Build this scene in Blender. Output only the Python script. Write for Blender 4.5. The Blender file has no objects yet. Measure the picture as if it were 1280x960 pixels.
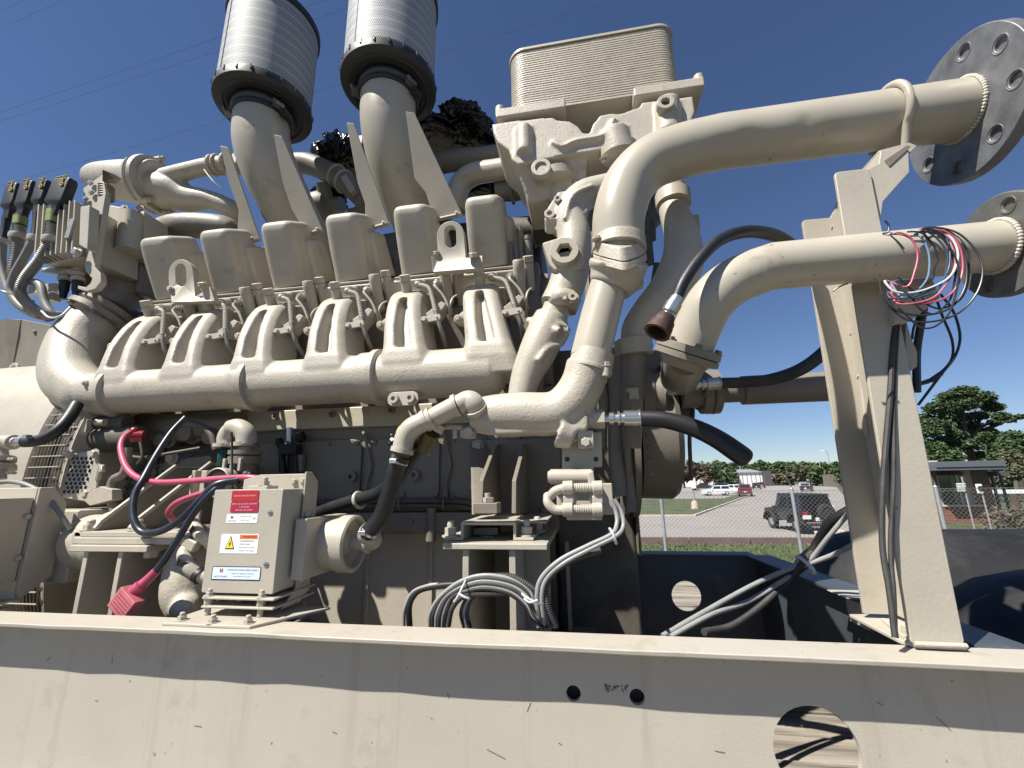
import bpy, bmesh, math, random
from mathutils import Vector, Matrix, noise
V = Vector
rnd = random.Random(7)
R = math.radians
scn = bpy.context.scene
col = scn.collection

# ------------------------------------------------------------------ camera, sky, sun, exposure
H = 2.65                                   # height of the camera above the ground
FPX, YAW, PIT, ROL = 534.0, R(9.3), R(13.0), R(-1.0)
fw = V((-math.sin(YAW)*math.cos(PIT), math.cos(YAW)*math.cos(PIT), math.sin(PIT)))
r0 = V((math.cos(YAW), math.sin(YAW), 0)); u0 = r0.cross(fw)
rt = r0*math.cos(ROL) + u0*math.sin(ROL)
up = -r0*math.sin(ROL) + u0*math.cos(ROL)
cam = bpy.data.cameras.new('camera'); camo = bpy.data.objects.new('camera', cam); col.objects.link(camo)
cam.sensor_width = 36.0; cam.lens = FPX*36.0/1280.0; cam.clip_start = 0.05; cam.clip_end = 5000
M = Matrix((rt, up, -fw)).transposed().to_4x4()
camo.matrix_world = M
scn.camera = camo

SUN = V((-1.05, -1.02, 2.0)).normalized()   # direction towards the sun
world = bpy.data.worlds.new('World'); scn.world = world; world.use_nodes = True
wn = world.node_tree; wn.nodes.clear()
sky = wn.nodes.new('ShaderNodeTexSky'); sky.sky_type = 'NISHITA'; sky.sun_disc = False
sky.sun_elevation = math.asin(SUN.z); sky.sun_rotation = math.atan2(SUN.x, SUN.y)
sky.altitude = 200; sky.air_density = 1.0; sky.dust_density = 0.0; sky.ozone_density = 1.6
bg = wn.nodes.new('ShaderNodeBackground'); bg.inputs[1].default_value = 0.05
wo = wn.nodes.new('ShaderNodeOutputWorld')
tint = wn.nodes.new('ShaderNodeMix'); tint.data_type = 'RGBA'; tint.blend_type = 'MULTIPLY'; tint.inputs[0].default_value = 1.0
tint.inputs[7].default_value = (.82, .895, 1.10, 1)          # sky tint: bluer than the model's, with lower ambient
wn.links.new(sky.outputs[0], tint.inputs[6]); wn.links.new(tint.outputs[2], bg.inputs[0]); wn.links.new(bg.outputs[0], wo.inputs[0])
sl = bpy.data.lights.new('sun', 'SUN'); sl.energy = 5.0; sl.angle = R(0.5); sl.color = (1.0, 0.95, 0.86)
so = bpy.data.objects.new('sun', sl); col.objects.link(so)
so.rotation_mode = 'QUATERNION'; so.rotation_quaternion = SUN.to_track_quat('Z', 'Y')
scn.view_settings.view_transform = 'Standard'; scn.view_settings.look = 'None'
scn.view_settings.exposure = 0.85; scn.view_settings.gamma = 1.0

# ------------------------------------------------------------------ helpers
def ray(x, y): return fw*FPX + rt*(x-640) - up*(y-480)
def A(x, y, Y): d = ray(x, y); return d*(Y/d.y)
def AZ(x, y, Z): d = ray(x, y); return d*(Z/d.z)
def AX(x, y, X): d = ray(x, y); return d*(X/d.x)
def spx(x, y, Y): return A(x, y, Y).dot(fw)/FPX      # metres per pixel at that point
GZ = -H

def frame(d, hint=None):
    d = V(d).normalized()
    h = V(hint) if hint is not None else (V((0,0,1)) if abs(d.z) < .9 else V((1,0,0)))
    x = h.cross(d).normalized(); y = d.cross(x)
    return x, y, d
def catmull(P, n):
    out = []
    for i in range(len(P)-1):
        p0 = P[i-1] if i else P[0]*2-P[1]; p1 = P[i]; p2 = P[i+1]
        p3 = P[i+2] if i+2 < len(P) else P[-1]*2-P[-2]
        for k in range(n):
            t = k/n
            out.append(.5*((2*p1)+(p2-p0)*t+(2*p0-5*p1+4*p2-p3)*t*t+(3*p1-p0-3*p2+p3)*t*t*t))
    out.append(P[-1]); return out

class G:
    def __init__(s): s.v = []; s.f = []; s.m = []; s.cm = 0
    def add(s, vs, fs):
        b = len(s.v); s.v += [V(p) for p in vs]
        for f in fs: s.f.append([b+i for i in f]); s.m.append(s.cm)
        return s
    def box(s, c, size, rot=None, taper=1.0):
        hx, hy, hz = [a/2 for a in size]; vs = []
        for z in (-hz, hz):
            t = taper if z > 0 else 1
            for x, y in ((-hx,-hy),(hx,-hy),(hx,hy),(-hx,hy)): vs.append(V((x*t, y*t, z)))
        if rot is not None: vs = [rot @ p for p in vs]
        return s.add([V(c)+p for p in vs], [(3,2,1,0),(4,5,6,7),(0,1,5,4),(1,2,6,5),(2,3,7,6),(3,0,4,7)])
    def bb(s, a, b):
        a = V(a); b = V(b); lo = V([min(a[i], b[i]) for i in range(3)]); hi = V([max(a[i], b[i]) for i in range(3)])
        return s.box((lo+hi)/2, hi-lo)
    def rings(s, rings, closed_ends=True, loop=False):
        n = len(rings[0]); b = len(s.v)
        for r in rings: s.v += [V(p) for p in r]
        m = len(rings)
        for i in range(m if loop else m-1):
            j = (i+1) % m
            for k in range(n):
                s.f.append([b+i*n+k, b+i*n+(k+1)%n, b+j*n+(k+1)%n, b+j*n+k]); s.m.append(s.cm)
        if closed_ends and not loop:
            s.f.append([b+k for k in reversed(range(n))]); s.m.append(s.cm)
            s.f.append([b+(m-1)*n+k for k in range(n)]); s.m.append(s.cm)
        return s
    def cyl(s, p0, p1, r0, r1=None, n=20, rot=0, cap=True):
        r1 = r0 if r1 is None else r1; p0 = V(p0); p1 = V(p1)
        x, y, d = frame(p1-p0)
        rs = []
        for p, r in ((p0, r0), (p1, r1)):
            rs.append([p + x*r*math.cos(2*math.pi*k/n+rot) + y*r*math.sin(2*math.pi*k/n+rot) for k in range(n)])
        return s.rings(rs, cap)
    def lathe(s, p, d, prof, n=28, cap=True, hint=None):
        x, y, d = frame(d, hint); p = V(p)
        return s.rings([[p + d*h + (x*math.cos(2*math.pi*k/n)+y*math.sin(2*math.pi*k/n))*r for k in range(n)] for h, r in prof], cap)
    def tube(s, pts, r, n=12, sm=6, cap=True, hint=None):
        pts = [V(p) for p in pts]
        rr = list(r) if isinstance(r, (list, tuple)) else [r]*len(pts)
        if sm > 1:
            P = catmull(pts, sm); q = [V((a, 0, 0)) for a in rr]; rr = [max(a.x, .0005) for a in catmull(q, sm)]
        else: P = pts
        T = []
        for i in range(len(P)):
            a = P[max(i-1, 0)]; b = P[min(i+1, len(P)-1)]; t = (b-a)
            T.append(t.normalized() if t.length > 1e-9 else V((1,0,0)))
        x, y, _ = frame(T[0], hint); rs = []
        for i in range(len(P)):
            if i:
                x = (x - T[i]*x.dot(T[i])); x.normalize(); y = T[i].cross(x)
            rs.append([P[i] + (x*math.cos(2*math.pi*k/n)+y*math.sin(2*math.pi*k/n))*rr[i] for k in range(n)])
        return s.rings(rs, cap)
    def prism(s, poly, ext):
        poly = [V(p) for p in poly]; ext = V(ext); n = len(poly)
        nrm = V((0,0,0))
        for i in range(n): nrm += poly[i].cross(poly[(i+1) % n])
        if nrm.dot(ext) > 0: poly = poly[::-1]
        vs = poly + [p+ext for p in poly]
        fs = [list(range(n)), [n+i for i in reversed(range(n))]]
        for i in range(n):
            j = (i+1) % n; fs.append([j, i, n+i, n+j])
        return s.add(vs, fs)
    def ring(s, p, d, ro, ri, h, n=28):   # washer
        x, y, d = frame(d); p = V(p); rs = []
        for rad, hh in ((ro, 0), (ro, h), (ri, h), (ri, 0)):
            rs.append([p + d*hh + (x*math.cos(2*math.pi*k/n)+y*math.sin(2*math.pi*k/n))*rad for k in range(n)])
        return s.rings(rs, loop=True)
    def torus(s, p, d, Rr, r, n=28, m=8, a0=0, a1=2*math.pi):
        x, y, d = frame(d); p = V(p); full = abs(a1-a0) > 6.28
        cnt = n if full else n+1; rs = []
        for k in range(cnt):
            a = a0+(a1-a0)*k/n; e = x*math.cos(a)+y*math.sin(a)
            rs.append([p + e*(Rr + r*math.cos(2*math.pi*j/m)) + d*r*math.sin(2*math.pi*j/m) for j in range(m)])
        return s.rings(rs, True, loop=full)
    def sph(s, c, r, n=12, sc=(1,1,1)):
        c = V(c); m = n//2+1; rs = []
        for i in range(1, m-1+1):
            th = math.pi*i/(m+0); 
            rs.append([c + V((sc[0]*r*math.sin(th)*math.cos(2*math.pi*k/n), sc[1]*r*math.sin(th)*math.sin(2*math.pi*k/n), -sc[2]*r*math.cos(th))) for k in range(n)])
        return s.rings(rs, True)
    def hexh(s, p, d, r, h):
        d = V(d).normalized(); p = V(p)
        s.cyl(p, p+d*h*.12, r*1.25, n=14); return s.cyl(p+d*h*.12, p+d*h, r, n=6)

def rbox_pts(w, h, r, n=5):      # rounded rectangle outline (x, y)
    out = []
    for cx, cy, a in ((w/2-r, h/2-r, 0), (-w/2+r, h/2-r, 90), (-w/2+r, -h/2+r, 180), (w/2-r, -h/2+r, 270)):
        for k in range(n+1):
            t = R(a+90*k/n); out.append((cx+r*math.cos(t), cy+r*math.sin(t)))
    return out

def mkmesh(g, name, mats, off, sharp=38):
    me = bpy.data.meshes.new(name)
    me.from_pydata([p-off for p in g.v], [], g.f)
    for m in (mats if isinstance(mats, (list, tuple)) else [mats]): me.materials.append(m)
    for i, p in enumerate(me.polygons): p.material_index = g.m[i]
    me.validate()
    bm = bmesh.new(); bm.from_mesh(me)
    bmesh.ops.recalc_face_normals(bm, faces=bm.faces)
    ca = R(sharp)
    for f in bm.faces: f.smooth = True
    for e in bm.edges:
        if len(e.link_faces) == 2:
            a_ = e.calc_face_angle(0); e.smooth = a_ < ca
            if a_ > .12 and max(len(e.link_faces[0].verts), len(e.link_faces[1].verts)) > 6: e.smooth = False   # flat caps stay flat
    bm.to_mesh(me); bm.free()
    return me

def rootloc(p):
    while p.parent: p = p.parent
    return V(p['_l'])
def thing(name, label, cat, loc, group=None):
    o = bpy.data.objects.new(name, None); col.objects.link(o); o.empty_display_size = .1
    o.location = V(loc); o['_l'] = list(loc); o['label'] = label; o['category'] = cat
    if group: o['group'] = group
    return o
def O(name, g, mat, parent=None, bev=0, label=None, cat=None, group=None, kind=None, vox=0, sm=4, loc=None, sharp=38, seg=2):
    """one mesh object; a child gets coordinates relative to its thing's base"""
    if parent is not None: off = rootloc(parent)
    elif loc is not None: off = V(loc)
    elif g.v:
        lo = [min(p[i] for p in g.v) for i in range(3)]; hi = [max(p[i] for p in g.v) for i in range(3)]
        off = V(((lo[0]+hi[0])/2, (lo[1]+hi[1])/2, lo[2]))
    else: off = V((0,0,0))
    o = bpy.data.objects.new(name, mkmesh(g, name, mat, off, 180 if vox else sharp)); col.objects.link(o)
    if parent is not None: o.parent = parent
    else: o.location = off; o['_l'] = list(off)
    if label: o['label'] = label
    if cat: o['category'] = cat
    if group: o['group'] = group
    if kind: o['kind'] = kind
    if vox:
        m = o.modifiers.new('remesh', 'REMESH'); m.mode = 'VOXEL'; m.voxel_size = vox; m.use_smooth_shade = True
        m = o.modifiers.new('smooth', 'SMOOTH'); m.factor = .5; m.iterations = sm
    elif bev:
        m = o.modifiers.new('bevel', 'BEVEL'); m.width = bev; m.segments = seg; m.limit_method = 'ANGLE'; m.angle_limit = R(40)
        m.harden_normals = True
    return o

_shared = {}
def unit(key, build, mat):
    k = (key, mat.name)
    if k not in _shared:
        g = G(); build(g); _shared[k] = mkmesh(g, key, mat, V((0,0,0)))
    return _shared[k]
def place(name, me, parent, p, d=(0,0,1), s=1.0, spin=0.0):
    x, y, z = frame(d)
    m = Matrix((x, y, z)).transposed().to_4x4() @ Matrix.Rotation(spin, 4, 'Z')
    o = bpy.data.objects.new(name, me); col.objects.link(o)
    sc = V((s, s, s)) if not hasattr(s, '__len__') else V(s)
    o.parent = parent
    o.matrix_local = Matrix.Translation(V(p)-rootloc(parent)) @ m @ Matrix.Diagonal((*sc, 1))
    return o
def _bolt(g):
    g.cyl((0,0,0), (0,0,.12), 1.35, n=16); g.lathe((0,0,.12), (0,0,1), [(0,1.0),(.75,1.0),(.9,.82)], n=6)
def _nut(g):
    g.cyl((0,0,0), (0,0,.15), 1.5, n=16); g.cyl((0,0,.15), (0,0,.95), 1.0, n=6); g.lathe((0,0,.95), (0,0,1), [(0,.58),(.7,.58),(.85,.45)], n=12)
def _plug(g):
    g.ring((0,0,0), (0,0,1), 1.0, .45, .9, n=16); g.cyl((0,0,0), (0,0,.3), .46, n=8)
def bolt(parent, p, d=(0,-1,0), r=.012, mat=None, spin=0): return place('bolt', unit('bolt', _bolt, mat or PAINT), parent, p, d, r, spin)
def nut(parent, p, d=(0,0,1), r=.014, mat=None, spin=0): return place('nut', unit('nut', _nut, mat or PAINT), parent, p, d, r, spin)
def plug(parent, p, d=(0,-1,0), r=.014, mat=None): return place('plug', unit('plug', _plug, mat or PAINT), parent, p, d, r)
def corr(pts, r, pitch=.007, depth=.14, sm=10, n=10):
    P = catmull([V(p) for p in pts], sm); L = [0]
    for a, b in zip(P, P[1:]): L.append(L[-1]+(b-a).length)
    cnt = max(4, int(L[-1]/pitch)); Q = []; rr = []; j = 0
    for i in range(cnt+1):
        for q in (0, .5):
            t = (i+q)/(cnt+.5)*L[-1]
            while j < len(L)-2 and L[j+1] < t: j += 1
            f = (t-L[j])/max(1e-9, L[j+1]-L[j]); Q.append(P[j].lerp(P[j+1], min(1, f))); rr.append(r*(1-depth) if q else r)
    return Q, rr

# ------------------------------------------------------------------ materials
def mat(name, c, rough=.5, metal=0, bump=0, bscale=60, var=0, vscale=4, dirt=None, dscale=6, dth=.6, spec=.5, coat=0, chips=None, rvar=0, streak=None, rust=None, edge=None):
    m = bpy.data.materials.new(name); m.use_nodes = True; nt = m.node_tree; N = nt.nodes; L = nt.links
    b = N['Principled BSDF']; b.inputs['Roughness'].default_value = rough; b.inputs['Metallic'].default_value = metal
    b.inputs['Base Color'].default_value = (*c, 1); b.inputs['Specular IOR Level'].default_value = spec
    b.inputs['Coat Weight'].default_value = coat
    tc = N.new('ShaderNodeTexCoord'); src = None
    def nz(scale, det=5, rgh=.6, vec=None):
        n = N.new('ShaderNodeTexNoise'); n.inputs['Scale'].default_value = scale; n.inputs['Detail'].default_value = det
        n.inputs['Roughness'].default_value = rgh; L.new(vec or tc.outputs['Object'], n.inputs['Vector']); return n
    def ramp(a, b_, inp):
        r = N.new('ShaderNodeMapRange'); r.inputs['From Min'].default_value = a; r.inputs['From Max'].default_value = b_; L.new(inp, r.inputs['Value']); return r.outputs[0]
    def mix(fac, a, b_):
        x = N.new('ShaderNodeMix'); x.data_type = 'RGBA'; L.new(fac, x.inputs['Factor'])
        if hasattr(a, 'is_output'): L.new(a, x.inputs[6])
        else: x.inputs[6].default_value = (*a, 1)
        if hasattr(b_, 'is_output'): L.new(b_, x.inputs[7])
        else: x.inputs[7].default_value = (*b_, 1)
        return x.outputs[2]
    cur = c
    if var:
        n = nz(vscale); cur = mix(ramp(.3, .7, n.outputs['Fac']), tuple(max(0, k*(1-var)) for k in c), tuple(k*(1+var) for k in c))
    if dirt:
        n = nz(dscale, 8, .7); cur = mix(ramp(dth, dth+.18, n.outputs['Fac']), cur, dirt)
    if streak:
        mp = N.new('ShaderNodeMapping'); mp.inputs['Scale'].default_value = (7, 7, .35); L.new(tc.outputs['Object'], mp.inputs[0])
        n = nz(2.2, 6, .65, mp.outputs[0]); cur = mix(ramp(.56, .82, n.outputs['Fac']), cur, streak)
    if rust:        # (colour, scale, threshold): soft stains
        n = nz(rust[1], 7, .72); cur = mix(ramp(rust[2], rust[2]+.10, n.outputs['Fac']), cur, rust[0])
    if edge:        # paint knocked off exposed edges, in broken patches
        ge = N.new('ShaderNodeNewGeometry'); n = nz(26, 4, .6)
        mu = N.new('ShaderNodeMath'); mu.operation = 'MULTIPLY'; L.new(ramp(.535, .56, ge.outputs['Pointiness']), mu.inputs[0]); L.new(ramp(.57, .62, n.outputs['Fac']), mu.inputs[1])
        cur = mix(mu.outputs[0], cur, edge)
    if chips:
        n = nz(chips[1], 3, .5); n2 = nz(chips[1]*.11, 3, .5)
        mu = N.new('ShaderNodeMath'); mu.operation = 'MULTIPLY'; L.new(ramp(chips[2], chips[2]+.02, n.outputs['Fac']), mu.inputs[0]); L.new(ramp(.5, .62, n2.outputs['Fac']), mu.inputs[1])
        cur = mix(mu.outputs[0], cur, chips[0])
    if cur is not c: L.new(cur, b.inputs['Base Color'])
    if rvar:
        n = nz(vscale*2); r = N.new('ShaderNodeMapRange'); r.inputs['To Min'].default_value = rough-rvar; r.inputs['To Max'].default_value = rough+rvar
        L.new(n.outputs['Fac'], r.inputs['Value']); L.new(r.outputs[0], b.inputs['Roughness'])
    if bump:
        n = nz(bscale, 4, .6); bp = N.new('ShaderNodeBump'); bp.inputs['Strength'].default_value = bump; bp.inputs['Distance'].default_value = .004
        L.new(n.outputs['Fac'], bp.inputs['Height']); L.new(bp.outputs[0], b.inputs['Normal'])
    return m
BE = (.405, .370, .306)
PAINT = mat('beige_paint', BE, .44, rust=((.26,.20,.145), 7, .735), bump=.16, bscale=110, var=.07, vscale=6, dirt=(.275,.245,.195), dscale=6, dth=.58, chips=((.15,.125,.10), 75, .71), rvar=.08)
CAST = mat('beige_cast_iron', BE, .44, rust=((.25,.20,.15), 8, .72), bump=.45, bscale=140, var=.07, vscale=9, dirt=(.27,.24,.19), dscale=8, dth=.57, rvar=.1, chips=((.2,.17,.13), 55, .72))
PIPE = mat('beige_pipe_paint', (.40,.366,.300), .33, rust=((.20,.16,.115), 8, .70), bump=.06, bscale=60, var=.05, vscale=4, dirt=(.26,.225,.17), dscale=7, dth=.57, chips=((.10,.075,.055), 62, .69), rvar=.08)
RAIL = mat('beige_frame_paint', (.415,.382,.325), .5, rust=((.29,.25,.195), 6, .70), bump=.12, bscale=260, var=.06, vscale=2.5, dirt=(.325,.295,.24), dscale=5, dth=.57, chips=((.19,.165,.13), 62, .69), streak=(.31,.28,.225), rvar=.05)
SHADEP = mat('shaded_grimy_beige', (.185,.165,.135), .5, bump=.2, bscale=90, var=.12, vscale=4, dirt=(.16,.14,.11), dscale=5, dth=.55)  # beige paint with shade put into its colour, plus some grime
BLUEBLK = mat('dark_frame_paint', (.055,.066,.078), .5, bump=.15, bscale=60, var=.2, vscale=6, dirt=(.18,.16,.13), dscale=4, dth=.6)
GALV = mat('galvanised_steel', (.20,.205,.215), .45, metal=.4, bump=.25, bscale=30, var=.35, vscale=12, dirt=(.15,.14,.125), dscale=14, dth=.57, rvar=.15)
GALV2 = mat('stained_steel', (.15,.152,.145), .5, metal=.3, bump=.2, bscale=40, var=.3, vscale=14, dirt=(.10,.09,.06), dscale=18, dth=.54)
ZINC = mat('zinc_plated_steel', (.55,.56,.55), .28, metal=.9, var=.1, vscale=30)
BOLTST = mat('shiny_bolt', (.6,.58,.53), .3, metal=.8, var=.1)
RUBBER = mat('black_rubber', (.010,.0105,.012), .5, bump=.15, bscale=200, var=.3, vscale=20)
HOSE = mat('black_hose', (.011,.012,.014), .46, bump=.1, bscale=260, var=.3, vscale=12, rvar=.1)
DUSTYH = mat('dusty_hose', (.038,.037,.036), .6, bump=.2, bscale=200, var=.4, vscale=20)
PLAST = mat('black_plastic', (.012,.012,.014), .5, bump=.1)
CONDU = mat('grey_conduit', (.20,.195,.18), .5, bump=.15, bscale=150, var=.12, vscale=20, dirt=(.15,.14,.12), dscale=20, dth=.58)
CABG = mat('light_grey_cable', (.27,.27,.265), .4, var=.12, vscale=25, bump=.05)
CABB = mat('black_cable', (.02,.022,.026), .38, var=.3, vscale=20)
CABBL = mat('dark_blue_cable', (.016,.02,.032), .35, var=.3, vscale=20)
PINK = mat('faded_red_cable', (.40,.065,.12), .42, var=.15, vscale=14, bump=.05)
PINKP = mat('faded_pink_plug', (.46,.13,.155), .5, var=.1, vscale=40, bump=.1)
REDL = mat('red_label', (.42,.022,.032), .38, var=.05)
REDL2 = mat('crimson_label', (.36,.02,.055), .38, var=.05)
WHL = mat('white_label', (.78,.79,.80), .4, var=.02)
BLUL = mat('pale_blue_label', (.62,.70,.84), .35)
BLKL = mat('label_black', (.02,.02,.02), .4)
YEL = mat('label_yellow', (.85,.66,.03), .4)
ORG = mat('label_orange', (.75,.16,.04), .4)
PINKT = mat('pale_lettering', (.80,.45,.48), .5)
GREEN = mat('green_tape', (.20,.24,.06), .5, var=.25, vscale=60)
YTAG = mat('yellow_clip', (.55,.42,.13), .4)
RUST = mat('rusty_coupling', (.065,.036,.028), .6, metal=.3, bump=.3, bscale=120, var=.35, vscale=40)
OLIVE = mat('olive_fitting', (.09,.075,.03), .5, metal=.3, var=.3, vscale=40)
BAG = mat('black_bin_bag', (.004,.004,.005), .22, bump=.35, bscale=30, spec=.4)
TANK = mat('black_tank', (.008,.008,.009), .62, bump=.2, bscale=8, var=.4, vscale=3, dirt=(.035,.034,.034), dscale=2.0, dth=.5)
DARK = mat('shadowed_machinery', (.085,.076,.062), .6, bump=.3, bscale=60, var=.3, vscale=8)  # shade deep in the machinery is put into this colour
BUNG = mat('bottle_green', (.01,.05,.035), .2)
WHITEW = mat('white_wire', (.50,.52,.54), .4)
WELD = mat('painted_weld', (.46,.42,.35), .4, bump=.5, bscale=120)
GLASSD = mat('dark_glass', (.02,.025,.03), .08, spec=.8)
# ================================================================== SKID FRAME
skid = thing('skid_frame', 'long beige steel skid frame with flanged front rail under the whole engine', 'frame', (0, 1.1, -.79))
ZT = -.355
# front rail web with holes: built as strips round the cut-outs (bmesh outline extruded)
def plate_with_holes(g, x0, x1, z0, z1, y0, th, holes, n=32):
    """plate in the XZ plane with round through-holes (cx, cz, r)"""
    me = bmesh.new(); vs = []; es = []
    def loop(pts):
        vv = [me.verts.new((p[0], 0, p[1])) for p in pts]
        for i in range(len(vv)): es.append(me.edges.new((vv[i], vv[(i+1) % len(vv)])))
    loop([(x0, z0), (x1, z0), (x1, z1), (x0, z1)])
    for cx, cz, r in holes: loop([(cx+r*math.cos(2*math.pi*k/n), cz+r*math.sin(2*math.pi*k/n)) for k in range(n)])
    bmesh.ops.triangle_fill(me, edges=es, use_beauty=True)
    base = len(g.v); me.verts.index_update(); me.verts.ensure_lookup_table()
    nv = len(me.verts)
    for yy in (y0, y0+th): g.v += [V((v.co.x, yy, v.co.z)) for v in me.verts]
    for f in me.faces:
        idx = [v.index for v in f.verts]
        g.f.append([base+i for i in idx]); g.m.append(g.cm); g.f.append([base+nv+i for i in reversed(idx)]); g.m.append(g.cm)
    for e in me.edges:
        if len(e.link_faces) == 1:
            a, b = e.verts[0].index, e.verts[1].index
            g.f.append([base+a, base+b, base+nv+b, base+nv+a]); g.m.append(g.cm)
    me.free()
h1 = A(717, 865, 1.125); h2 = A(796, 869.5, 1.125); h3 = A(1019, 937, 1.125)
g = G(); plate_with_holes(g, -4.2, 1.9, -.78, -.3665, 1.118, .012, [(h1.x, h1.z, .0165), (h2.x, h2.z, .0165), (h3.x, h3.z, .083)])
O('rail_web', g, RAIL, skid)
g = G(); g.bb((h1.x-.06, 1.16, -.60), (h2.x+.05, 1.166, -.40)); O('hole_light_blocker', g, DARK, skid)  # added plate that keeps the two small rail holes dark
g = G(); P_ = []; rr_ = random.Random(3)
N_ = 60
for k in range(N_+1):       # top flange with a slightly battered front edge
    x = -4.2+6.1*k/N_; dz = .0012*math.sin(x*5.1)+.001*rr_.uniform(-1, 1); dy = .0015*rr_.uniform(-1, 1)
    P_.append([V((x, 1.052+dy, -.3665+dz*.5)), V((x, 1.150, -.3665)), V((x, 1.150, -.355)), V((x, 1.050+dy, -.355+dz))])
g.rings(P_); O('top_flange', g, RAIL, skid, bev=.003)
g = G(); g.bb((-4.2, 1.05, -.792), (1.9, 1.15, -.78)); O('bottom_flange', g, RAIL, skid, bev=.003)
# scratches / weld residue between the two small holes
g = G(); rr_ = random.Random(5)
# far rail, cross members
c1 = A(858, 745, 2.335)
g = G(); hs = [(c1.x, c1.z, .068)]
for px, py in ((747, 725), (778, 724), (748, 763), (779, 763)):
    p = A(px, py, 2.335); hs.append((p.x, p.z, .0125))
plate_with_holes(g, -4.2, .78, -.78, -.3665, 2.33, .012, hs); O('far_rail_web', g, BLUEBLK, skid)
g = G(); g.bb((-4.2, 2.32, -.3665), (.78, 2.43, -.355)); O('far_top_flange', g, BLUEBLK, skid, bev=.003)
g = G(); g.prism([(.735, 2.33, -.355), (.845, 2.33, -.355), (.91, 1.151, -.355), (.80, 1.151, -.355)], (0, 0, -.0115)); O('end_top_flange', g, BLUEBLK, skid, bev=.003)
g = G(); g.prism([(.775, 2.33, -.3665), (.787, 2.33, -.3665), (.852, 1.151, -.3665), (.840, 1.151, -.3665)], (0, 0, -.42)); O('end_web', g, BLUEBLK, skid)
p = A(1056, 748, 1.6)
g = G(); g.prism([(.745, 1.52, -.353), (.86, 1.52, -.353), (.855, 1.62, -.353), (.74, 1.62, -.353)], (0, 0, .004)); g.box((.79, 1.56, -.40), (.012, .10, .07)); O('end_clip_plate', g, RAIL, skid, bev=.002)
for x in (-2.6, -1.3, -.05):
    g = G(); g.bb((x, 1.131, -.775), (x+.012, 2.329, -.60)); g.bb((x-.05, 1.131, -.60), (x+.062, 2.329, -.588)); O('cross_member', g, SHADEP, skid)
# stamped scribble between holes
g = G(); rr_ = random.Random(11); c0 = A(770, 861, 1.1165)
for k in range(34):
    x = c0.x + rr_.uniform(-.026, .026); z = c0.z + rr_.uniform(-.007, .007); L_ = rr_.uniform(.002, .006); a = rr_.uniform(0, 3.1)
    g.box((x, 1.1172, z), (L_, .0012, .0013), Matrix.Rotation(a, 3, 'Y'))
O('scratch_mark', g, BLKL, skid)
g = G(); rr_ = random.Random(23); SCR = mat('bare_scratch', (.13,.115,.095), .6)
for (px, py, L_, an) in ((247, 908, .022, .05), (418, 916, .012, .25), (620, 943, .045, .35), (661, 884, .02, -1.1), (700, 930, .008, .4), (1180, 905, .03, .8), (120, 876, .01, .2), (560, 870, .012, 1.2), (900, 940, .02, .1), (60, 824, .016, -.9), (1100, 880, .012, .5)):
    p = A(px, py, 1.1165); g.box((p.x, 1.1174, p.z), (L_, .0008, .0011), Matrix.Rotation(an, 3, 'Y'))
for k in range(8):
    p = A(rr_.uniform(0, 1280), rr_.uniform(835, 958), 1.1165); g.box((p.x, 1.1175, p.z), (rr_.uniform(.001, .006), .0006, rr_.uniform(.0006, .0016)), Matrix.Rotation(rr_.uniform(0, 3), 3, 'Y'))
o = O('paint_scratches', g, SCR, skid); o['kind'] = 'stuff'

# deck of the trailer under the skid: planks
deck = thing('trailer_deck', 'weathered grey timber trailer deck seen through the round holes of the skid rails', 'trailer', (0, 2.6, -1.0))
WOOD = mat('weathered_wood', (.27,.24,.20), .85, bump=.8, bscale=70, var=.3, vscale=7, dirt=(.09,.075,.06), dscale=12, dth=.46, streak=(.16,.135,.105))
nt = WOOD.node_tree
for n in nt.nodes:
    if n.type == 'TEX_NOISE':
        mp = nt.nodes.new('ShaderNodeMapping'); mp.inputs['Scale'].default_value = (.12, 1.6, 1.2)
        for l in list(nt.links):
            if l.to_node == n and l.to_socket.name == 'Vector': s_ = l.from_socket; nt.links.remove(l); nt.links.new(s_, mp.inputs[0]); nt.links.new(mp.outputs[0], n.inputs['Vector'])
y = .3
while y < 6.6:
    w = .135 + .02*rnd.random(); g = G(); dz = rnd.uniform(-.006, .006)-(.0 if y < 2.1 else .22)
    g.bb((-4.4, y, -.85+dz), (2.2, y+w-.012, -.80+dz)); O('plank', g, WOOD, deck, bev=.003); y += w
g = G(); g.bb((-4.3, .4, -1.05), (2.1, .5, -.862)); g.bb((-4.3, 4.6, -1.2), (2.1, 4.7, -1.08)); O('deck_beam', g, DARK, deck)

# ================================================================== ENGINE
eng = thing('diesel_engine', 'large beige twelve cylinder diesel engine filling the frame on its skid', 'engine', (-1.2, 2.1, -.75))
S30, C30 = math.sin(R(30)), math.cos(R(30))
AXH = V((0, -S30, C30))           # cylinder axis of the near bank (up and towards the camera)
OUT = V((0, -C30, -S30))          # outward normal of the bank
XX = V((1, 0, 0))
PITCH = .341
YB = 1.86                          # block side plane
# crankcase
g = G(); g.bb((-2.55, YB, -.12), (-.10, 2.9, .42)); g.prism([(-2.5, YB+.03, .42), (-2.5, 1.80, .80), (-2.5, 1.92, 1.0), (-2.5, 2.30, .80), (-2.5, 2.7, 1.0), (-2.5, 2.9, .42)], (2.38, 0, 0))
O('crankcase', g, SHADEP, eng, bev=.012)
g = G(); g.bb((-2.5, YB-.035, .262), (-.14, YB-.001, .36)); O('upper_block_rail', g, PAINT, eng, bev=.008)
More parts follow.
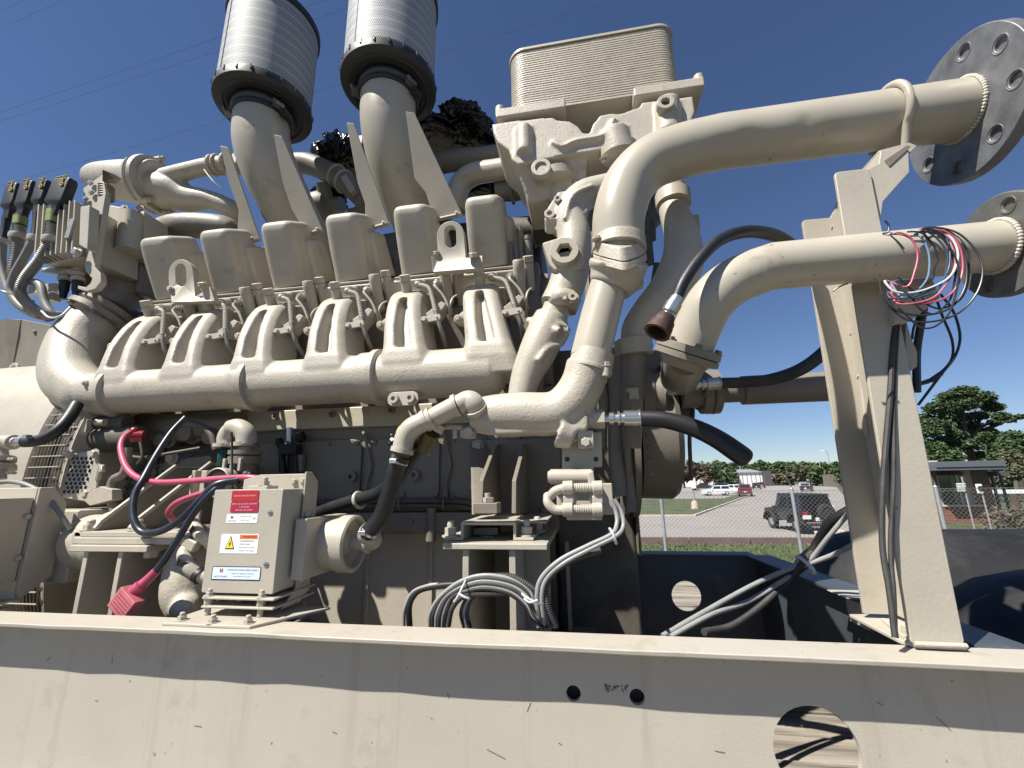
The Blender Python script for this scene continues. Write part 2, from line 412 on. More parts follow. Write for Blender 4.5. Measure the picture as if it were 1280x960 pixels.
# recessed side covers with bolts
for i in range(6):
    x = -2.30 + i*.375
    g = G(); w = .33
    pts = [(x+px, YB-.001, .065+pz) for px, pz in rbox_pts(w, .29, .05)]
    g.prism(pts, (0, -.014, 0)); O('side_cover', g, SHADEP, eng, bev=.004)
    for dx in (-.145, 0, .145):
        for dz in (-.125, .125):
            bolt(eng, (x+dx, YB-.014, .065+dz), (0, -1, 0), .0105, SHADEP)
for px, py in ((345, 521), (416, 518), (490, 513)):
    p = A(px, py, YB-.036); plug(eng, p, (0, -1, 0), .015, SHADEP)
# lower block, oil pan with rail
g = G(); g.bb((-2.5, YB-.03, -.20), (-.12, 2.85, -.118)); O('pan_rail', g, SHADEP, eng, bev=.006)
g = G()
for k in range(9): g.cyl((-2.1+k*.24, YB-.028, -.10), (-2.1+k*.24, YB-.028, -.235), .022, n=10)
O('pan_rail_boss', g, SHADEP, eng, sharp=50)
g = G(); g.bb((-2.45, YB+.08, -.76), (-.15, 2.8, -.201)); O('oil_pan', g, PAINT, eng, bev=.02)
for k in range(8): g = G(); g.bb((-2.2+k*.3, YB+.066, -.75), (-2.185+k*.3, YB+.079, -.25)); O('pan_rib', g, PAINT, eng)
for k in range(8): bolt(eng, (-2.1+k*.27, YB-.03, -.155), (0, -1, 0), .011, SHADEP)
# loom running along the block
for dz, r_ in ((-.070, .012), (-.092, .010)):
    Q, rr2 = corr([(-1.62, YB-.03, dz+.01), (-1.2, YB-.035, dz), (-.9, YB-.03, dz+.002), (-.62, YB-.035, dz), (-.48, YB-.05, dz-.01), (-.40, YB-.06, dz-.06)], r_, .008)
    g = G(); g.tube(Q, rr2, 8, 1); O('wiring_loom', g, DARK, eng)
for x in (-1.35, -1.05, -.8, -.6):
    g = G(); g.torus((x, YB-.035, -.080), (1, 0, 0), .026, .004); g.box((x, YB-.02, -.045), (.02, .02, .03)); O('loom_clip', g, SHADEP, eng)
for px, py in ((441, 596), (519, 594), (387, 597)):
    p = A(px, py, YB-.02); plug(eng, p, (0, -1, 0), .024, SHADEP)
# cast ribs / thin pipes above cover joints
for i in range(5):
    x = -2.11 + i*.375
    g = G(); g.tube([(x-.02, YB-.02, .24), (x, YB-.03, .215), (x+.012, YB-.03, .16), (x+.03, YB-.03, .08), (x+.012, YB-.03, .0), (x+.02, YB-.03, -.06)], .007, 8, 5); O('oil_line', g, SHADEP, eng)

# ---- cylinder heads (near bank)
XC0 = -2.095
BBASE = (1.78, .922)
def bankpt(x, u, h, base=BBASE):   # u outward from cover plane, h up the cylinder axis
    return V((x, base[0], base[1])) + OUT*u + AXH*h
BROT = Matrix((XX, -OUT, AXH)).transposed()
def head_parts(i):
    x = XC0 + PITCH*i; sh = XX*PITCH*(i-2)
    def P3(px, py, Y): return A(px, py, Y)+sh        # read off the third head, shifted along the engine
    hd = G()
    hd.box(bankpt(x, -.135, -.10), (.318, .33, .27), BROT)
    hd.box(bankpt(x-.02, -.0, -.09), (.20, .10, .10), BROT)
    o = O('cylinder_head', hd, PAINT, eng, bev=.012)
    cv = G()
    wide = 1.0 if i else 1.12
    rings = []
    for h, s_, dd in ((.052, 1.02, 0), (.12, 1.01, 0), (.20, 1.0, 0), (.28, .975, 0), (.325, .95, .003), (.345, .90, .010), (.357, .80, .022), (.361, .6, .03)):
        rings.append([bankpt(x+.003, -.100+py, h)+XX*px*wide for px, py in rbox_pts(.176*s_, .215*s_, .040*s_, 5)])
    cv.rings(rings)
    rings = []
    for h, s_ in ((.052, 1.1), (.16, 1.0), (.235, .92), (.265, .82), (.272, .65)):
        rings.append([bankpt(x+.082+.03*(.2-h), -.165+py, h)+XX*px for px, py in rbox_pts(.075*s_, .19*s_, .026*s_, 5)])
    cv.rings(rings)
    c = O('valve_cover', cv, CAST, o, vox=.0062, sm=5)
    g = G(); g.box(bankpt(x+.012, -.075, .043), (.235, .20, .012), BROT); O('cover_gasket_flange', g, PAINT, o, bev=.003)
    # head bolts / bosses standing beside the cover
    for (px, py, Y, hh, r_, l_) in ((340, 381, 1.69, .034, .0225, .13), (389, 372, 1.74, 0, .026, .14), (403, 366, 1.765, .032, .022, .13)):
        g = G(); b0 = P3(px, py, Y); e_ = b0+AXH*.045; g.cyl(b0-AXH*l_*.6, e_, r_, n=16)
        if hh: g.lathe(e_, AXH, [(0, r_*.7), (.002, r_*1.12), (hh*.9, r_*1.12), (hh, r_*.8)], 6)
        else: g.lathe(e_, AXH, [(0, r_), (.03, r_*.98), (.036, r_*.8)], 16)
        O('head_bolt', g, PAINT, o, bev=.0012)
    # injector line fitting and pipe
    f = P3(376, 371, 1.715); g = G(); g.cyl(f+V((0, .03, .01)), f, .021, n=18); g.lathe(f, OUT, [(0, .0165), (.012, .0165), (.013, .012), (.022, .012), (.024, .008)], 6); O('pipe_fitting', g, ZINC if i in (0, 1, 3, 4) else PAINT, o, bev=.0008)
    e = f+OUT*.022
    g = G(); g.tube([e, e+OUT*.012+V((.004, 0, -.010)), P3(380, 386, 1.69), P3(386, 402, 1.70), P3(390, 418, 1.74)], .0058, 8, 6); O('fuel_pipe', g, PAINT, o)
    f2 = P3(355, 371, 1.70)
    g = G(); g.cyl(f2+V((0, .04, .02)), f2, .021, n=16); g.cyl(f2, f2+OUT*.018, .0145, n=6); g.sph(f2+OUT*.022, .0155); O('injector_connector', g, PAINT, o, bev=.001)
    e = f2+OUT*.022
    Q, rr2 = corr([e, P3(361, 376, 1.66), P3(363, 390, 1.645), P3(364, 405, 1.635)], .0105, .009, .2)
    g = G(); g.tube(Q, rr2, 10, 1); O('spiral_sleeve', g, PAINT, o)
    g = G(); g.tube([P3(364, 404, 1.635), P3(366, 415, 1.635), P3(371, 430, 1.65), P3(378, 442, 1.70), P3(384, 452, 1.76)], .0092, 10, 6); O('cable', g, CONDU, o)
    cpt = P3(356, 414, 1.600)
    g = G(); g.prism([cpt+V((px, 0, pz+px*.12)) for px, pz in rbox_pts(.080, .027, .0132, 5)], (0, -.012, 0)); O('clamp_link', g, PAINT, o, bev=.0015)
    bolt(o, cpt+V((-.030, -.011, -.003)), (0, -1, 0), .0115); bolt(o, cpt+V((.024, -.011, .003)), (0, -1, 0), .005)
    g = G(); g.prism([P3(350, 412, 1.64), P3(352, 408, 1.64), P3(374, 392, 1.66), P3(379, 395, 1.66), P3(372, 404, 1.66), P3(362, 414, 1.64)], (0, .07, 0)); O('clamp_bracket', g, PAINT, o, bev=.003)
    # small banjo line to the right of the bosses
    g = G(); g.tube([P3(400, 384, 1.74), P3(393, 388, 1.72), P3(389, 396, 1.71), P3(392, 408, 1.73)], .005, 8, 6); O('banjo_line', g, PAINT, o)
    return o
for i in range(6): head_parts(i)
# intake plenum filling the valley between the banks
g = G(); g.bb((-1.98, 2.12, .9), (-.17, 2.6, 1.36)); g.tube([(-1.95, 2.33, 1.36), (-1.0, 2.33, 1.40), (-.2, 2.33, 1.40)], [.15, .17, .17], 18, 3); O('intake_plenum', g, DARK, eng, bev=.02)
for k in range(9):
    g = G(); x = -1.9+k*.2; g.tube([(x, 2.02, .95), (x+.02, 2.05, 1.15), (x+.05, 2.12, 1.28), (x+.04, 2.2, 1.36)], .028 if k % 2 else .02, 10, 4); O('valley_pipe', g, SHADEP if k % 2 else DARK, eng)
# steps: bright bars that tie the fin brackets between the covers
# ---- fin brackets rising between the covers
def fin(bl, br, tl, tr, notch, Yb, Yt):
    """plate leaning with the bank; pixel corners give its outline"""
    def pt(px, py):
        t = (bl[1]-py)/(bl[1]-tl[1]); return A(px, py, Yb+(Yt-Yb)*t)
    poly = [pt(*bl), pt(*br), pt(*tr), pt(*tl), pt(*notch[0]), pt(*notch[1])]
    g = G(); g.prism(poly, (0, .012, 0)); o = O('fin_bracket', g, PAINT, eng, bev=.002)
    g = G(); a = pt(bl[0]+2, bl[1]-1); b = pt(br[0]-2, br[1]-1)
    g.prism([a+V((0, -.022, -.004)), b+V((0, -.022, -.004)), b+V((0, .0, .006)), a+V((0, .0, .006))], (0, .0, -.008)); O('bracket_foot', g, PAINT, o, bev=.0015)
    for k in (.12, .88): bolt(o, a.lerp(b, k)+V((0, -.026, -.003)), (0, -1, 0), .006)
    return o
fin((296, 308), (325, 300), (275, 182), (285, 184), ((286, 228), (298, 262)), 1.80, 1.60)
fin((383, 294), (404, 289), (342, 168), (352, 170), ((353, 227), (364, 260)), 1.80, 1.60)
fin((457, 288), (487, 281), (433, 153), (442, 154), ((447, 228), (456, 254)), 1.80, 1.60)
fin((543, 276), (578, 269), (507, 139), (518, 141), ((518, 222), (532, 240)), 1.80, 1.60)
# ---- lifting eyes
def eye(x0, x1, ytop, ybot, cx, Y, bl):
    g = G(); sc = spx(cx, (ytop+ybot)/2, Y); c = A(cx, ytop+18, Y); t = V((0, -.03, -.015))
    rx = AXH; w = 18*sc; up_ = V((0, -.25, .97)).normalized()
    x, z = XX, up_
    outline = []
    for k in range(13):
        a = math.pi*k/12; outline.append(c + x*w*math.cos(a) + z*w*math.sin(a))
    def q(px, py): p = A(px, py, Y); return p
    H_ = [c - x*w - z*.05]
    outline += [c-x*w-z*(27*sc)]
    outline += [q(bl[0], bl[1]), q(bl[2], bl[3]), q(bl[4], bl[5]), q(bl[6], bl[7]), c+x*w*1.04-z*(30*sc)]
    # ring of the eye: build outline with the slot by bridging
    me = bmesh.new(); es = []
    def loop(pts):
        vv = [me.verts.new(p) for p in pts]
        for i in range(len(vv)): es.append(me.edges.new((vv[i], vv[(i+1) % len(vv)])))
    loop(outline)
    slot = [c + x*.42*w*math.cos(a) + z*(.42*w*math.sin(a)+(.35*w if math.sin(a) > 0 else -.35*w)) - z*.1*w for a in [2*math.pi*k/20+.01 for k in range(20)]]
    loop(slot)
    bmesh.ops.triangle_fill(me, edges=es, use_beauty=True)
    me.verts.index_update(); nv = len(me.verts); base = 0; ext = V((0, .035, .0))
    g.v = [v.co.copy() for v in me.verts] + [v.co+ext for v in me.verts]
    for f in me.faces:
        idx = [v.index for v in f.verts]; g.f.append(idx); g.f.append([nv+i for i in reversed(idx)]); g.m += [0, 0]
    for e in me.edges:
        if len(e.link_faces) == 1: a, b = e.verts[0].index, e.verts[1].index; g.f.append([a, b, nv+b, nv+a]); g.m.append(0)
    me.free()
    return O('lifting_eye', g, PAINT, eng, bev=.003)
e1 = eye(0, 0, 276, 375, 563, 1.60, (539, 320, 541, 340, 603, 335, 603, 319))
bolt(e1, A(592, 322, 1.60), AXH, .020); bolt(e1, A(546, 318, 1.62), AXH, .014)
e2 = eye(0, 0, 324, 378, 226, 1.62, (212, 362, 214, 378, 268, 376, 262, 358))
bolt(e2, A(254, 358, 1.62), AXH, .020); bolt(e2, A(213, 361, 1.62), (0, -1, 0), .012)

# ---- exhaust manifold along the bank
YM = 1.60
def mz(px, py): p = A(px, py, YM); return p
mc = A(375, 478, YM); ZM = mc.z; RM = .098
g = G(); 
g.cyl((-2.13, YM, ZM), (-.33, YM, ZM), RM, n=32)
g.sph((-.335, YM, ZM), RM*.98, 20, (.55, 1, 1))
for i in range(6):
    x = -2.045 + PITCH*i
    nodes = ((ZM-.03, 1.510, .130, .0, 0), (ZM+.04, 1.502, .108, -.002, 0), (ZM+.080, 1.506, .098, -.006, .0), (ZM+.096, 1.510, .094, -.008, .0), (ZM+.104, 1.512, .092, -.009, .9), (ZM+.14, 1.520, .088, -.016, 1), (ZM+.20, 1.538, .084, -.030, 1), (ZM+.26, 1.566, .081, -.044, 1),
             (ZM+.32, 1.600, .079, -.058, 1), (ZM+.355, 1.626, .078, -.066, 1), (ZM+.368, 1.636, .078, -.068, 0), (ZM+.39, 1.655, .078, -.072, 0), (ZM+.415, 1.685, .077, -.076, .0), (ZM+.435, 1.715, .075, -.078, 0), (ZM+.45, 1.755, .058, -.080, 0), (ZM+.455, 1.80, .05, -.080, 0))
    rings = []
    NU = 31
    for j, (z, y, hw, cx, pk) in enumerate(nodes):
        fr_ = []
        t_ = max(0, min(1, (z-ZM-.10)/.26)); pw = .029*(1-t_*t_*.45)
        for k in range(NU):
            u = -1+2*k/(NU-1); xx_ = x+.004+cx+u*hw
            rnd_ = .030*max(0, (abs(u)-.62)/.38)**2          # rounded outer shoulders
            inside = max(0.0, min(1.0, (pw-abs(u*hw-.002))/.006))
            fr_.append(V((xx_, y+rnd_+.058*pk*inside, z)))
        fr_ += [V((x+cx+hw, y+.20, z)), V((x+cx-hw, y+.20, z))]
        rings.append(fr_)
    g.rings(rings)
man = O('exhaust_manifold', g, CAST, eng, vox=.0055, sm=5)
for xx, dz in ((-2.09, 0), (-1.385, 0), (-1.365, 0), (-.735, 0)):
    pass
for xx in (-2.10, -1.40, -.83):
    g = G(); g.lathe((xx-.055, YM, ZM), (1, 0, 0), [(0, RM*.99), (.005, RM+.008), (.058, RM+.010), (.062, RM+.019), (.086, RM+.019), (.092, RM*.99)], 44); O('manifold_sleeve_joint', g, CAST, man, sharp=50)
# flange ears with a bolt on each runner
for i in range(6):
    x = -2.045+PITCH*i
    q = A(298, 420, 1.60)+XX*PITCH*(i-2)
    g = G(); g.cyl(q+V((0, .05, 0)), q, .0195, n=16); g.prism([q+V((.0, .01, -.02)), q+V((.0, .01, .022)), q+V((.055, .01, .065)), q+V((.055, .01, -.01))], (0, .05, 0)); O('runner_ear', g, CAST, man, bev=.006)
    bolt(man, q, (0, -1, -.1), .0125)
# left elbow of the manifold with flange up into the turbocharger housing
g = G()
eb = [V((-2.08, YM, ZM)), V((-2.22, YM, ZM-.0)), A(110, 492, 1.60), A(88, 470, 1.62), A(96, 430, 1.68), A(118, 405, 1.74)]
g.tube(eb, [.098, .100, .106, .112, .115, .118], 28, 6); elb = O('manifold_elbow', g, CAST, eng, vox=.006, sm=6)
q = A(106, 479, 1.49); g = G(); g.cyl(q+V((0, .05, 0)), q+V((0, -.004, 0)), .013, n=6); g.cyl(q, q+V((0, -.012, 0)), .007, n=10); O('elbow_fitting', g, PAINT, elb, bev=.001)
g = G(); c = A(125, 400, 1.75); d_ = V((.25, .30, .75)).normalized()
g.lathe(c, d_, [(0, .12), (.0, .155), (.028, .155), (.03, .13), (.05, .145), (.075, .145), (.08, .12)], 36); O('elbow_flange', g, SHADEP, elb, sharp=30)
for k in range(7):
    x_, y_, dd = frame(d_); a = 2*math.pi*k/7+.3; bolt(elb, c+(x_*math.cos(a)+y_*math.sin(a))*.14-d_*.001, -d_, .013, SHADEP)
# turbo housing (left end) : scroll, compressor inlet pipe, clamp ring
g = G(); g.tube([A(128, 392, 1.80), A(150, 350, 1.90), A(185, 320, 2.0), A(215, 300, 2.05)], [.13, .17, .18, .15], 24, 5)
g.tube([A(190, 290, 2.0), A(225, 282, 2.0), A(280, 286, 2.05), A(292, 300, 2.1)], [.06, .075, .08, .07], 18, 5)
O('turbo_scroll', g, SHADEP, eng, vox=.010, sm=6)
g = G(); g.tube([A(108, 228, 2.0), A(120, 222, 2.0), A(150, 226, 2.0), A(185, 228, 2.0), A(200, 228, 2.0)], [.04, .085, .125, .135, .135], 28, 4); g.sph(A(168, 210, 1.94), .05)
O('aftercooler_dome', g, CAST, eng, vox=.008, sm=4)
c = A(188, 232, 2.0)
g = G(); g.lathe(c-XX*.02, XX, [(0, .13), (0, .175), (.022, .18), (.03, .165), (.05, .18), (.07, .175), (.075, .12)], 40); fl = O('clamp_ring', g, PAINT, eng, sharp=30)
for a in (80, 170, 245, 290):
    p = c+XX*.055+V((0, -math.cos(R(a)), math.sin(R(a))))*.168; g = G(); g.cyl(p-XX*.05, p+XX*.03, .018, n=12); g.hexh(p+XX*.03, XX, .016, .02); O('ring_bolt_boss', g, PAINT, fl, bev=.001)
g = G(); g.tube([A(196, 238, 2.02), A(214, 240, 2.03), A(235, 248, 2.05), A(262, 250, 2.06), A(290, 262, 2.1), A(310, 280, 2.2)], [.12, .115, .085, .06, .058, .056], 24, 5)
g.tube([A(205, 222, 1.98), A(235, 214, 1.98), A(268, 207, 1.98), A(300, 205, 2.0), A(335, 208, 2.05)], [.055, .052, .052, .05, .05], 20, 5)
O('charge_air_duct', g, CAST, eng, vox=.007, sm=5)
g = G()
for k, (px, py) in enumerate(((267, 207), (273, 206), (284, 205), (292, 205), (300, 205))):
    g.torus(A(px, py, 1.98), (1, 0, -.02), .056, .009, 28, 8)
O('hose_clamp', g, PAINT, eng)
g = G(); g.tube([A(255, 212, 1.93), A(266, 226, 1.93), A(276, 235, 1.95)], .004, 6, 4); O('clamp_tail', g, PAINT, eng)
# second duct seen between the intake elbows and behind
g = G(); g.tube([A(360, 205, 2.2), A(385, 205, 2.2), A(412, 216, 2.2), A(436, 232, 2.2), A(455, 250, 2.25)], [.065, .068, .068, .066, .065], 20, 5); O('crossover_duct', g, SHADEP, eng)
g = G()
for px, py in ((421, 220), (430, 227)): g.torus(A(px, py, 2.2), (1, 0, -.7), .068, .010, 24, 8)
g.box(A(437, 232, 2.14), (.04, .04, .14), Matrix.Rotation(R(-30), 3, 'Y')); O('duct_clamp', g, PAINT, eng)
g = G(); g.tube([A(543, 205, 2.1), A(575, 200, 2.1), A(610, 197, 2.1), A(650, 190, 2.1)], .062, 20, 5); O('crossover_duct', g, SHADEP, eng)
g = G(); g.tube([A(568, 262, 2.0), A(575, 232, 1.98), A(592, 218, 1.95), A(620, 213, 1.92), A(660, 207, 1.9)], [.062, .060, .058, .056, .056], 22, 6); O('coolant_elbow', g, PIPE, eng)
g = G(); g.torus(A(632, 211, 1.92), (1, 0, .0), .058, .006, 24, 8); O('pipe_bead', g, PIPE, eng)
g = G(); g.tube([A(620, 240, 2.0), A(645, 236, 2.0), A(675, 230, 2.0)], [.05, .062, .06], 18, 4); g.torus(A(640, 238, 2.0), (1, 0, .05), .064, .01); O('short_hose', g, SHADEP, eng)
g = G(); g.tube([A(628, 290, 2.0), A(665, 290, 2.0), A(700, 288, 2.0)], .072, 20, 3); g.torus(A(668, 290, 2.0), (1, 0, 0), .075, .008); O('water_hose', g, DARK, eng)
# dark clutter in the V (turbochargers under the elbows)
for cx, cy, rad in ((352, 262, .11), (410, 258, .10), (495, 250, .12), (455, 275, .08), (560, 262, .09)):
    c = A(cx, cy, 2.28); g = G(); g.lathe(c-XX*.1, XX, [(0, rad*.5), (.02, rad), (.06, rad*1.05), (.10, rad*.9), (.12, rad*.55), (.2, rad*.5)], 28); g.cyl(c, c+V((0, -.08, .12)), rad*.45, n=18)
    O('turbocharger', g, SHADEP, eng, sharp=30)
# heads' end wall and vertical ribs on the right end
g = G(); g.bb((-.31, 1.80, .28), (-.16, 2.3, 1.0)); O('end_casting', g, SHADEP, eng, bev=.01)
for px0, py0, px1, py1, r_ in ((636, 300, 648, 440, .022), (650, 290, 660, 430, .016), (660, 300, 668, 420, .02)):
    g = G(); a = A(px0, py0, 1.78); b = A(px1, py1, 1.86); g.cyl(a, b, r_, n=12); g.hexh(a, a-b, r_*.9, .02); O('stud_tube', g, SHADEP, eng, bev=.001)
g = G(); p = A(505, 499, 1.535)
g.prism([p+V((px, 0, pz)) for px, pz in rbox_pts(.125, .055, .025)], (0, -.012, 0)); o = O('tag_plate', g, PAINT, eng, bev=.002)
for dx in (-.033, .033): plug(o, p+V((dx, -.011, 0)), (0, -1, 0), .019)
# ---- plate heat exchanger on its casting
YH = 1.60
hx = thing('plate_heat_exchanger', 'beige stacked plate oil cooler with rounded corners on top of the engine', 'heat exchanger', A(745, 140, YH+.15))
a = A(645, 142, YH); b = A(850, 108, YH); t = A(645, 65, YH)
xc, w, z0, z1, dp = (a.x+b.x)/2-.01, (b.x-a.x)+.04, (a.z+b.z)/2, t.z, .34
npl = 27; g = G(); rings = []
for k in range(npl):
    za = z0+(z1-z0)*k/npl; zb = z0+(z1-z0)*(k+.55)/npl; zc = z0+(z1-z0)*(k+.6)/npl; zd = z0+(z1-z0)*(k+.95)/npl
    for zz, e in ((za, 0), (zb, 0.0), (zc, -.0042), (zd, -.0042)):
        ww = rr_.uniform(-.0006, .0006)
        rings.append([V((xc+px, YH+dp/2+py, zz)) for px, py in rbox_pts(w+2*e+ww, dp+2*e+ww, .075, 7)])
g.rings(rings); 
ob = O('plate_stack', g, CAST, hx, sharp=30); ob['kind'] = 'stuff'
g = G(); g.rings([[V((xc+px, YH+dp/2+py, zz)) for px, py in rbox_pts(w+.012+e, dp+.012+e, .08, 8)] for zz, e in ((z1, 0), (z1+.012, 0), (z1+.016, -.01))]); O('top_plate', g, PAINT, hx, sharp=50)
g = G(); g.rings([[V((xc+px, YH+dp/2+py, zz)) for px, py in rbox_pts(w+.006, dp+.006, .076, 8)] for zz in (z0-.006, z0)]); O('bottom_plate', g, PAINT, hx, sharp=50)
# flange blocks under it
g = G()
g.bb((a.x-.085, YH-.045, z0-.055), (a.x+.225, YH+.35, z0-.007)); O('mounting_block', g, CAST, hx, bev=.008)
g = G(); g.bb((b.x-.20, YH-.045, z0-.055), (b.x+.085, YH+.35, z0-.007)); O('mounting_block', g, CAST, hx, bev=.008)
for x in (a.x-.07, b.x+.07):
    g = G(); g.cyl((x, YH-.02, z0-.03), (x, YH-.02, z0+.018), .022, n=12); O('corner_boss', g, CAST, hx, bev=.003)
# cast letters, too worn to read
txp = V((a.x+.06, YH-.0455, z0-.045))
# casting below
Y0 = YH-.04
def pp(px, py, dy=0): return A(px, py, Y0+dy)
g = G()
g.prism([pp(615, 155), pp(640, 151), pp(690, 146), pp(697, 150), pp(712, 151), pp(722, 157), pp(729, 166), pp(737, 166), pp(741, 155), pp(750, 144), pp(762, 141), pp(775, 142), pp(800, 133), pp(802, 128), pp(866, 120), pp(869, 140), pp(862, 158), pp(845, 172), pp(800, 184), pp(785, 184), pp(766, 184), pp(735, 190), pp(700, 195), pp(668, 202), pp(648, 206), pp(640, 200), pp(636, 188), pp(622, 178), pp(616, 165)], (0, .30, 0))
g.cyl(pp(655, 160, .0), pp(656, 192, .0), .036, n=18)
g.prism([pp(640, 190, .02), pp(650, 204, .02), pp(735, 190, .02), pp(733, 215, .05), pp(728, 238, .09), pp(660, 255, .09), pp(655, 235, .06), pp(648, 215, .03)], (0, .22, 0))
g.cyl(pp(768, 165, .02), pp(774, 196, .03), .060, n=20)
g.cyl(pp(834, 128, .0), pp(836, 170, .0), .050, n=20)
g.tube([pp(690, 176, -.008), pp(703, 183, -.01), pp(720, 176, -.01), pp(752, 170, -.010), pp(763, 158, -.012), pp(768, 148, -.01)], .010, 8, 4)
hb = O('cooler_base_casting', g, CAST, hx, vox=.0065, sm=5)
g = G(); c = pp(832, 128, -.062); g.ring(c+V((0, .03, 0)), (0, -1, 0), .034, .017, .036, 24); o = O('round_port', g, CAST, hb, bev=.003)
g = G(); g.cyl(c+V((0, .012, 0)), c+V((0, .02, 0)), .018, n=16); O('port_bore', g, DARK, hb)
c = pp(676, 207, -.02); g = G(); g.ring(c+V((0, .04, 0)), (0, -1, 0), .042, .024, .034, 24); g.cyl(c+V((0, .04, 0)), c+V((0, .014, 0)), .025, n=20); O('cast_plug', g, CAST, hb, bev=.003)
for (px, py, dy, rad) in ((697, 232, .10, .058), (775, 200, .03, .052)):
    c = pp(px, py, dy); d = V((.05, .12, -1)).normalized()
    g = G(); g.lathe(c-d*.05, d, [(0, rad*1.0), (0, rad*1.5), (.035, rad*1.5), (.05, rad*1.15), (.055, rad*.75), (.16, rad*.72)], 30); O('outlet_neck', g, CAST, hx, sharp=32)
    for sx in (-1, 1): bolt(hx, c+XX*sx*rad*1.35-V((0, .03, .01)), d, .012)

# ---- coolant pipes on the right end of the engine
def lpipe(name, pts, r, m=PIPE, par=eng, n=28, sm=7, **k):
    g = G(); g.tube(pts, r, n, sm); return O(name, g, m, par, **k)
# cast crossover : (785,225) -> (700,250) -> (712,300) -> (690,390)
g = G()
g.tube([A(790, 228, 1.62), A(760, 236, 1.58), A(728, 246, 1.56), A(712, 270, 1.54), A(718, 300, 1.52), A(712, 345, 1.52), A(697, 385, 1.52)], [.058, .060, .062, .066, .066, .070, .066], 24, 5)
g.prism([A(683, 262, 1.50), A(697, 240, 1.50), A(720, 236, 1.50), A(735, 262, 1.50), A(720, 290, 1.50), A(695, 288, 1.50), A(680, 275, 1.50)], (0, .06, 0))
g.tube([A(690, 270, 1.50), A(690, 290, 1.55)], .03, 12, 2)
g.tube([A(742, 232, 1.50), A(722, 240, 1.48), A(712, 252, 1.47), A(706, 275, 1.465)], .010, 8, 4)
o1 = O('coolant_crossover', g, CAST, eng, vox=.0055, sm=4)
for px, py, r_ in ((697, 248, .014), (687, 267, .021)):
    p = A(px, py, 1.487); g = G(); g.ring(p+V((0, .012, 0)), (0, -1, 0), r_, r_*.5, .016, 20); g.cyl(p+V((0, .010, 0)), p+V((0, .004, 0)), r_*.55, n=12); O('port_plug', g, PAINT, o1, bev=.001)
# square flange with hex socket
g = G(); c = A(706, 316, 1.44); sc = spx(706, 316, 1.44)
poly = [A(677, 303, 1.45), A(703, 295, 1.45), A(722, 300, 1.45), A(734, 328, 1.45), A(727, 336, 1.45), A(693, 338, 1.45), A(686, 330, 1.45)]
g.prism(poly, (0, .07, 0)); fo = O('square_flange', g, CAST, eng, bev=.009, seg=3)
g = G(); x_, y_, d_ = frame((0, -1, 0)); rs = []
for rad, hh, nn in ((18.5*sc, 0, 0), (17.5*sc, .028, 0), (17*sc, .030, 0), (10*sc, .030, 1), (9.0*sc, .026, 1), (8.6*sc, -.012, 1)):
    rs.append([c+V((0, .01, 0)) + d_*hh + (x_*math.cos(2*math.pi*k/24)+y_*math.sin(2*math.pi*k/24))*(rad*((math.cos(R(30))/math.cos(((2*math.pi*k/24) % R(60))-R(30)))*1.08 if nn else 1)) for k in range(24)])
g.rings(rs); O('hex_socket_plug', g, PAINT, fo, sharp=25)
# neck below: collar, short sleeve, clamp, tapered casting down to the water rail
lpipe('short_sleeve', [A(697, 383, 1.50), A(690, 402, 1.50)], [.052, .052], sm=1)
g = G(); c0, c1_ = A(703, 378, 1.50), A(694, 392, 1.50); g.lathe(A(705, 368, 1.50), A(694, 392, 1.50)-A(705, 368, 1.50), [(0, .066), (.0, .070), (.05, .071), (.055, .055)], 28); O('collar', g, CAST, eng, sharp=40)
g = G(); g.tube([A(690, 398, 1.50), A(684, 412, 1.49), A(672, 440, 1.48), A(658, 470, 1.47), A(650, 500, 1.46)], [.066, .070, .068, .055, .045], 24, 4)
g.tube([A(660, 400, 1.5), A(700, 414, 1.42)], .014, 8, 2); g.tube([A(695, 405, 1.44), A(708, 412, 1.46), A(700, 430, 1.46), A(684, 436, 1.43), A(672, 452, 1.42)], .014, 10, 4)
o2 = O('tapered_neck', g, CAST, eng, vox=.0055, sm=4)
for px, py in ((708, 413), (706, 374)): bolt(o2, A(px, py, 1.43), (1, -.6, .2), .012, BOLTST if py > 400 else PAINT)
g = G(); c = A(716, 372, 1.43); g.cyl(c+V((0, .05, 0)), c, .022, n=18); g.tube([A(690, 378, 1.47), A(700, 371, 1.45), A(716, 374, 1.46)], [.02, .035, .03], 12, 3); o3 = O('sensor_boss', g, CAST, eng, bev=.002)
plug(o3, c, (0, -1, 0), .016)

def rounded(poly, r, idx):
    out = []
    for i, p in enumerate(poly):
        p = V(p)
        if i in idx:
            q = V(poly[i-1]); s = V(poly[(i+1) % len(poly)]); d0 = (q-p).normalized()*r; d1 = (s-p).normalized()*r
            for k in range(5):
                t = k/4; out.append((p+d0)*(1-t)**2 + p*2*t*(1-t) + (p+d1)*t*t)
        else: out.append(p)
    return out
# ---- big upper water pipe with flange
wp = thing('upper_water_pipe', 'thick beige pipe running above the post to a big grey bolted flange', 'pipe', A(775, 320, 1.27), 'flanged water pipes')
YP = 1.26
pts = [A(774, 322, YP+.02), A(773, 300, YP+.01), A(774, 268, YP), A(786, 232, YP), A(812, 205, YP), A(850, 190, YP), A(900, 181, YP), A(1000, 165.5, YP), A(1100, 149, YP), A(1222, 130, YP)]
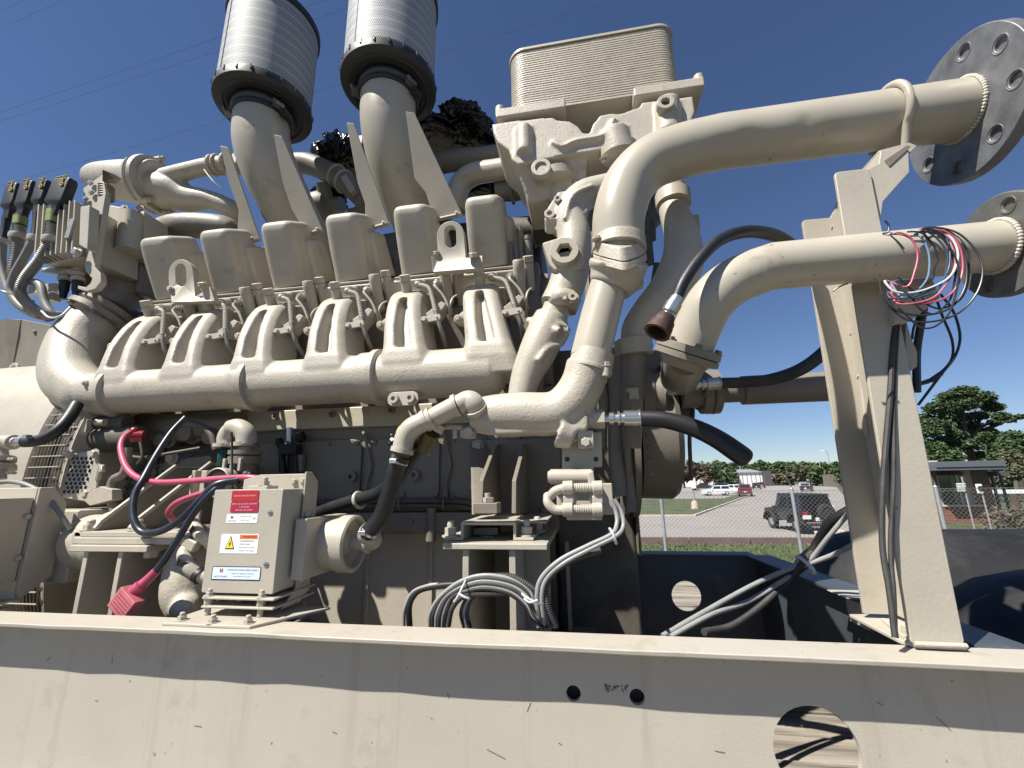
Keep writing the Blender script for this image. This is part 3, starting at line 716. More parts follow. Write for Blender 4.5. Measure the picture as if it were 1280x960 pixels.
# keep the straight run level and parallel with the engine
z_s = (A(1000, 165, YP).z); 
for i in range(6, 10): pts[i] = V((pts[i].x, YP, z_s))
RP = .083
g = G(); g.tube(pts[:6], [.078, .080, .082, .083, RP, RP], 36, 8); g.tube([pts[5]]+pts[6:], RP, 36, 1, cap=True)
g.v = [v for v in g.v]
path = catmull(pts[:7], 8)[:-1] + [pts[6].lerp(pts[9], k/70) for k in range(71)]
g = G(); rl = [RP]*len(path)
for i in range(20): rl[i] = .079+.004*i/20
g.tube(path, rl, 40, 1)
# dents near the middle of the straight run
dn = A(940, 160, YP-.085)
for (dx_, dy_, w_, h_) in ((940, 172, .035, .010), (905, 176, .02, .005), (1010, 150, .025, .004), (1060, 175, .02, .003)):
    c_ = A(dx_, dy_, YP-.083)
    for v in g.v:
        k_ = math.exp(-((v.x-c_.x)**2+(v.z-c_.z)**2+((v.y-YP+.08)*.5)**2)/(w_*w_))
        if k_ > .01: v += (V((v.x, YP, z_s))-v).normalized()*h_*k_
pipe1 = O('pipe', g, PIPE, wp)
xf = A(1222, 130, YP-.08).x+.03
def disc(parent, x, cy, cz, Rd, th, matl, nh, rh, pcd, a0=0):
    g = G(); n = 64
    me = bmesh.new(); es = []
    def loop(cy_, cz_, r, nn):
        vv = [me.verts.new((0, cy_+r*math.cos(2*math.pi*k/nn), cz_+r*math.sin(2*math.pi*k/nn))) for k in range(nn)]
        for i in range(nn): es.append(me.edges.new((vv[i], vv[(i+1) % nn])))
    loop(0, 0, Rd, n)
    for k in range(nh): a = a0+2*math.pi*k/nh; loop(pcd*math.cos(a), pcd*math.sin(a), rh, 20)
    bmesh.ops.triangle_fill(me, edges=es, use_beauty=True); me.verts.index_update(); nv = len(me.verts)
    me.normal_update()
    for xx in (0, th): g.v += [V((x+xx, cy+v.co.y, cz+v.co.z)) for v in me.verts]
    for f in me.faces:
        idx = [v.index for v in f.verts]; g.f.append(idx); g.m.append(0); g.f.append([nv+i for i in reversed(idx)]); g.m.append(0)
    for e in me.edges:
        if len(e.link_faces) == 1: p, q = e.verts[0].index, e.verts[1].index; g.f.append([p, q, nv+q, nv+p]); g.m.append(0)
    me.free()
    o = O('flange', g, matl, parent, bev=.003, seg=1)
    for k in range(nh):       # counterbore shadows: blind bottoms a little inside
        a = a0+2*math.pi*k/nh; g = G(); c = V((x+th*.22, cy+pcd*math.cos(a), cz+pcd*math.sin(a)))
        g.cyl(c, c+XX*th*.2, rh*.99, n=20); O('hole_bottom', g, matl, o)
        g = G(); g.torus(V((x-.0005, cy+pcd*math.cos(a), cz+pcd*math.sin(a))), (1, 0, 0), rh*1.32, .0012, 28, 6); O('spot_face', g, matl, o)
    return o
disc(wp, xf, YP, z_s, .206, .036, GALV, 8, .0175, .160, .35)
def weld(parent, x, cy, cz, r, th=.0072, n=60):
    g = G()
    for k in range(n):
        a = 2*math.pi*k/n; c = V((x-.004, cy+math.cos(a)*r, cz+math.sin(a)*r)); g.sph(c, th*rnd.uniform(.85, 1.1), 8, (1.2, 1.0, 1.0))
    return O('weld_bead', g, WELD, parent)
weld(wp, xf, YP, z_s, RP+.002, .0062, 64)
# u-bolt
xu = A(1140, 140, YP-.085).x
g = G(); arc = [V((xu+.025*math.cos(a), YP-math.cos(a)*(RP+.010), z_s+math.sin(a)*(RP+.010))) for a in [R(-35)+R(250)*k/24 for k in range(25)]]
arc = [V((xu, YP-(RP+.010)*math.cos(a), z_s+(RP+.010)*math.sin(a))) for a in [R(-50)+R(280)*k/28 for k in range(29)]]
arc = [arc[0]+V((0, .03, -.07))] + arc + [arc[-1]+V((0, -.03, -.07))]
g.tube(arc, .0105, 10, 2); O('u_bolt', g, PIPE, wp)
# spots of wear: darker scuffs on the elbow are in the paint; base flange of the elbow
c = pts[0]
def dia(off, k=1.0):
    P_ = [A(740, 318, YP), A(752, 322, YP-.06), A(780, 329, YP-.095), A(800, 322, YP-.05), A(809, 316, YP+.02), A(795, 305, YP+.10), A(755, 305, YP+.10)]; c_ = sum(P_, V((0, 0, 0)))/7
    return [c_+(p-c_)*k+V((0, 0, off)) for p in P_]
g = G(); g.prism(rounded(dia(.003), .02, range(7)), (0, 0, .046)); g.cyl(A(774, 318, YP)+V((0, 0, .01)), A(774, 300, YP), .084, .080, n=34); O('pipe_flange', g, CAST, wp, bev=.003)
for px, py, dy in ((747, 317, -.02), (802, 315, .0)): bolt(wp, A(px, py, YP-.03+dy)+V((0, 0, .046)), (0, -.1, 1), .013)
g = G(); g.prism(rounded(dia(0, 1.0), .02, range(7)), (0, 0, -.026)); O('housing_flange', g, CAST, eng, bev=.003)
g = G(); g.tube([A(773, 326, YP), A(770, 342, YP+.02), A(762, 360, YP+.03)], [.092, .086, .068], 30, 5)
g.prism([A(776, 328, YP-.06), A(806, 322, YP-.03), A(806, 340, YP), A(790, 358, YP+.02), A(772, 362, YP)], (0, .10, 0)); O('thermostat_housing', g, CAST, eng, vox=.006, sm=5)
g = G(); cc = A(797, 353, 1.29); g.ring(cc+V((0, .02, 0)), (0, -1, 0), .02, .009, .02, 18); O('port_plug', g, CAST, eng, bev=.002)
lpipe('vertical_water_tube', [A(762, 352, YP+.03), A(750, 395, YP+.03), A(737, 448, YP+.03)], [.058, .060, .060], sm=1)
g = G(); d_ = A(737, 448, YP+.03)-A(750, 395, YP+.03); g.lathe(A(742, 441, YP+.03), d_, [(0, .0605), (0, .064), (.048, .067), (.05, .070), (.058, .070), (.06, .06)], 32); O('tube_collar', g, CAST, eng, sharp=30)
# water rail casting : collar -> elbow -> horizontal body
YW = YP+.03
g = G()
g.tube([A(735, 455, YW), A(728, 480, YW), A(712, 505, YW), A(690, 517, YW), A(650, 517, YW), A(612, 519, YW), A(590, 520, YW)], [.066, .066, .068, .067, .066, .062, .050], 26, 5)
g.prism([A(598, 496, YW-.045), A(700, 492, YW-.045), A(722, 500, YW-.045), A(735, 520, YW-.045), A(735, 538, YW-.045), A(620, 543, YW-.045), A(606, 538, YW-.045)], (0, .10, 0))
g.prism([A(722, 462, YW-.03), A(748, 478, YW-.03), A(736, 515, YW-.03), A(705, 545, YW-.03), A(694, 540, YW-.03)], (0, .05, 0))
g.tube([A(745, 524, YW), A(715, 525, YW)], .028, 14, 2)
g.tube([A(700, 540, YW-.02), A(718, 548, YW-.02)], [.05, .035], 12, 2)
g.tube([A(712, 459, YW-.03), A(765, 464, YW-.03)], .012, 8, 2)
wr = O('water_rail_casting', g, CAST, eng, vox=.0055, sm=5)
g = G(); g.cyl(A(757, 459, YW-.04), A(756, 471, YW-.04), .016, n=14); g.hexh(A(757, 459, YW-.04), (0, 0, 1), .015, .014); O('collar_bolt', g, PAINT, wr, bev=.002)
g = G(); g.bb(A(575, 535, YW-.02), A(596, 548, YW+.03)); g.hexh(A(587, 541, YW-.02), (0, -1, 0), .016, .018); O('drain_block', g, PAINT, wr, bev=.003)
g = G(); g.tube([A(557, 534, YW-.02), A(570, 534, YW-.02), A(578, 535, YW-.02)], .007, 10, 2); g.cyl(A(569, 536, YW-.02), A(569, 548, YW-.02), .008, n=12); O('drain_cock', g, PAINT, wr, bev=.001)
# right: hex union and hose
hx1 = A(739, 524, YW); 
g = G(); g.cyl(hx1, A(756, 523.5, YW), .030, n=6, rot=.5); O('hex_union', g, PAINT, eng, bev=.003)
bh = thing('lower_black_hose', 'fat black rubber hose with crimped shiny end drooping right in front of the sky', 'hose', A(800, 523, YW), 'rubber hoses on the right end')
def crimp(parent, a, b, r):
    a = V(a); b = V(b); L_ = (b-a).length; d = b-a
    g = G(); g.lathe(a, d, [(0, r*.55), (L_*.12, r*.55), (L_*.12, r*.85), (L_*.25, r*.85), (L_*.25, r*.6), (L_*.36, r*.62), (L_*.36, r*.95), (L_*.42, r*.95), (L_*.44, r*.7), (L_*.52, r*.72), (L_*.54, r*1.0), (L_*.96, r*1.0), (L_*.97, r*1.12), (L_, r*1.12)], 24)
    return O('crimped_ferrule', g, ZINC, parent, sharp=30)
crimp(bh, A(756, 523.5, YW), A(800, 523, YW), .024)
lpipe('hose_body', [A(799, 523, YW), A(830, 525, YW-.01), A(865, 534, YW-.02), A(895, 548, YW-.03), A(922, 566, YW-.05), A(933, 574, YW-.058), A(937, 577, YW-.06)], [.0235, .024, .0255, .0265, .027, .024, .010], HOSE, bh)

# lower water pipe
wp2 = thing('lower_water_pipe', 'thick beige pipe below the longer one, wrapped in coloured wires, ending in a stained flange', 'pipe', A(862, 440, 1.36), 'flanged water pipes')
YQ = 1.045
z_q = A(1100, 321, YQ).z; RQ = .0565
pth = catmull([A(861, 436, YQ+.05), A(872, 408, YQ+.03), A(888, 378, YQ+.01), A(914, 354, YQ), A(950, 338, YQ)], 8)[:-1]
last = A(965, 336, YQ); pth += [V((last.x, YQ, z_q)), V((A(1150, 316, YQ).x, YQ, z_q)), V((A(1273, 302, YQ-.05).x+.012, YQ, z_q))]
g = G(); g.tube(pth, RQ, 36, 1); O('pipe', g, PIPE, wp2)
xq = pth[-1].x
disc(wp2, xq-.005, YQ, z_q, .116, .024, GALV2, 4, .0135, .087, .55); weld(wp2, xq-.008, YQ, z_q, RQ+.002, .0052, 50)
g = G(); g.tube([A(859, 444, YQ+.07), A(856, 455, 1.25), A(850, 470, 1.6)], [.052, .056, .07], 24, 4); O('rear_neck', g, SHADEP, wp2)
g = G(); c = A(861, 436, YQ+.05); d = (c-A(872, 408, YQ+.03)).normalized(); g.lathe(c-d*.008, d, [(0, RQ), (0, .078), (.018, .080), (.02, .074), (.022, .080), (.035, .080), (.04, .06), (.06, .05)], 30); O('pipe_base_flange', g, SHADEP, wp2, sharp=30)
x_, y_, dd = frame(d)
for k in range(6): a = k*math.pi/3+.2; bolt(wp2, c-d*.008+(x_*math.cos(a)+y_*math.sin(a))*.068, -d, .0095, SHADEP)
# third tube (square-ish casting) between them
lpipe('return_tube', [A(840, 236, 1.45), A(842, 262, 1.44), A(852, 295, 1.42), A(852, 330, 1.41), A(836, 362, 1.40), A(812, 390, 1.40), A(797, 412, 1.40), A(795, 432, 1.40)], [.050, .050, .058, .070, .066, .058, .052, .048], CAST, eng, 26, 6)
g = G(); g.lathe(A(842, 258, 1.44), A(840, 236, 1.45)-A(842, 258, 1.44), [(0, .050), (.004, .060), (.05, .062), (.054, .05), (.065, .05), (.075, .053), (.08, .045)], 28); O('tube_band', g, PAINT, eng, sharp=35)
g = G(); c = A(792, 436, 1.40); d = V((0.02, .1, -1)).normalized(); g.lathe(c-d*.03, d, [(0, .052), (.0, .062), (.028, .064), (.03, .060), (.05, .062), (.052, .05)], 8); O('square_collar', g, CAST, eng, bev=.004)
lpipe('down_tube', [A(793, 440, 1.41), A(792, 470, 1.42), A(790, 500, 1.43), A(790, 560, 1.45)], [.046, .043, .036, .030], SHADEP, eng, 20, 4)
g = G(); g.box(A(792, 492, 1.38), (.03, .02, .035)); g.hexh(A(792, 492, 1.37), (0, -1, 0), .01, .01); g.cyl(A(783, 488, 1.38), A(791, 488, 1.38), .008, n=10); O('small_clip', g, PAINT, eng, bev=.002)
g = G(); g.prism([A(862, 268, 1.48), A(874, 268, 1.48), A(877, 312, 1.48), A(858, 330, 1.48)], (0, .01, 0)); O('bracket_plate', g, PAINT, eng, bev=.002)
# vertical dark clutter between pipes
for px0, py0, px1, py1, r_, mm in ((805, 235, 812, 330, .020, DARK), (815, 240, 816, 300, .014, DARK), (822, 330, 790, 440, .016, DARK), (812, 270, 822, 280, .03, DARK), (735, 250, 742, 460, .03, SHADEP), (764, 440, 774, 620, .032, SHADEP), (752, 480, 752, 560, .022, SHADEP), (720, 260, 716, 300, .03, SHADEP), (785, 500, 788, 640, .02, SHADEP)):
    g = G(); a = A(px0, py0, 1.72); b = A(px1, py1, 1.72); g.tube([a, a.lerp(b, .3)+V((.01, 0, 0)), a.lerp(b, .7), b], r_, 12, 4); O('oil_pipe', g, mm, eng)
# gear housing, pump, crank damper on the right end
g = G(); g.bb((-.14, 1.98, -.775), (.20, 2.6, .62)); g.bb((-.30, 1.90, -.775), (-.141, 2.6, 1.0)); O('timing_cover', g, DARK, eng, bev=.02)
g = G()
x7, x8, x9, x10 = A(778, 590, 1.75).x, A(800, 590, 1.75).x, A(806, 590, 1.75).x, A(862, 590, 1.75).x
g.lathe(V((x7, 1.98, .17)), XX, [(0, .28), (.01, .315), ((x8-x7)*.45, .315), ((x8-x7)*.5, .27), ((x8-x7)*.6, .27), ((x8-x7)*.65, .325), (x8-x7, .325), (x8-x7+.01, .25)], 56); O('crank_damper', g, SHADEP, eng, sharp=25)
g = G(); g.lathe(V((x9, 1.98, .185)), XX, [(0, .20), (.0, .262), ((x10-x9)*.8, .265), ((x10-x9)*.93, .25), (x10-x9, .21), (x10-x9+.005, .1)], 48); O('pulley_drum', g, SHADEP, eng, sharp=28)
for k in range(5): g = G(); z_ = .02+k*.05; g.box((x9+.02, 1.712, z_), (.012, .01, .012)); O('drum_cleat', g, SHADEP, eng)
g = G(); g.bb((.20, 1.9, -.3), (x8, 2.2, .62)); g.bb((A(800, 520, 1.85).x, 1.82, A(820, 535, 1.85).z), (A(862, 500, 1.85).x, 2.2, A(820, 440, 1.85).z)); O('gear_case', g, SHADEP, eng, bev=.015)
g = G(); g.tube([A(856, 498, 1.8), A(864, 500, 1.8), A(866, 520, 1.8), A(862, 545, 1.8), A(864, 600, 1.85)], .008, 8, 5); O('thin_line', g, DARK, eng)
# pump with horizontal suction pipe to the right
cz = A(850, 492, 1.75).z
g = G(); a = A(812, 470, 1.75); b = A(854, 530, 1.75); g.bb((a.x, 1.75, a.z), (b.x, 2.1, b.z)); O('pump_case', g, SHADEP, eng, bev=.02, seg=3)
a = A(803, 482, 1.72); b = A(830, 482, 1.72); g = G(); g.lathe(V((a.x, 1.80, a.z-.03)), XX, [(0, .09), (0, .105), (.04, .105), (.05, .095), (b.x-a.x, .1)], 32); O('pump_ring', g, SHADEP, eng, sharp=30)
a = A(840, 436, 1.7); b = A(880, 462, 1.7); g = G(); g.prism([A(833, 440, 1.6), A(878, 437, 1.6), A(882, 446, 1.6), A(864, 470, 1.6), A(840, 470, 1.6)], (0, .25, 0)); O('pump_inlet_case', g, DARK, eng, bev=.01)
for px, py in ((880, 444), (838, 452), (880, 432)): bolt(eng, A(px, py, 1.59), (0, -1, 0), .014, SHADEP)
zb = A(950, 487, 1.75).z
g = G(); xa = A(868, 490, 1.75).x; xb = A(1070, 480, 1.75).x
g.lathe((xa, 1.75, zb), XX, [(-.05, .06), (.02, .06), (.02, .085), (.05, .087), (.055, .080), (.06, .088), (.085, .086), (.085, .045), (.17, .045), (.175, .056), (xb-xa, .056)], 32); O('suction_pipe', g, SHADEP, eng, sharp=30)
for k in range(6): a = k*math.pi/3+.3; bolt(eng, V((xa+.02, 1.75+.075*math.cos(a), zb+.075*math.sin(a))), (-1, 0, 0), .009, SHADEP)
g = G(); cb = A(845, 483, 1.55); g.tube([cb+V((-.01, .04, -.005)), cb, cb+V((.045, 0, .0))], [.022, .024, .020], 16, 5); g.cyl(A(857, 482, 1.55), A(866, 481, 1.55), .022, n=6); O('elbow_fitting', g, PAINT, eng, bev=.002)
hz = thing('middle_black_hose', 'black hose from the pump elbow curving up behind the steel post', 'hose', A(890, 480, 1.55), 'rubber hoses on the right end')
crimp(hz, A(864, 481, 1.55), A(900, 479, 1.55), .021)
lpipe('hose_body', [A(898, 479, 1.55), A(930, 478, 1.55), A(965, 474, 1.55), A(1000, 462, 1.56), A(1030, 440, 1.58), A(1060, 405, 1.6)], [.019, .019, .020, .021, .021, .021], DUSTYH, hz)
hz2 = thing('upper_black_hose', 'black hose hanging with a rusty threaded coupling in front of the lower pipe elbow', 'hose', A(828, 410, 1.20), 'rubber hoses on the right end')
Yh = .965
lpipe('hose_body', [A(846, 372, Yh), A(856, 350, Yh), A(876, 322, Yh+.01), A(900, 300, Yh+.03), A(930, 290, Yh+.06), A(960, 292, Yh+.12), A(985, 303, Yh+.2), A(1010, 325, Yh+.3)], [.0135, .014, .014, .0145, .015, .016, .016, .016], HOSE, hz2)
g = G(); g.lathe(A(847, 372, Yh), A(832, 398, Yh)-A(847, 372, Yh), [(0, .0145), (.010, .016), (.016, .016), (.018, .0185), (.040, .0185), (.042, .012), (.047, .0155), (.055, .0155), (.056, .011)], 6+18); O('crimped_ferrule', g, ZINC, hz2, sharp=30)
a = A(833, 396, Yh); b = A(821, 416, Yh-.01); d = b-a; L_ = d.length
g = G(); g.lathe(a, d, [(0, .012), (0, .020), (L_*.3, .023), (L_*.32, .026), (L_*.55, .026), (L_*.57, .028), (L_, .030), (L_, .023), (L_*.4, .021), (L_*.4, .001)], 30, cap=False); O('rusty_coupling', g, RUST, hz2, sharp=35)
g = G(); g.cyl(a+d*.45, a+d*.44, .0205, n=20); O('coupling_bore', g, BLKL, hz2)
# sensor block below: stacked conduits with clamps
sb = A(735, 600, 1.30)
g = G(); g.prism([A(702, 540, 1.31), A(752, 540, 1.31), A(753, 584, 1.31), A(742, 584, 1.31), A(742, 640, 1.31), A(703, 640, 1.31)], (0, .02, 0)); O('bracket_plate', g, PAINT, eng, bev=.003)
for px, py in ((709, 557), (709, 574), (745, 574)):
    g = G(); p = A(px, py, 1.3085); g.cyl(p, p+V((0, .002, 0)), .0075, n=16); O('plate_hole', g, BLKL, eng)
g = G(); g.box(A(732, 550, 1.285), (.045, .05, .05)); o = O('angle_clip', g, PAINT, eng, bev=.002); bolt(eng, A(732, 553, 1.26), (0, -1, 0), .014); g = G(); g.prism([A(705, 538, 1.27), A(712, 532, 1.27), A(726, 532, 1.27), A(727, 550, 1.27), A(716, 552, 1.27)], (0, .04, 0)); O('lug', g, CAST, eng, bev=.004)
g = G(); g.cyl(A(688, 596, 1.28), A(740, 596, 1.28), .022, n=18); g.cyl(A(685, 596, 1.28), A(689, 596, 1.28), .017, n=12); O('solenoid', g, PAINT, eng, bev=.002)
g = G(); g.prism([A(735, 590, 1.25), A(742, 588, 1.25), A(744, 604, 1.25), A(740, 612, 1.25), A(735, 610, 1.25)], (0, .03, 0)); g.bb(A(695, 605, 1.29), A(765, 640, 1.40)); O('bracket_block', g, PAINT, eng, bev=.004)
for py, xs in ((610, (682, 705, 720, 745)), (637, (686, 705, 722, 748))):
    Q, r2 = corr([A(705, py, 1.24), A(745, py-1, 1.24)], .0135, .006, .12, 2)
    g = G(); g.tube(Q, r2, 14, 1); O('ribbed_conduit', g, PAINT, eng)
    for px in (710, 747):
        g = G(); g.cyl(A(px-6.5, py, 1.24), A(px+6.5, py-.5, 1.24), .0195, n=24); g.bb(A(px-6, py+2, 1.235), A(px+6, py+14 if py < 620 else py+8, 1.27)); O('conduit_clamp', g, PAINT, eng, bev=.003)
for px in (711, 747): bolt(eng, A(px, 624, 1.25), (0, -1, 0), .017)
lpipe('conduit_bend', [A(706, 610, 1.24), A(694, 614, 1.24), A(686, 622, 1.25), A(684, 618, 1.26)], [.013, .013, .012, .010], PAINT, eng)
lpipe('conduit_bend', [A(708, 637, 1.24), A(694, 637, 1.24), A(685, 629, 1.24), A(684, 618, 1.25)], [.013, .013, .0125, .011], PAINT, eng)
g = G(); g.bb(A(708, 642, 1.27), A(752, 648, 1.33)); O('base_strip', g, PAINT, eng, bev=.002)
# bolts along the edge
for py in (545, 565, 590, 620, 650, 680): bolt(eng, A(771, py, 1.975), (0, -1, 0), .016, DARK)
for py in (560, 575, 600, 640): bolt(eng, A(690, py, 1.895), (0, -1, 0), .016, DARK)

# ---- engine front foot on the skid stand (centre)
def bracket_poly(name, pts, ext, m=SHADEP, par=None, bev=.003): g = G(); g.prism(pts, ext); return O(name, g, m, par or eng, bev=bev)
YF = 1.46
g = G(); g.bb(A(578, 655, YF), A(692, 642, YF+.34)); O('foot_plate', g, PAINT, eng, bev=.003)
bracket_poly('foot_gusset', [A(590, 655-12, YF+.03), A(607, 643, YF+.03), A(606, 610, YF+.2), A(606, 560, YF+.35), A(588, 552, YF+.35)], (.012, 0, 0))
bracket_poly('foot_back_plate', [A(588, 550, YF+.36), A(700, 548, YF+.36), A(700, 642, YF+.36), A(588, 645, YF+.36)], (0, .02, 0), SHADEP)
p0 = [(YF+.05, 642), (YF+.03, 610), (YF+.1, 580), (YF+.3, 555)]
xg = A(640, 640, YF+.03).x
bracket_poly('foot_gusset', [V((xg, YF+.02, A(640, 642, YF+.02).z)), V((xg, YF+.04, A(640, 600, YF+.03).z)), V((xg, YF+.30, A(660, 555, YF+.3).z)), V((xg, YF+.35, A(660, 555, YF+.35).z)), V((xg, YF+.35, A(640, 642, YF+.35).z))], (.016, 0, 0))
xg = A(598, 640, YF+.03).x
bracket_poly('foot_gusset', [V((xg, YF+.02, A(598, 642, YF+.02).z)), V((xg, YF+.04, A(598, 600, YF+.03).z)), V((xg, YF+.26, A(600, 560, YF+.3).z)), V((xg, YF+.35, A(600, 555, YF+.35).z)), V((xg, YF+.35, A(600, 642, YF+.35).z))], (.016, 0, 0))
bolt(eng, A(597, 558, 1.80), (0, -1, 0), .022, PAINT); bolt(eng, A(596, 607, 1.80), (0, -1, 0), .022, PAINT)
st = thing('engine_stand', 'beige welded stand with cable coil and two upright ribs beneath the engine front foot', 'stand', AZ(615, 800, -.5))
YS = 1.33
tp = A(553, 680, YS); tq = A(684, 679, YS); zt = (tp.z+tq.z)/2
g = G(); g.bb((tp.x, YS, zt-.018), (tq.x, YS+.42, zt)); O('top_plate', g, PAINT, st, bev=.003)
for px in (583, 641):
    x = A(px, 700, YS+.02).x
    g = G(); g.bb((x-.010, YS+.012, -.775), (x+.010, YS+.40, zt-.0185)); O('rib', g, PAINT, st, bev=.0025)
x0 = A(583, 700, YS).x; x1 = A(641, 700, YS).x
g = G(); g.bb((x0-.06, YS+.40, -.775), (x1+.07, YS+.412, zt-.02)); O('back_plate', g, PAINT, st)
g = G(); g.prism([(tp.x+.06, YS+.2, zt-.019), (x0-.012, YS+.2, zt-.019), (x0-.012, YS+.2, -.775), (tp.x+.10, YS+.2, -.775)], (0, .01, 0)); g.prism([(x1+.012, YS+.2, zt-.019), (tq.x-.01, YS+.2, zt-.019), (tq.x-.02, YS+.2, -.775), (x1+.012, YS+.2, -.775)], (0, .01, 0)); O('side_web', g, PAINT, st)
# channel on the stand (hat section)
zc = zt+.001; zh = A(620, 652, YS+.08).z
ca = A(578, 655, YS+.08).x; cb_ = A(646, 655, YS+.08).x; t_ = .009
g = G(); yy = YS+.06
pts = [(ca-.055, zc), (ca-.055, zc+t_), (ca, zc+t_), (ca, zh), (cb_, zh), (cb_, zc+t_), (cb_+.055, zc+t_), (cb_+.055, zc), (cb_-t_, zc), (cb_-t_, zh-t_), (ca+t_, zh-t_), (ca+t_, zc)]
g.prism([(p[0], yy, p[1]) for p in pts], (0, .26, 0)); O('channel_pad', g, PAINT, st, bev=.002)
for px, py, dy in ((563, 671, .07), (659, 672, .09), (672, 667, .22)):
    p = A(px, py, YS+dy); g = G(); b0 = V((p.x, YS+dy, zt+.010)); g.cyl(b0, b0+V((0, 0, .006)), .027, n=20); g.cyl(b0+V((0, 0, .006)), b0+V((0, 0, .030)), .019, n=6); g.lathe(b0+V((0, 0, .030)), (0, 0, 1), [(0, .011), (.018, .011), (.021, .009)], 14); O('stud_and_nut', g, PAINT, st, bev=.001)
b0 = V((A(613, 640, YF+.10).x, YF+.10, A(600, 648, YF+.05).z)); zz = A(613, 643, YF+.02).z
b0.z = zz; g = G(); g.box(b0+V((0, -.05, -.055)), (.085, .06, .025)); O('washer_plate', g, SHADEP, st, bev=.003)
g = G(); g.box(b0+V((0, -.05, .02)), (.085, .07, .035)); o = O('washer_plate', g, SHADEP, st, bev=.003)
g = G(); g.cyl(b0+V((0, -.05, .038)), b0+V((0, -.05, .055)), .026, n=6); g.cyl(b0+V((.0, -.05, .055)), b0+V((0, -.05, .07)), .013, n=12); O('anchor_bolt', g, PAINT, o, bev=.001)
g = G(); g.cyl(b0+V((0, -.05, -.07)), b0+V((0, -.05, -.090)), .026, n=6); O('anchor_bolt_head', g, PAINT, o, bev=.001)

# ---- stand on the left
s2 = thing('engine_stand', 'beige welded stand with long slanting gussets beside the pink plug', 'stand', AZ(150, 790, -.6), None)
Yl = 1.24
pa = A(84, 679, Yl); pb = A(228, 694, Yl); za = -.178
g = G(); g.bb((pa.x+.01, Yl, za-.020), (A(183, 690, Yl).x, Yl+.30, za)); O('top_plate', g, PAINT, s2, bev=.003)
g = G(); g.bb((pa.x-.01, Yl+.02, za+.001), (pb.x, Yl+.34, za+.022)); g.bb((pa.x-.02, Yl+.03, za+.0225), (pb.x-.01, Yl+.34, za+.040)); g.cyl((pa.x-.01, Yl+.03, za+.021), (pa.x-.01, Yl+.3, za+.021), .0205, n=18); O('pad_plate', g, PAINT, s2, bev=.003)
for px in (107, 150):
    p = A(px, 690, Yl+.01); g = G(); g.bb((p.x-.009, Yl+.012, -.775), (p.x+.009, Yl+.30, za-.0205)); O('rib', g, PAINT, s2, bev=.002)
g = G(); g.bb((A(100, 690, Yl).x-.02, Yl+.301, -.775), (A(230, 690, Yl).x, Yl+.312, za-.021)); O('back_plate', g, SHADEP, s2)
# gussets up to the engine: plates square to the engine side, seen almost edge-on
for (qa, qb) in (((116, 668), (187, 609)), ((160, 667), (233, 604))):
    a = A(qa[0], qa[1], Yl+.05); X_ = a.x; q = AX(qb[0], qb[1], X_); q2 = q+(q-V((X_, a.y, a.z))).normalized()*.12
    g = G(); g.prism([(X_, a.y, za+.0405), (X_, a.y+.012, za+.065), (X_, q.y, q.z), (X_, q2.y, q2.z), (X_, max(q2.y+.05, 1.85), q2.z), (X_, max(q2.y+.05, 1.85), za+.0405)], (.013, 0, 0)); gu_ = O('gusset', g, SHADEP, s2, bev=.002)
    g = G(); g.tube([(X_+.0065, a.y-.001, za+.048), (X_+.0065, a.y+.013, za+.070), (X_+.0065, q2.y, q2.z+.003)], .0088, 8, 1); O('gusset_lit_edge', g, PAINT, gu_)  # bright paint strip stands for the sunlit edge of the shade-coloured gusset
g = G(); g.bb((a.x-.1, Yl+.62, za+.03), (a.x+.25, Yl+.64, .10)); O('gusset_backing', g, SHADEP, s2)
for px, py in ((108, 665), (168, 667)):
    p = A(px, py, Yl+.05); b0 = V((p.x, Yl+.06, za+.041)); nut(s2, b0, (0, 0, 1), .020)
bolt(s2, V((A(172, 690, Yl).x, Yl+.05, za-.021)), (0, 0, -1), .022)
# ================================================================== HEATER CONTROL BOX
hbx = thing('heater_control_box', 'beige steel control box with red and white labels standing on the front rail', 'control box', AZ(310, 775, -.35))
YB0 = 1.15; bx0, bx1, bz0, bz1 = -1.094, -.866, -.289, -.006
g = G(); yy = 0
g.rings([[V(((bx0+bx1)/2+px, YB0+d, (bz0+bz1)/2+pz)) for px, pz in rbox_pts(bx1-bx0-2*e, bz1-bz0-2*e, .006, 3)] for d, e in ((0, .0015), (.0015, 0), (.105, 0))]); O('enclosure', g, PAINT, hbx, sharp=50)
g = G(); g.prism([(bx1+.004, YB0+.108, bz0-.04), (bx1+.004, YB0+.108, bz1+.045), (bx1-.17, YB0+.108, bz1+.045), (bx0, YB0+.108, bz1+.03), (bx0, YB0+.108, bz0-.04)], (0, .006, 0))
O('back_plate', g, PAINT, hbx, bev=.002)
g = G(); g.prism([(bx1+.0045, YB0+.03, bz0-.045), (bx1+.0045, YB0+.108, bz0-.045), (bx1+.0045, YB0+.15, bz0-.02), (bx1+.0045, YB0+.15, bz1+.02), (bx1+.0045, YB0+.115, bz1+.05), (bx1+.0045, YB0+.085, bz1+.05), (bx1+.0045, YB0+.085, bz0+.0)], (.006, 0, 0)); O('side_bracket', g, PAINT, hbx, bev=.002)
for z in (-.085, -.235, -.27): bolt(hbx, (bx1+.0105, YB0+.10, z), (1, -.3, 0), .009)
g = G(); g.bb((bx0+.02, YB0-.015, -.3025), (bx1+.015, YB0+.17, -.2965)); g.bb((bx0+.02, YB0-.015, -.325), (bx1+.015, YB0+.17, -.319)); O('mount_shelf', g, PAINT, hbx, bev=.002)
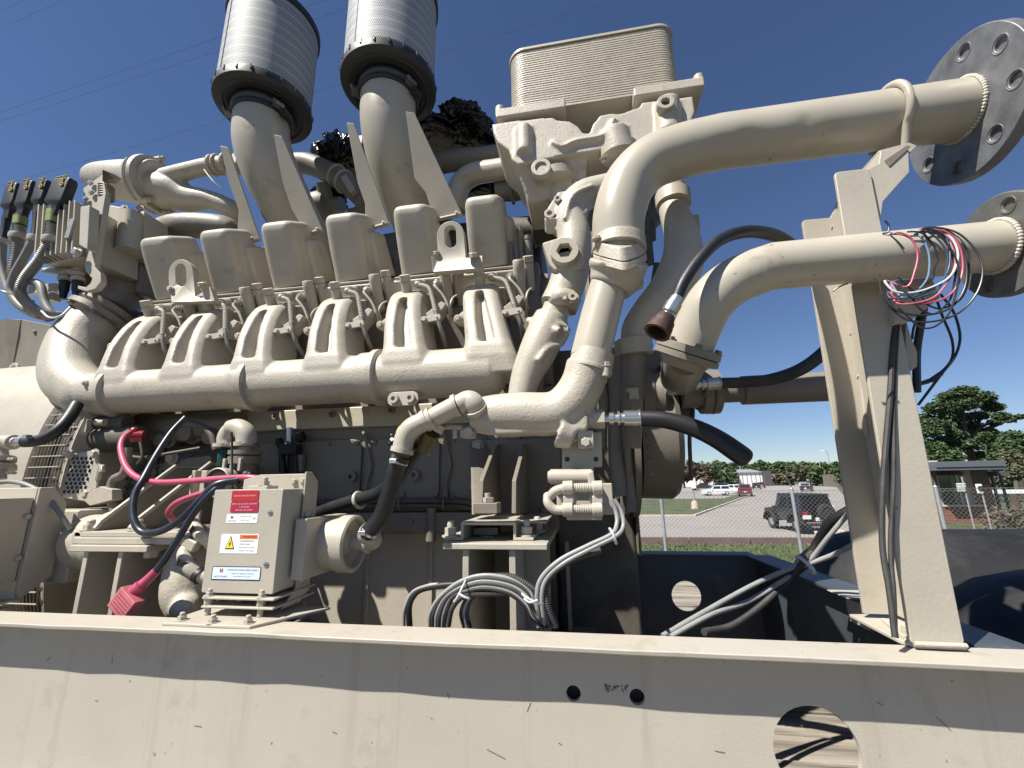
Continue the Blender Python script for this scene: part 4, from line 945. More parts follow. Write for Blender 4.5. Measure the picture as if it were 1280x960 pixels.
g = G(); g.prism([(bx0-.035, 1.075, -.354), (bx1+.0, 1.075, -.354), (bx1+.11, 1.26, -.354), (bx0-.035, 1.26, -.354)], (0, 0, .008)); O('base_plate', g, PAINT, hbx, bev=.0025)
for x, y in ((bx0-.0, 1.10), (bx0+.105, 1.09), (bx0+.205, 1.095)): nut(hbx, (x, y, -.346), (0, 0, 1), .011)
for x in (bx0+.03, bx0+.195): 
    g = G(); g.cyl((x, YB0+.0, -.345), (x, YB0+.0, -.300), .008, n=12); g.cyl((x, YB0, -.318), (x, YB0, -.303), .012, n=6); O('leg_bolt', g, PAINT, hbx)
    nut(hbx, (x, YB0, -.3185+.022), (0, 0, 1), .0105)
# bolts on top, cable gland
g = G(); g.bb((bx0+.085, YB0+.03, bz1-.001), (bx0+.15, YB0+.08, bz1+.010)); O('gland_plate', g, PAINT, hbx, bev=.002)
nut(hbx, (bx0+.125, YB0+.05, bz1+.010), (0, 0, 1), .014); bolt(hbx, (bx1-.045, YB0+.107, bz1+.022), (0, -1, 0), .009); bolt(hbx, (bx1-.015, YB0+.107, bz1+.024), (0, -1, 0), .009)
# screws
for px, py in ((338, 641), (333, 706)):
    p = A(px, py, YB0); g = G(); g.ring(p, (0, -1, 0), .0085, .0070, .0012, 20); g.lathe(p, (0, -1, 0), [(0, .0068), (.002, .0064), (.0028, .004)], 18); o = O('screw', g, ZINC, hbx)
    g = G(); g.box(p+V((0, -.003, 0)), (.012, .0008, .0022)); O('slot', g, BLKL, o)
# labels
def text(s, parent, c, h, m, w=None, y=YB0, name='lettering'):
    cu = bpy.data.curves.new('t', 'FONT'); cu.body = s; cu.size = h; cu.align_x = 'CENTER'; cu.align_y = 'CENTER'
    if m in (REDL2,): pass
    t = bpy.data.objects.new('t', cu); dg = bpy.context.evaluated_depsgraph_get()
    col.objects.link(t); dg.update()
    me = bpy.data.meshes.new_from_object(t.evaluated_get(dg)); bpy.data.objects.remove(t)
    xs = [v.co.x for v in me.vertices]; wd = max(xs)-min(xs)
    sx = w/wd if w else 1.0
    for v in me.vertices: v.co = V((v.co.x*sx, 0, v.co.y))
    me.materials.clear(); me.materials.append(m); me.name = name
    o = bpy.data.objects.new(name, me); col.objects.link(o); o.parent = parent
    o.location = V((c[0], y, c[1]))-rootloc(parent); return o
def label(name, px0, py0, px1, py1, m, th=.001, Y=YB0, rad=.003, lab=None):
    a = A(px0, py0, Y); b = A(px1, py1, Y); g = G(); cx, cz = (a.x+b.x)/2, (a.z+b.z)/2
    g.prism([(cx+x, Y-.0002, cz+z) for x, z in rbox_pts(b.x-a.x, a.z-b.z, rad, 3)], (0, -th, 0))
    return O(name, g, m, hbx, label=lab), (cx, cz), (b.x-a.x, a.z-b.z)
l1, c, s = label('label', 291, 613.5, 323, 626, REDL, .0015, lab='upper red plate with one line of pale lettering')
text('BLOCK HEATER INPUT', l1, c, .0062, PINKT, s[0]*.82, YB0-.0022)
l2, c, s = label('label', 289.5, 627.5, 322.5, 640, REDL2, .0015, lab='lower crimson plate with three lines of lettering')
text('208 V AC BLOCK HEATER', l2, (c[0], c[1]+s[1]*.30), .0058, PINKT, s[0]*.90, YB0-.0022)
text('1 PHASE', l2, (c[0], c[1]), .0055, PINKT, s[0]*.35, YB0-.0022); text('60 HZ 30 AMP', l2, (c[0], c[1]-s[1]*.30), .0058, PINKT, s[0]*.6, YB0-.0022)
l3, c, s = label('label', 284, 642.5, 321.5, 653.5, WHL, .0006, lab='small white label with red H logo')
def hlogo(par, cx, cz, sz, m, y=YB0-.0014):
    g = G()
    g.box((cx-sz*.33, y, cz), (sz*.3, .0006, sz)); g.box((cx+sz*.33, y, cz), (sz*.3, .0006, sz)); g.box((cx, y, cz-sz*.08), (sz*.4, .0005, sz*.25)); O('logo', g, m, par)
hlogo(l3, c[0]-s[0]*.32, c[1]+s[1]*.15, .007, REDL)
text('HOTSTART', l3, (c[0]-s[0]*.32, c[1]-s[1]*.28), .005, BLKL, s[0]*.28, YB0-.0012)
text('HEATING SYSTEM', l3, (c[0]+s[0]*.12, c[1]+s[1]*.2), .004, BLKL, s[0]*.36, YB0-.0012); text('MODEL CB106', l3, (c[0]+s[0]*.10, c[1]-s[1]*.2), .0035, BLKL, s[0]*.28, YB0-.0012)
text('UL', l3, (c[0]+s[0]*.40, c[1]), .0075, BLKL, s[0]*.10, YB0-.0012)
l4, c, s = label('warning_label', 277.5, 667.5, 321.5, 692, WHL, .0006, lab='white WARNING hazardous voltage label with yellow triangle')
tx, tz = c[0]-s[0]*.24, c[1]-s[1]*.03; hh = s[1]*.40
def tri(par, m, k, y): g = G(); g.prism([(tx-hh*.62*k*1.15, y, tz-hh*.62*k), (tx+hh*.62*k*1.15, y, tz-hh*.62*k), (tx, y, tz+hh*1.12*k)], (0, -.0004, 0)); O('warning_triangle' if m is BLKL else 'triangle_fill', g, m, par)
tri(l4, BLKL, 1.0, YB0-.0010); tri(l4, YEL, .78, YB0-.0015)
g = G(); y = YB0-.0022; g.prism([(tx+.002, y, tz+.010), (tx-.0035, y, tz), (tx-.0005, y, tz), (tx-.002, y, tz-.0075), (tx+.0035, y, tz+.003), (tx+.0008, y, tz+.003)], (0, -.0003, 0)); O('lightning_bolt', g, BLKL, l4)
g = G(); ox = c[0]+s[0]*.235; g.box((ox, YB0-.0012, c[1]+s[1]*.36), (s[0]*.47, .0006, s[1]*.20)); O('orange_band', g, ORG, l4)
text('WARNING', l4, (ox+.003, c[1]+s[1]*.36), .0075, BLKL, s[0]*.36, YB0-.0018)
for k, (t_, w_) in enumerate((('HAZARDOUS', .36), ('VOLTAGE', .26), ('Disconnect power', .40), ('before servicing', .38))):
    text(t_, l4, (c[0]+s[0]*(.02+w_/2), c[1]+s[1]*(.14-.165*k)), .0055 if k < 2 else .0046, BLKL, s[0]*w_, YB0-.0012)
l5, c, s = label('label', 266, 707.5, 325, 726, BLKL, .0006, lab='wide pale label with black frame, red H logo and company name')
g = G(); g.box((c[0]+.0006, YB0-.0012, c[1]+.0003), (s[0]-.005, .0007, s[1]-.005)); O('label_face', g, BLUL, l5)
hlogo(l5, c[0]-s[0]*.30, c[1]+s[1]*.20, .010, REDL, YB0-.0018)
text('HOTSTART', l5, (c[0]-s[0]*.30, c[1]-s[1]*.25), .0065, BLKL, s[0]*.28, YB0-.0018)
text('KIM HOTSTART MANUFACTURING COMPANY', l5, (c[0]+s[0]*.14, c[1]+s[1]*.24), .0052, BLKL, s[0]*.62, YB0-.0018)
text('PO BOX 11245 - SPOKANE, WA 99211-0245', l5, (c[0]+s[0]*.14, c[1]-s[1]*.02), .004, BLKL, s[0]*.44, YB0-.0018)
text('USA PATENT NO. 4,245,593', l5, (c[0]+s[0]*.14, c[1]-s[1]*.22), .0036, BLKL, s[0]*.36, YB0-.0018)
# round heater tank end with clamp on the right of the box
zc_ = A(415, 683, 1.26).z
g = G(); g.bb((bx1+.012, 1.20, zc_-.085), (bx1+.050, 1.42, zc_+.085)); O('side_flange', g, PAINT, hbx, bev=.003)
xr = A(392, 683, 1.26).x
g = G(); g.lathe((xr, 1.33, zc_), XX, [(0, .078), (.02, .081), (.055, .081), (.057, .086), (.095, .086), (.100, .080), (.098, .072), (.075, .070), (.060, .045), (.075, .030), (.085, .022), (.12, .022)], 40); O('heater_end_cap', g, PAINT, hbx, sharp=28)
# pipes
def steel_bolt(): pass
ce = V((xr+.11, 1.33, zc_)); e2_ = A(462, 665, 1.27)
g = G(); g.tube([ce, ce+V((.03, 0, .0)), ce+V((.055, -.01, .012)), e2_.lerp(ce, .25), e2_], [.022, .0235, .026, .027, .027], 20, 5); g.torus(ce+V((.03, 0, 0)), (1, 0, .1), .024, .006, 24, 8); O('street_elbow', g, PAINT, hbx)
g = G(); g.cyl(ce, ce+V((.022, 0, 0)), .015, n=16); O('pipe_nipple', g, RUST, hbx)
g = G(); d = (e2_-ce).normalized(); g.lathe(e2_-d*.01, d, [(0, .027), (0, .031), (.012, .031), (.012, .027)], 24); O('elbow_collar', g, PAINT, hbx)
hh1 = thing('coolant_heater_hose', 'black heater hose rising from the control box elbow, the nearer of two', 'hose', e2_, 'heater hoses')
lpipe('hose_body', [A(458, 668, 1.27), A(475, 648, 1.26), A(486, 620, 1.25), A(494, 590, 1.24), A(503, 570, 1.23)], .0255, HOSE, hh1, n=22)
def hclamp(par, p, d, r): 
    g = G(); g.ring(V(p)-V(d).normalized()*.006, d, r*1.06, r*.9, .012, 24); x_, y_, dd = frame(d); g.box(V(p)+V((-.005, -r*1.1, 0)), (.022, .012, .012)); return O('hose_clamp', g, ZINC, par, bev=.0005)
hclamp(hh1, A(461, 665, 1.27), (.5, 0, .8), .0265); hclamp(hh1, A(499, 577, 1.235), (.3, 0, .9), .0265)
hh2 = thing('coolant_heater_hose', 'black heater hose running behind the nearer one under the white elbows', 'hose', A(440, 620, 1.5), 'heater hoses')
lpipe('hose_body', [A(388, 645, 1.62), A(410, 636, 1.58), A(445, 625, 1.52), A(470, 618, 1.46), A(495, 600, 1.38), A(512, 575, 1.32), A(526, 555, 1.28)], .0235, HOSE, hh2, n=20)
hclamp(hh2, A(528, 562, 1.30), (.4, 0, .8), .0255); 
g = G(); g.torus(A(449, 625, 1.51), (1, -.3, .3), .027, .007, 24, 8); O('loop_clamp', g, PAINT, hh2)
# white (painted) pipe elbows above
pe = thing('pipe_elbow_chain', 'chain of painted threaded pipe elbows joining the heater hoses to the water rail', 'pipe fitting', A(540, 530, 1.25))
YE = 1.235
g = G(); g.tube([A(503, 562, YE), A(506, 548, YE), A(514, 536, YE), A(526, 529, YE), A(534, 526, YE)], [.030, .031, .032, .031, .031], 24, 5); 
g.lathe(A(502, 566, YE), A(506, 552, YE)-A(502, 566, YE), [(0, .028), (0, .035), (.014, .035), (.014, .028)], 24)
g.lathe(A(531, 527, YE), A(541, 521, YE)-A(531, 527, YE), [(0, .028), (0, .035), (.014, .035), (.014, .028)], 24); O('pipe_elbow', g, PAINT, pe, sharp=50)
g = G(); g.tube([A(536, 525, YE), A(555, 515, YE), A(572, 506, YE)], [.029, .030, .030], 24, 3)
g.lathe(A(537, 525, YE), A(548, 519, YE)-A(537, 525, YE), [(0, .028), (0, .036), (.013, .036), (.013, .028)], 24)
g.lathe(A(568, 508, YE), A(578, 504, YE)-A(568, 508, YE), [(0, .028), (0, .036), (.013, .036), (.013, .028)], 24)
g.tube([A(548, 530, YE+.02), A(543, 538, YE+.02)], .026, 18, 2); O('pipe_tee', g, PAINT, pe, sharp=50)
g = G(); g.tube([A(574, 506, YE), A(586, 501, YE), A(594, 507, YE), A(598, 518, YE+.03)], [.031, .032, .032, .030], 24, 5); g.lathe(A(594, 509, YE), A(599, 518, YE+.02)-A(594, 509, YE), [(0, .03), (0, .036), (.012, .036), (.012, .03)], 24); O('pipe_elbow', g, PAINT, pe, sharp=50)
g = G(); g.cyl(A(503, 562, YE), A(497, 580, YE), .026, n=20); O('brass_barb', g, OLIVE, pe, sharp=40)
g = G(); g.cyl(A(540, 541, YE+.02), A(529, 561, YE+.05), .026, n=20); O('brass_barb', g, OLIVE, pe, sharp=40)
g = G(); g.tube([A(497, 541, YE-.01), A(500, 535, YE-.01), A(507, 530, YE-.01)], .006, 8, 3); O('yellow_tie', g, YTAG, pe)
g = G(); g.tube([A(489, 549, YE), A(492, 552, YE)], [.010, .014], 8, 2); g.sph(A(490, 545, YE), .008); g.sph(A(488, 554, YE), .008); O('clamp_screw', g, BLKL, pe)

# left side pipe loop of the heater with clamps
lpipe('heater_pipe', [A(268, 690, 1.30), A(262, 678, 1.28), A(250, 668, 1.27), A(243, 655, 1.30), A(245, 640, 1.34)], .018, PAINT, hbx, n=18)
lpipe('heater_pipe', [A(262, 722, 1.27), A(248, 718, 1.26), A(236, 708, 1.25), A(230, 694, 1.26), A(236, 684, 1.28), A(245, 676, 1.30)], [.020, .020, .020, .020, .022, .024], PAINT, hbx, n=20)
for px, py, Y, d in ((233, 703, 1.25, (.3, 0, 1)), (249, 719, 1.26, (1, 0, -.4)), (248, 663, 1.28, (.5, 0, .8))): 
    g = G(); g.ring(A(px, py, Y)-V(d).normalized()*.008, d, .0235, .017, .016, 24); O('black_clamp', g, RUBBER, hbx)
g = G(); g.box(A(240, 680, 1.27), (.05, .03, .035), Matrix.Rotation(R(25), 3, 'Y')); O('pipe_union', g, PAINT, hbx, bev=.006)
# tank body / casting behind
g = G(); g.tube([A(232, 768, 1.33), A(233, 740, 1.35), A(240, 700, 1.38), A(243, 660, 1.40)], [.05, .075, .075, .05], 18, 4); g.sph(A(232, 760, 1.30), .045); O('heater_tank', g, CAST, hbx, vox=.007, sm=4)
for px in (275, 300): g = G(); g.cyl(A(px, 748, YB0+.04), A(px, 756, YB0+.04), .010, n=12); O('stud', g, PAINT, hbx)

# elbow pair and gauge above the box
gz = thing('gauge_assembly', 'round dial gauge and pair of pipe elbows with green bottle behind the pink cable', 'gauge', A(290, 600, 1.55))
Yg = 1.56
g = G(); g.tube([A(283, 558, Yg), A(282, 548, Yg), A(288, 538, Yg), A(298, 536, Yg)], [.030, .032, .033, .032], 20, 5); g.lathe(A(279, 559, Yg), (0, 0, 1), [(0, .034), (0, .038), (.014, .038), (.014, .032)], 22); O('pipe_elbow', g, PAINT, gz, sharp=50)
g = G(); g.tube([A(288, 536, Yg), A(298, 535, Yg), A(307, 542, Yg), A(308, 556, Yg)], [.036, .038, .039, .037], 20, 5); g.lathe(A(303, 558, Yg), (0, 0, 1), [(0, .034), (0, .044), (.016, .044), (.016, .036)], 22); O('pipe_elbow', g, PAINT, gz, sharp=50)
g = G(); g.lathe(A(304, 590, Yg), (0, 0, 1), [(0, .045), (.03, .045), (.032, .06), (.06, .06), (.062, .05), (.07, .062), (.085, .062), (.087, .03), (.1, .03)], 24); O('relief_valve', g, SHADEP, gz, sharp=30)
g = G(); 
for dx in (-.035, .0, .035): g.box(A(304, 580, Yg)+V((dx, -.055, -.005)), (.012, .012, .05))
O('valve_rib', g, PAINT, gz, bev=.002)
g = G(); p = A(277, 583, Yg); g.lathe(p, (0, 0, 1), [(0, .021), (.03, .021), (.055, .021), (.065, .014), (.08, .014)], 20); O('green_bottle', g, BUNG, gz, sharp=40)
p = A(271, 603, 1.42); g = G(); g.lathe(p+V((0, .05, 0)), (0, -1, 0), [(0, .05), (.03, .054), (.052, .054), (.056, .050), (.046, .047)], 36); o = O('gauge_case', g, PAINT, gz, sharp=35)
g = G(); g.cyl(p+V((0, .01, 0)), p+V((0, .0, 0)), .0475, n=36); O('dial', g, BLKL, o)
g = G(); g.box(p+V((0, -.001, .018)), (.03, .001, .003)); g.box(p+V((0, -.001, .008)), (.05, .001, .002)); g.box(p+V((.005, -.001, -.01)), (.002, .001, .03)); O('dial_marking', g, WHL, o)
g = G(); g.bb(A(240, 588, 1.46), A(257, 618, 1.52)); g.bb(A(259, 588, 1.45), A(262, 616, 1.5)); O('gauge_bracket', g, PAINT, gz, bev=.003)
g = G(); g.cyl(A(285, 600, 1.46), A(318, 604, 1.46), .022, n=18); O('sender_tube', g, PAINT, gz)
g = G(); 
for k in range(7):
    p = A(308+rnd.uniform(-9, 9), 597+rnd.uniform(-6, 6), 1.30); g.sph(p, rnd.uniform(.008, .014))
g.tube([A(298, 606, 1.30), A(312, 597, 1.29)], [.011, .013], 12, 2); O('cable_lug', g, DUSTYH, gz)
g = G(); g.tube([A(289.5, 540, 1.40), A(290, 560, 1.40), A(290, 600, 1.38), A(291, 614, 1.38)], .004, 8, 3); O('thin_black_line', g, BLKL, gz)
# solenoid on the block with two black hoses
sv = thing('fuel_solenoid', 'small black valve with shiny cap and two short hoses on the dark engine side', 'valve', A(362, 560, YB-.05))
Ys = YB-.06
g = G(); g.cyl(A(362, 552, Ys), A(362, 535, Ys), .016, n=18); O('shiny_cap', g, ZINC, sv)
g = G(); g.box(A(363, 562, Ys), (.09, .05, .05)); g.cyl(A(352, 552, Ys), A(347, 552, Ys), .02, n=10); g.cyl(A(380, 545, Ys), A(372, 548, Ys), .025, n=10); g.sph(A(350, 556, Ys), .016); O('valve_body', g, PLAST, sv, bev=.006)
for px in (352, 368): lpipe('short_hose', [A(px, 565, Ys), A(px+1, 580, Ys), A(px+2, 598, Ys)], [.012, .016, .014], RUBBER, sv, n=14)
g = G(); g.bb(A(370, 568, Ys), A(381, 590, Ys+.03)); O('bracket', g, SHADEP, sv, bev=.006)

# ================================================================== CABLES
def cable(name, pts, r, m, label, cat='cable', group=None, n=12, par=None, sm=8):
    g = G(); g.tube(pts, r, n, sm)
    if par: return O(name, g, m, par)
    return O(name, g, m, None, label=label, cat=cat, group=group)
cable('red_battery_cable', [A(163, 540, 1.44), A(154, 548, 1.41), A(151, 562, 1.38), A(158, 584, 1.34), A(174, 598, 1.32), A(200, 603, 1.31), A(240, 601, 1.30), A(280, 598, 1.29), A(312, 597, 1.28), A(330, 600, 1.30), A(345, 606, 1.36)], .0105, PINK, 'long faded red cable sagging across to the elbows above the control box')
cable('red_battery_cable', [A(268, 612, 1.27), A(245, 619, 1.265), A(222, 628, 1.26), A(211, 640, 1.265), A(216, 650, 1.29)], .0100, PINK, 'short faded red cable curling under the black one left of the control box')
cable('black_battery_cable', [A(232, 522, 1.46), A(214, 541, 1.42), A(196, 568, 1.36), A(180, 597, 1.30), A(168, 620, 1.27), A(167, 648, 1.25), A(178, 665, 1.245), A(200, 664, 1.24), A(225, 650, 1.24), A(250, 625, 1.24), A(270, 606, 1.25), A(298, 600, 1.28)], .0115, CABBL, 'black cable looping down in a wide U over the slanting gussets')
pc = thing('plug_cable', 'black cable ending in a pink sleeve and square faded pink plug with printed tag', 'cable', A(155, 770, 1.19))
cable('cable', [A(285, 600, 1.27), A(262, 618, 1.24), A(240, 645, 1.23), A(222, 675, 1.22), A(204, 702, 1.215), A(192, 717, 1.21)], .0105, CABBL, None, par=pc)
g = G(); g.tube([A(196, 713, 1.213), A(185, 724, 1.208), A(170, 738, 1.20)], [.0125, .0135, .0175], 16, 3); g.tube([A(178, 731, 1.203), A(168, 739, 1.20)], .0185, 16, 2); O('sleeve', g, PINK, pc)
pl = A(158, 753.5, 1.19); rot = Matrix.Rotation(R(38), 3, 'Y') @ Matrix.Rotation(R(-8), 3, 'X')
g = G(); s1 = 29.5*spx(158, 753, 1.19); g.box(pl, (s1*1.05, .034, s1*.92), Matrix.Rotation(R(-36), 3, 'Y').inverted() @ Matrix.Identity(3)); plugo = O('plug_block', g, PINKP, pc, bev=.003)
g = G(); rr_ = random.Random(9)
rp = Matrix.Rotation(R(36), 3, 'Y')
for row in range(5):
    x = -.028
    while x < .026:
        w = rr_.uniform(.002, .007); g.box(pl+rp @ V((x+w/2, -.0178, .018-row*.009)), (w, .0006, .0022), rp); x += w+.0018
O('printed_text', g, mat('faded_print', (.28,.05,.08), .5), pc)
# black drain hose on the left + elbow
dh = thing('alternator_side_hose', 'black hose from a grey elbow running up under the manifold elbow', 'hose', A(30, 550, 1.45), None)
lpipe('hose_body', [A(26, 552, 1.40), A(40, 552, 1.40), A(58, 547, 1.41), A(74, 536, 1.43), A(86, 522, 1.46), A(96, 506, 1.5)], [.021, .022, .0225, .023, .0235, .024], HOSE, dh, n=20)
g = G(); g.tube([A(20, 553, 1.40), A(8, 552, 1.40), A(-2, 556, 1.40), A(0, 572, 1.40)], [.020, .026, .030, .026], 18, 4); g.lathe(A(14, 553, 1.40), XX, [(0, .024), (0, .030), (.014, .030), (.014, .02)], 20); O('grey_elbow', g, PAINT, dh, sharp=50)
g = G(); g.cyl(A(25.5, 552, 1.40), A(32, 552, 1.40), .0235, n=20); g.box(A(34, 546, 1.37), (.02, .02, .015)); O('hose_clamp', g, ZINC, dh)
g = G()
for py in (577, 587): g.cyl(A(-4, py+3, 1.40), A(-4, py-3, 1.40), .055, n=20)
g.cyl(A(-3, 600, 1.40), A(-3, 565, 1.40), .026, n=14); O('valve_flange', g, CAST, dh, bev=.002)
for px in (13, 17): bolt(dh, A(px, 575, 1.38), (0, 0, 1), .009); bolt(dh, A(px, 590, 1.38), (0, 0, -1), .009)

# ================================================================== GENERATOR (left edge)
gen = thing('generator', 'large beige generator barrel with wire grille at the left edge', 'generator', (-2.9, 2.3, -.8))
RG, YG, ZG = .92, 2.42, -.08
def gring(x, r, n=96):
    out = []
    for k in range(n):
        a = 2*math.pi*k/n; c_, s_ = math.cos(a), math.sin(a); e = (abs(c_)**2.9+abs(s_)**2.9)**(-1/2.9)
        out.append(V((x, YG+c_*e*r, ZG+s_*e*r*.92)))
    return out
def gloft(g, prof): return g.rings([gring(x, r) for x, r in prof], False)
xa_, xb_ = -2.365, -2.205
g = G(); gloft(g, [(-4.4, RG), (xa_-.012, RG), (xa_, RG-.012), (xa_, RG-.08)]); O('barrel', g, PAINT, gen, sharp=30)
g = G(); gloft(g, [(xa_, RG-.06), (xb_, RG-.06)]); O('air_slot', g, DARK, gen, sharp=30)
g = G(); gloft(g, [(xb_, RG-.1), (xb_, RG-.015), (xb_+.022, RG-.01), (xb_+.04, RG-.06), (xb_+.06, RG-.30), (xb_+.07, RG-.5)]); O('adapter_ring', g, PAINT, gen, sharp=30)
g = G()
for k in range(10):
    rr0 = gring(xa_+(xb_-xa_)*k/9, RG-.004, 120); n = len(rr0); rs = []
    for i_ in range(n):
        c = rr0[i_]; o_ = (c-V((c.x, YG, ZG))).normalized(); rs.append([c+o_*.0022, c+XX*.0022, c-o_*.0022, c-XX*.0022])
    g.rings(rs, True, loop=True)
for c in gring(xa_, RG-.001, 120): g.cyl(c, c+V((xb_-xa_, 0, 0)), .0028, n=5)
o = O('wire_grille', g, PAINT, gen); o['kind'] = 'stuff'
g = G(); c = [p for p in gring(0, RG-.03, 120) if p.y < YG and .28 < p.z < .34][0]; g.box(c+V(((xa_+xb_)/2, 0, 0)), (xb_-xa_-.01, .012, .09)); O('inner_strap', g, PAINT, gen)
g = G(); g.bb((-4.4, 1.55, -.775), (-2.2, 3.2, -.6)); O('generator_base', g, SHADEP, gen, bev=.01)
# boxes on top behind
tb = thing('terminal_housing', 'dark beige sheet steel housing on top of the generator behind the elbow', 'housing', A(40, 470, 2.5))
Yt = 2.3
g = G(); a = A(18, 398, Yt); b = A(112, 470, Yt)
g.prism([A(27, 399, Yt), A(92, 412, Yt), A(140, 480, Yt), A(12, 480, Yt)], (0, .6, 0)); O('housing_body', g, SHADEP, tb, bev=.004)
g = G(); g.prism([A(-30, 405, Yt-.06), A(8, 399, Yt-.06), A(27, 399, Yt-.001), A(13, 478, Yt-.001), A(-30, 478, Yt-.06)], (0, .5, 0)); O('housing_side', g, SHADEP, tb, bev=.004)
bolt(tb, A(44, 415, Yt), (0, -1, 0), .012, SHADEP)
g = G(); g.ring(A(19, 461, Yt-.12), (0, -1, 0), .04, .022, .012, 24); g.bb(A(7, 468, Yt-.13), A(25, 464, Yt-.12)); O('lifting_lug', g, PAINT, tb, bev=.002)
g = G(); g.bb(A(-20, 476, Yt-.2), A(10, 470, Yt-.05)); O('sill', g, PAINT, tb)
# coupling guard : perforated plate, starter etc.
cg = thing('flywheel_guard', 'perforated beige flywheel guard with black round holes under the manifold elbow', 'guard', A(100, 630, 1.7))
Yc = 1.49
pa_ = [A(92, 567, Yc), A(122, 562, Yc), A(124, 590, Yc), A(116, 628, Yc), A(78, 622, Yc)]
g = G(); g.prism(pa_, (0, .01, 0)); O('guard_plate', g, PAINT, cg, bev=.002)
g = G()
for r_i in range(9):
    for c_i in range(5):
        px = 92+c_i*5.6+(2.8 if r_i % 2 else 0)-r_i*1.3; py = 573+r_i*5.2
        g.cyl(A(px, py, Yc-.0002), A(px, py, Yc-.0008), .0078, n=10)
o = O('perforation', g, BLKL, cg); o['kind'] = 'stuff'
for px, py in ((88, 568), (119, 567), (109, 617)): bolt(cg, A(px, py, Yc-.01), (0, -1, 0), .015)
g = G(); g.prism([A(100, 622, Yc-.02), A(125, 608, Yc-.02), A(140, 612, Yc-.02), A(140, 625, Yc-.02), A(112, 632, Yc-.02)], (0, .04, 0)); g.tube([A(128, 590, Yc), A(127, 580, Yc), A(122, 600, Yc)], .012, 8, 2); O('guard_bracket', g, PAINT, cg, bev=.003)
g = G(); g.prism([A(228, 570, 1.75), A(245, 566, 1.75), A(205, 590, 1.75), A(150, 640, 1.75), (A(145, 600, 1.75))], (0, .01, 0)); O('guard_plate', g, SHADEP, cg)
g = G()
for k in range(46):
    u = rnd.random(); px = 150+u*70; py = 612-u*34+rnd.randint(-3, 3)*4.6
    g.cyl(A(px, py, 1.749), A(px, py, 1.747), .008, n=9)
o = O('perforation', g, BLKL, cg); o['kind'] = 'stuff'
# starter motor
sm_ = thing('starter_motor', 'dark starter motor cylinder below the manifold with red terminal boot', 'starter motor', A(140, 550, 1.62))
g = G(); g.cyl(A(106, 549, 1.62), A(172, 548, 1.62), .060, n=30); g.cyl(A(104, 549, 1.62), A(107, 549, 1.62), .035, n=20); g.cyl(A(112, 530, 1.6), A(160, 528, 1.6), .032, n=20); g.bb(A(108, 524, 1.58), A(114, 540, 1.7)); O('motor_body', g, DARK, sm_, bev=.003)
g = G(); g.cyl(A(121, 528, 1.56), A(132, 528, 1.56), .016, n=14); g.bb(A(108, 524, 1.54), A(113, 541, 1.56)); O('solenoid_cap', g, PAINT, sm_, bev=.002)
g = G(); g.tube([A(165, 545, 1.50), A(180, 545, 1.52)], [.026, .022], 14, 2); g.sph(A(168, 539, 1.50), .018); O('terminal_boot', g, mat('red_boot', (.25,.012,.025), .35), sm_)
g = G(); g.tube([A(160, 560, 1.5), A(156, 590, 1.5), A(142, 600, 1.5), A(139, 620, 1.5), A(144, 640, 1.5)], .017, 14, 5); O('grey_hose', g, SHADEP, sm_)
g = G(); g.tube([A(175, 550, 1.55), A(178, 570, 1.55), A(172, 580, 1.55)], .006, 8, 4); g.tube([A(150, 565, 1.56), A(175, 572, 1.56), A(215, 566, 1.56), A(250, 560, 1.6)], .007, 8, 4); g.tube([A(210, 534, 1.6), A(240, 530, 1.6), A(262, 540, 1.6), A(270, 562, 1.6)], .014, 10, 5); O('small_line', g, DARK, sm_)
# oil filter housings / knobs in the gloom
for px, py, rr2 in ((200, 545, .035), (262, 541, .04), (231, 535, .05)):
    c = A(px, py, 1.72); g = G(); g.lathe(c+V((0, .08, 0)), (0, -1, -.2), [(0, rr2*1.3), (.04, rr2*1.3), (.045, rr2), (.09, rr2*.9), (.1, rr2*.5)], 24); O('round_cover', g, SHADEP, eng, sharp=30)
g = G(); g.tube([A(130, 525, 1.8), A(200, 535, 1.78), A(300, 530, 1.78)], [.06, .07, .06], 16, 3); O('oil_gallery', g, SHADEP, eng)
g = G(); g.prism([A(205, 575, 1.70), A(262, 568, 1.70), A(285, 640, 1.70), A(200, 660, 1.70)], (0, .1, 0)); O('mount_casting', g, SHADEP, eng, bev=.01)
bolt(eng, A(216, 573, 1.69), (0, -1, 0), .022, PAINT)
g = G(); g.bb((-2.6, 1.75, -.85), (-1.6, 1.86, -.05)); O('flywheel_housing', g, DARK, eng, bev=.01)
# left terminal box (side view), with hinges and round conduit hub
lb = thing('side_junction_box', 'beige junction box at the left edge showing its shaded hinged side', 'junction box', A(10, 760, 1.3))
Xb = A(32, 700, 1.30).x
yb0, yb1 = 1.16, 1.30
za_, zb_ = A(33, 620, 1.30).z, A(15, 737, 1.30).z
g = G(); g.bb((Xb-.3, 1.13, zb_+.03), (Xb, 1.285, za_-.005)); O('enclosure', g, PAINT, lb, bev=.004)
g = G(); g.prism([(Xb+.015, 1.287, zb_-.01), (Xb+.015, 1.30, zb_-.03), (Xb+.015, 1.38, zb_+.03), (Xb+.015, 1.38, za_-.03), (Xb+.015, 1.33, za_+.03), (Xb+.015, 1.287, za_+.03)], (-.012, 0, 0)); g.bb((Xb-.3, 1.287, zb_-.03), (Xb+.002, 1.297, za_+.03)); O('back_bracket', g, PAINT, lb, bev=.004)
g = G(); g.bb((Xb-.2, 1.10, zb_-.035), (Xb+.01, 1.3, zb_-.028)); g.bb((Xb-.2, 1.12, zb_-.06), (Xb-.01, 1.3, zb_-.052)); O('mount_shelf', g, PAINT, lb, bev=.002)
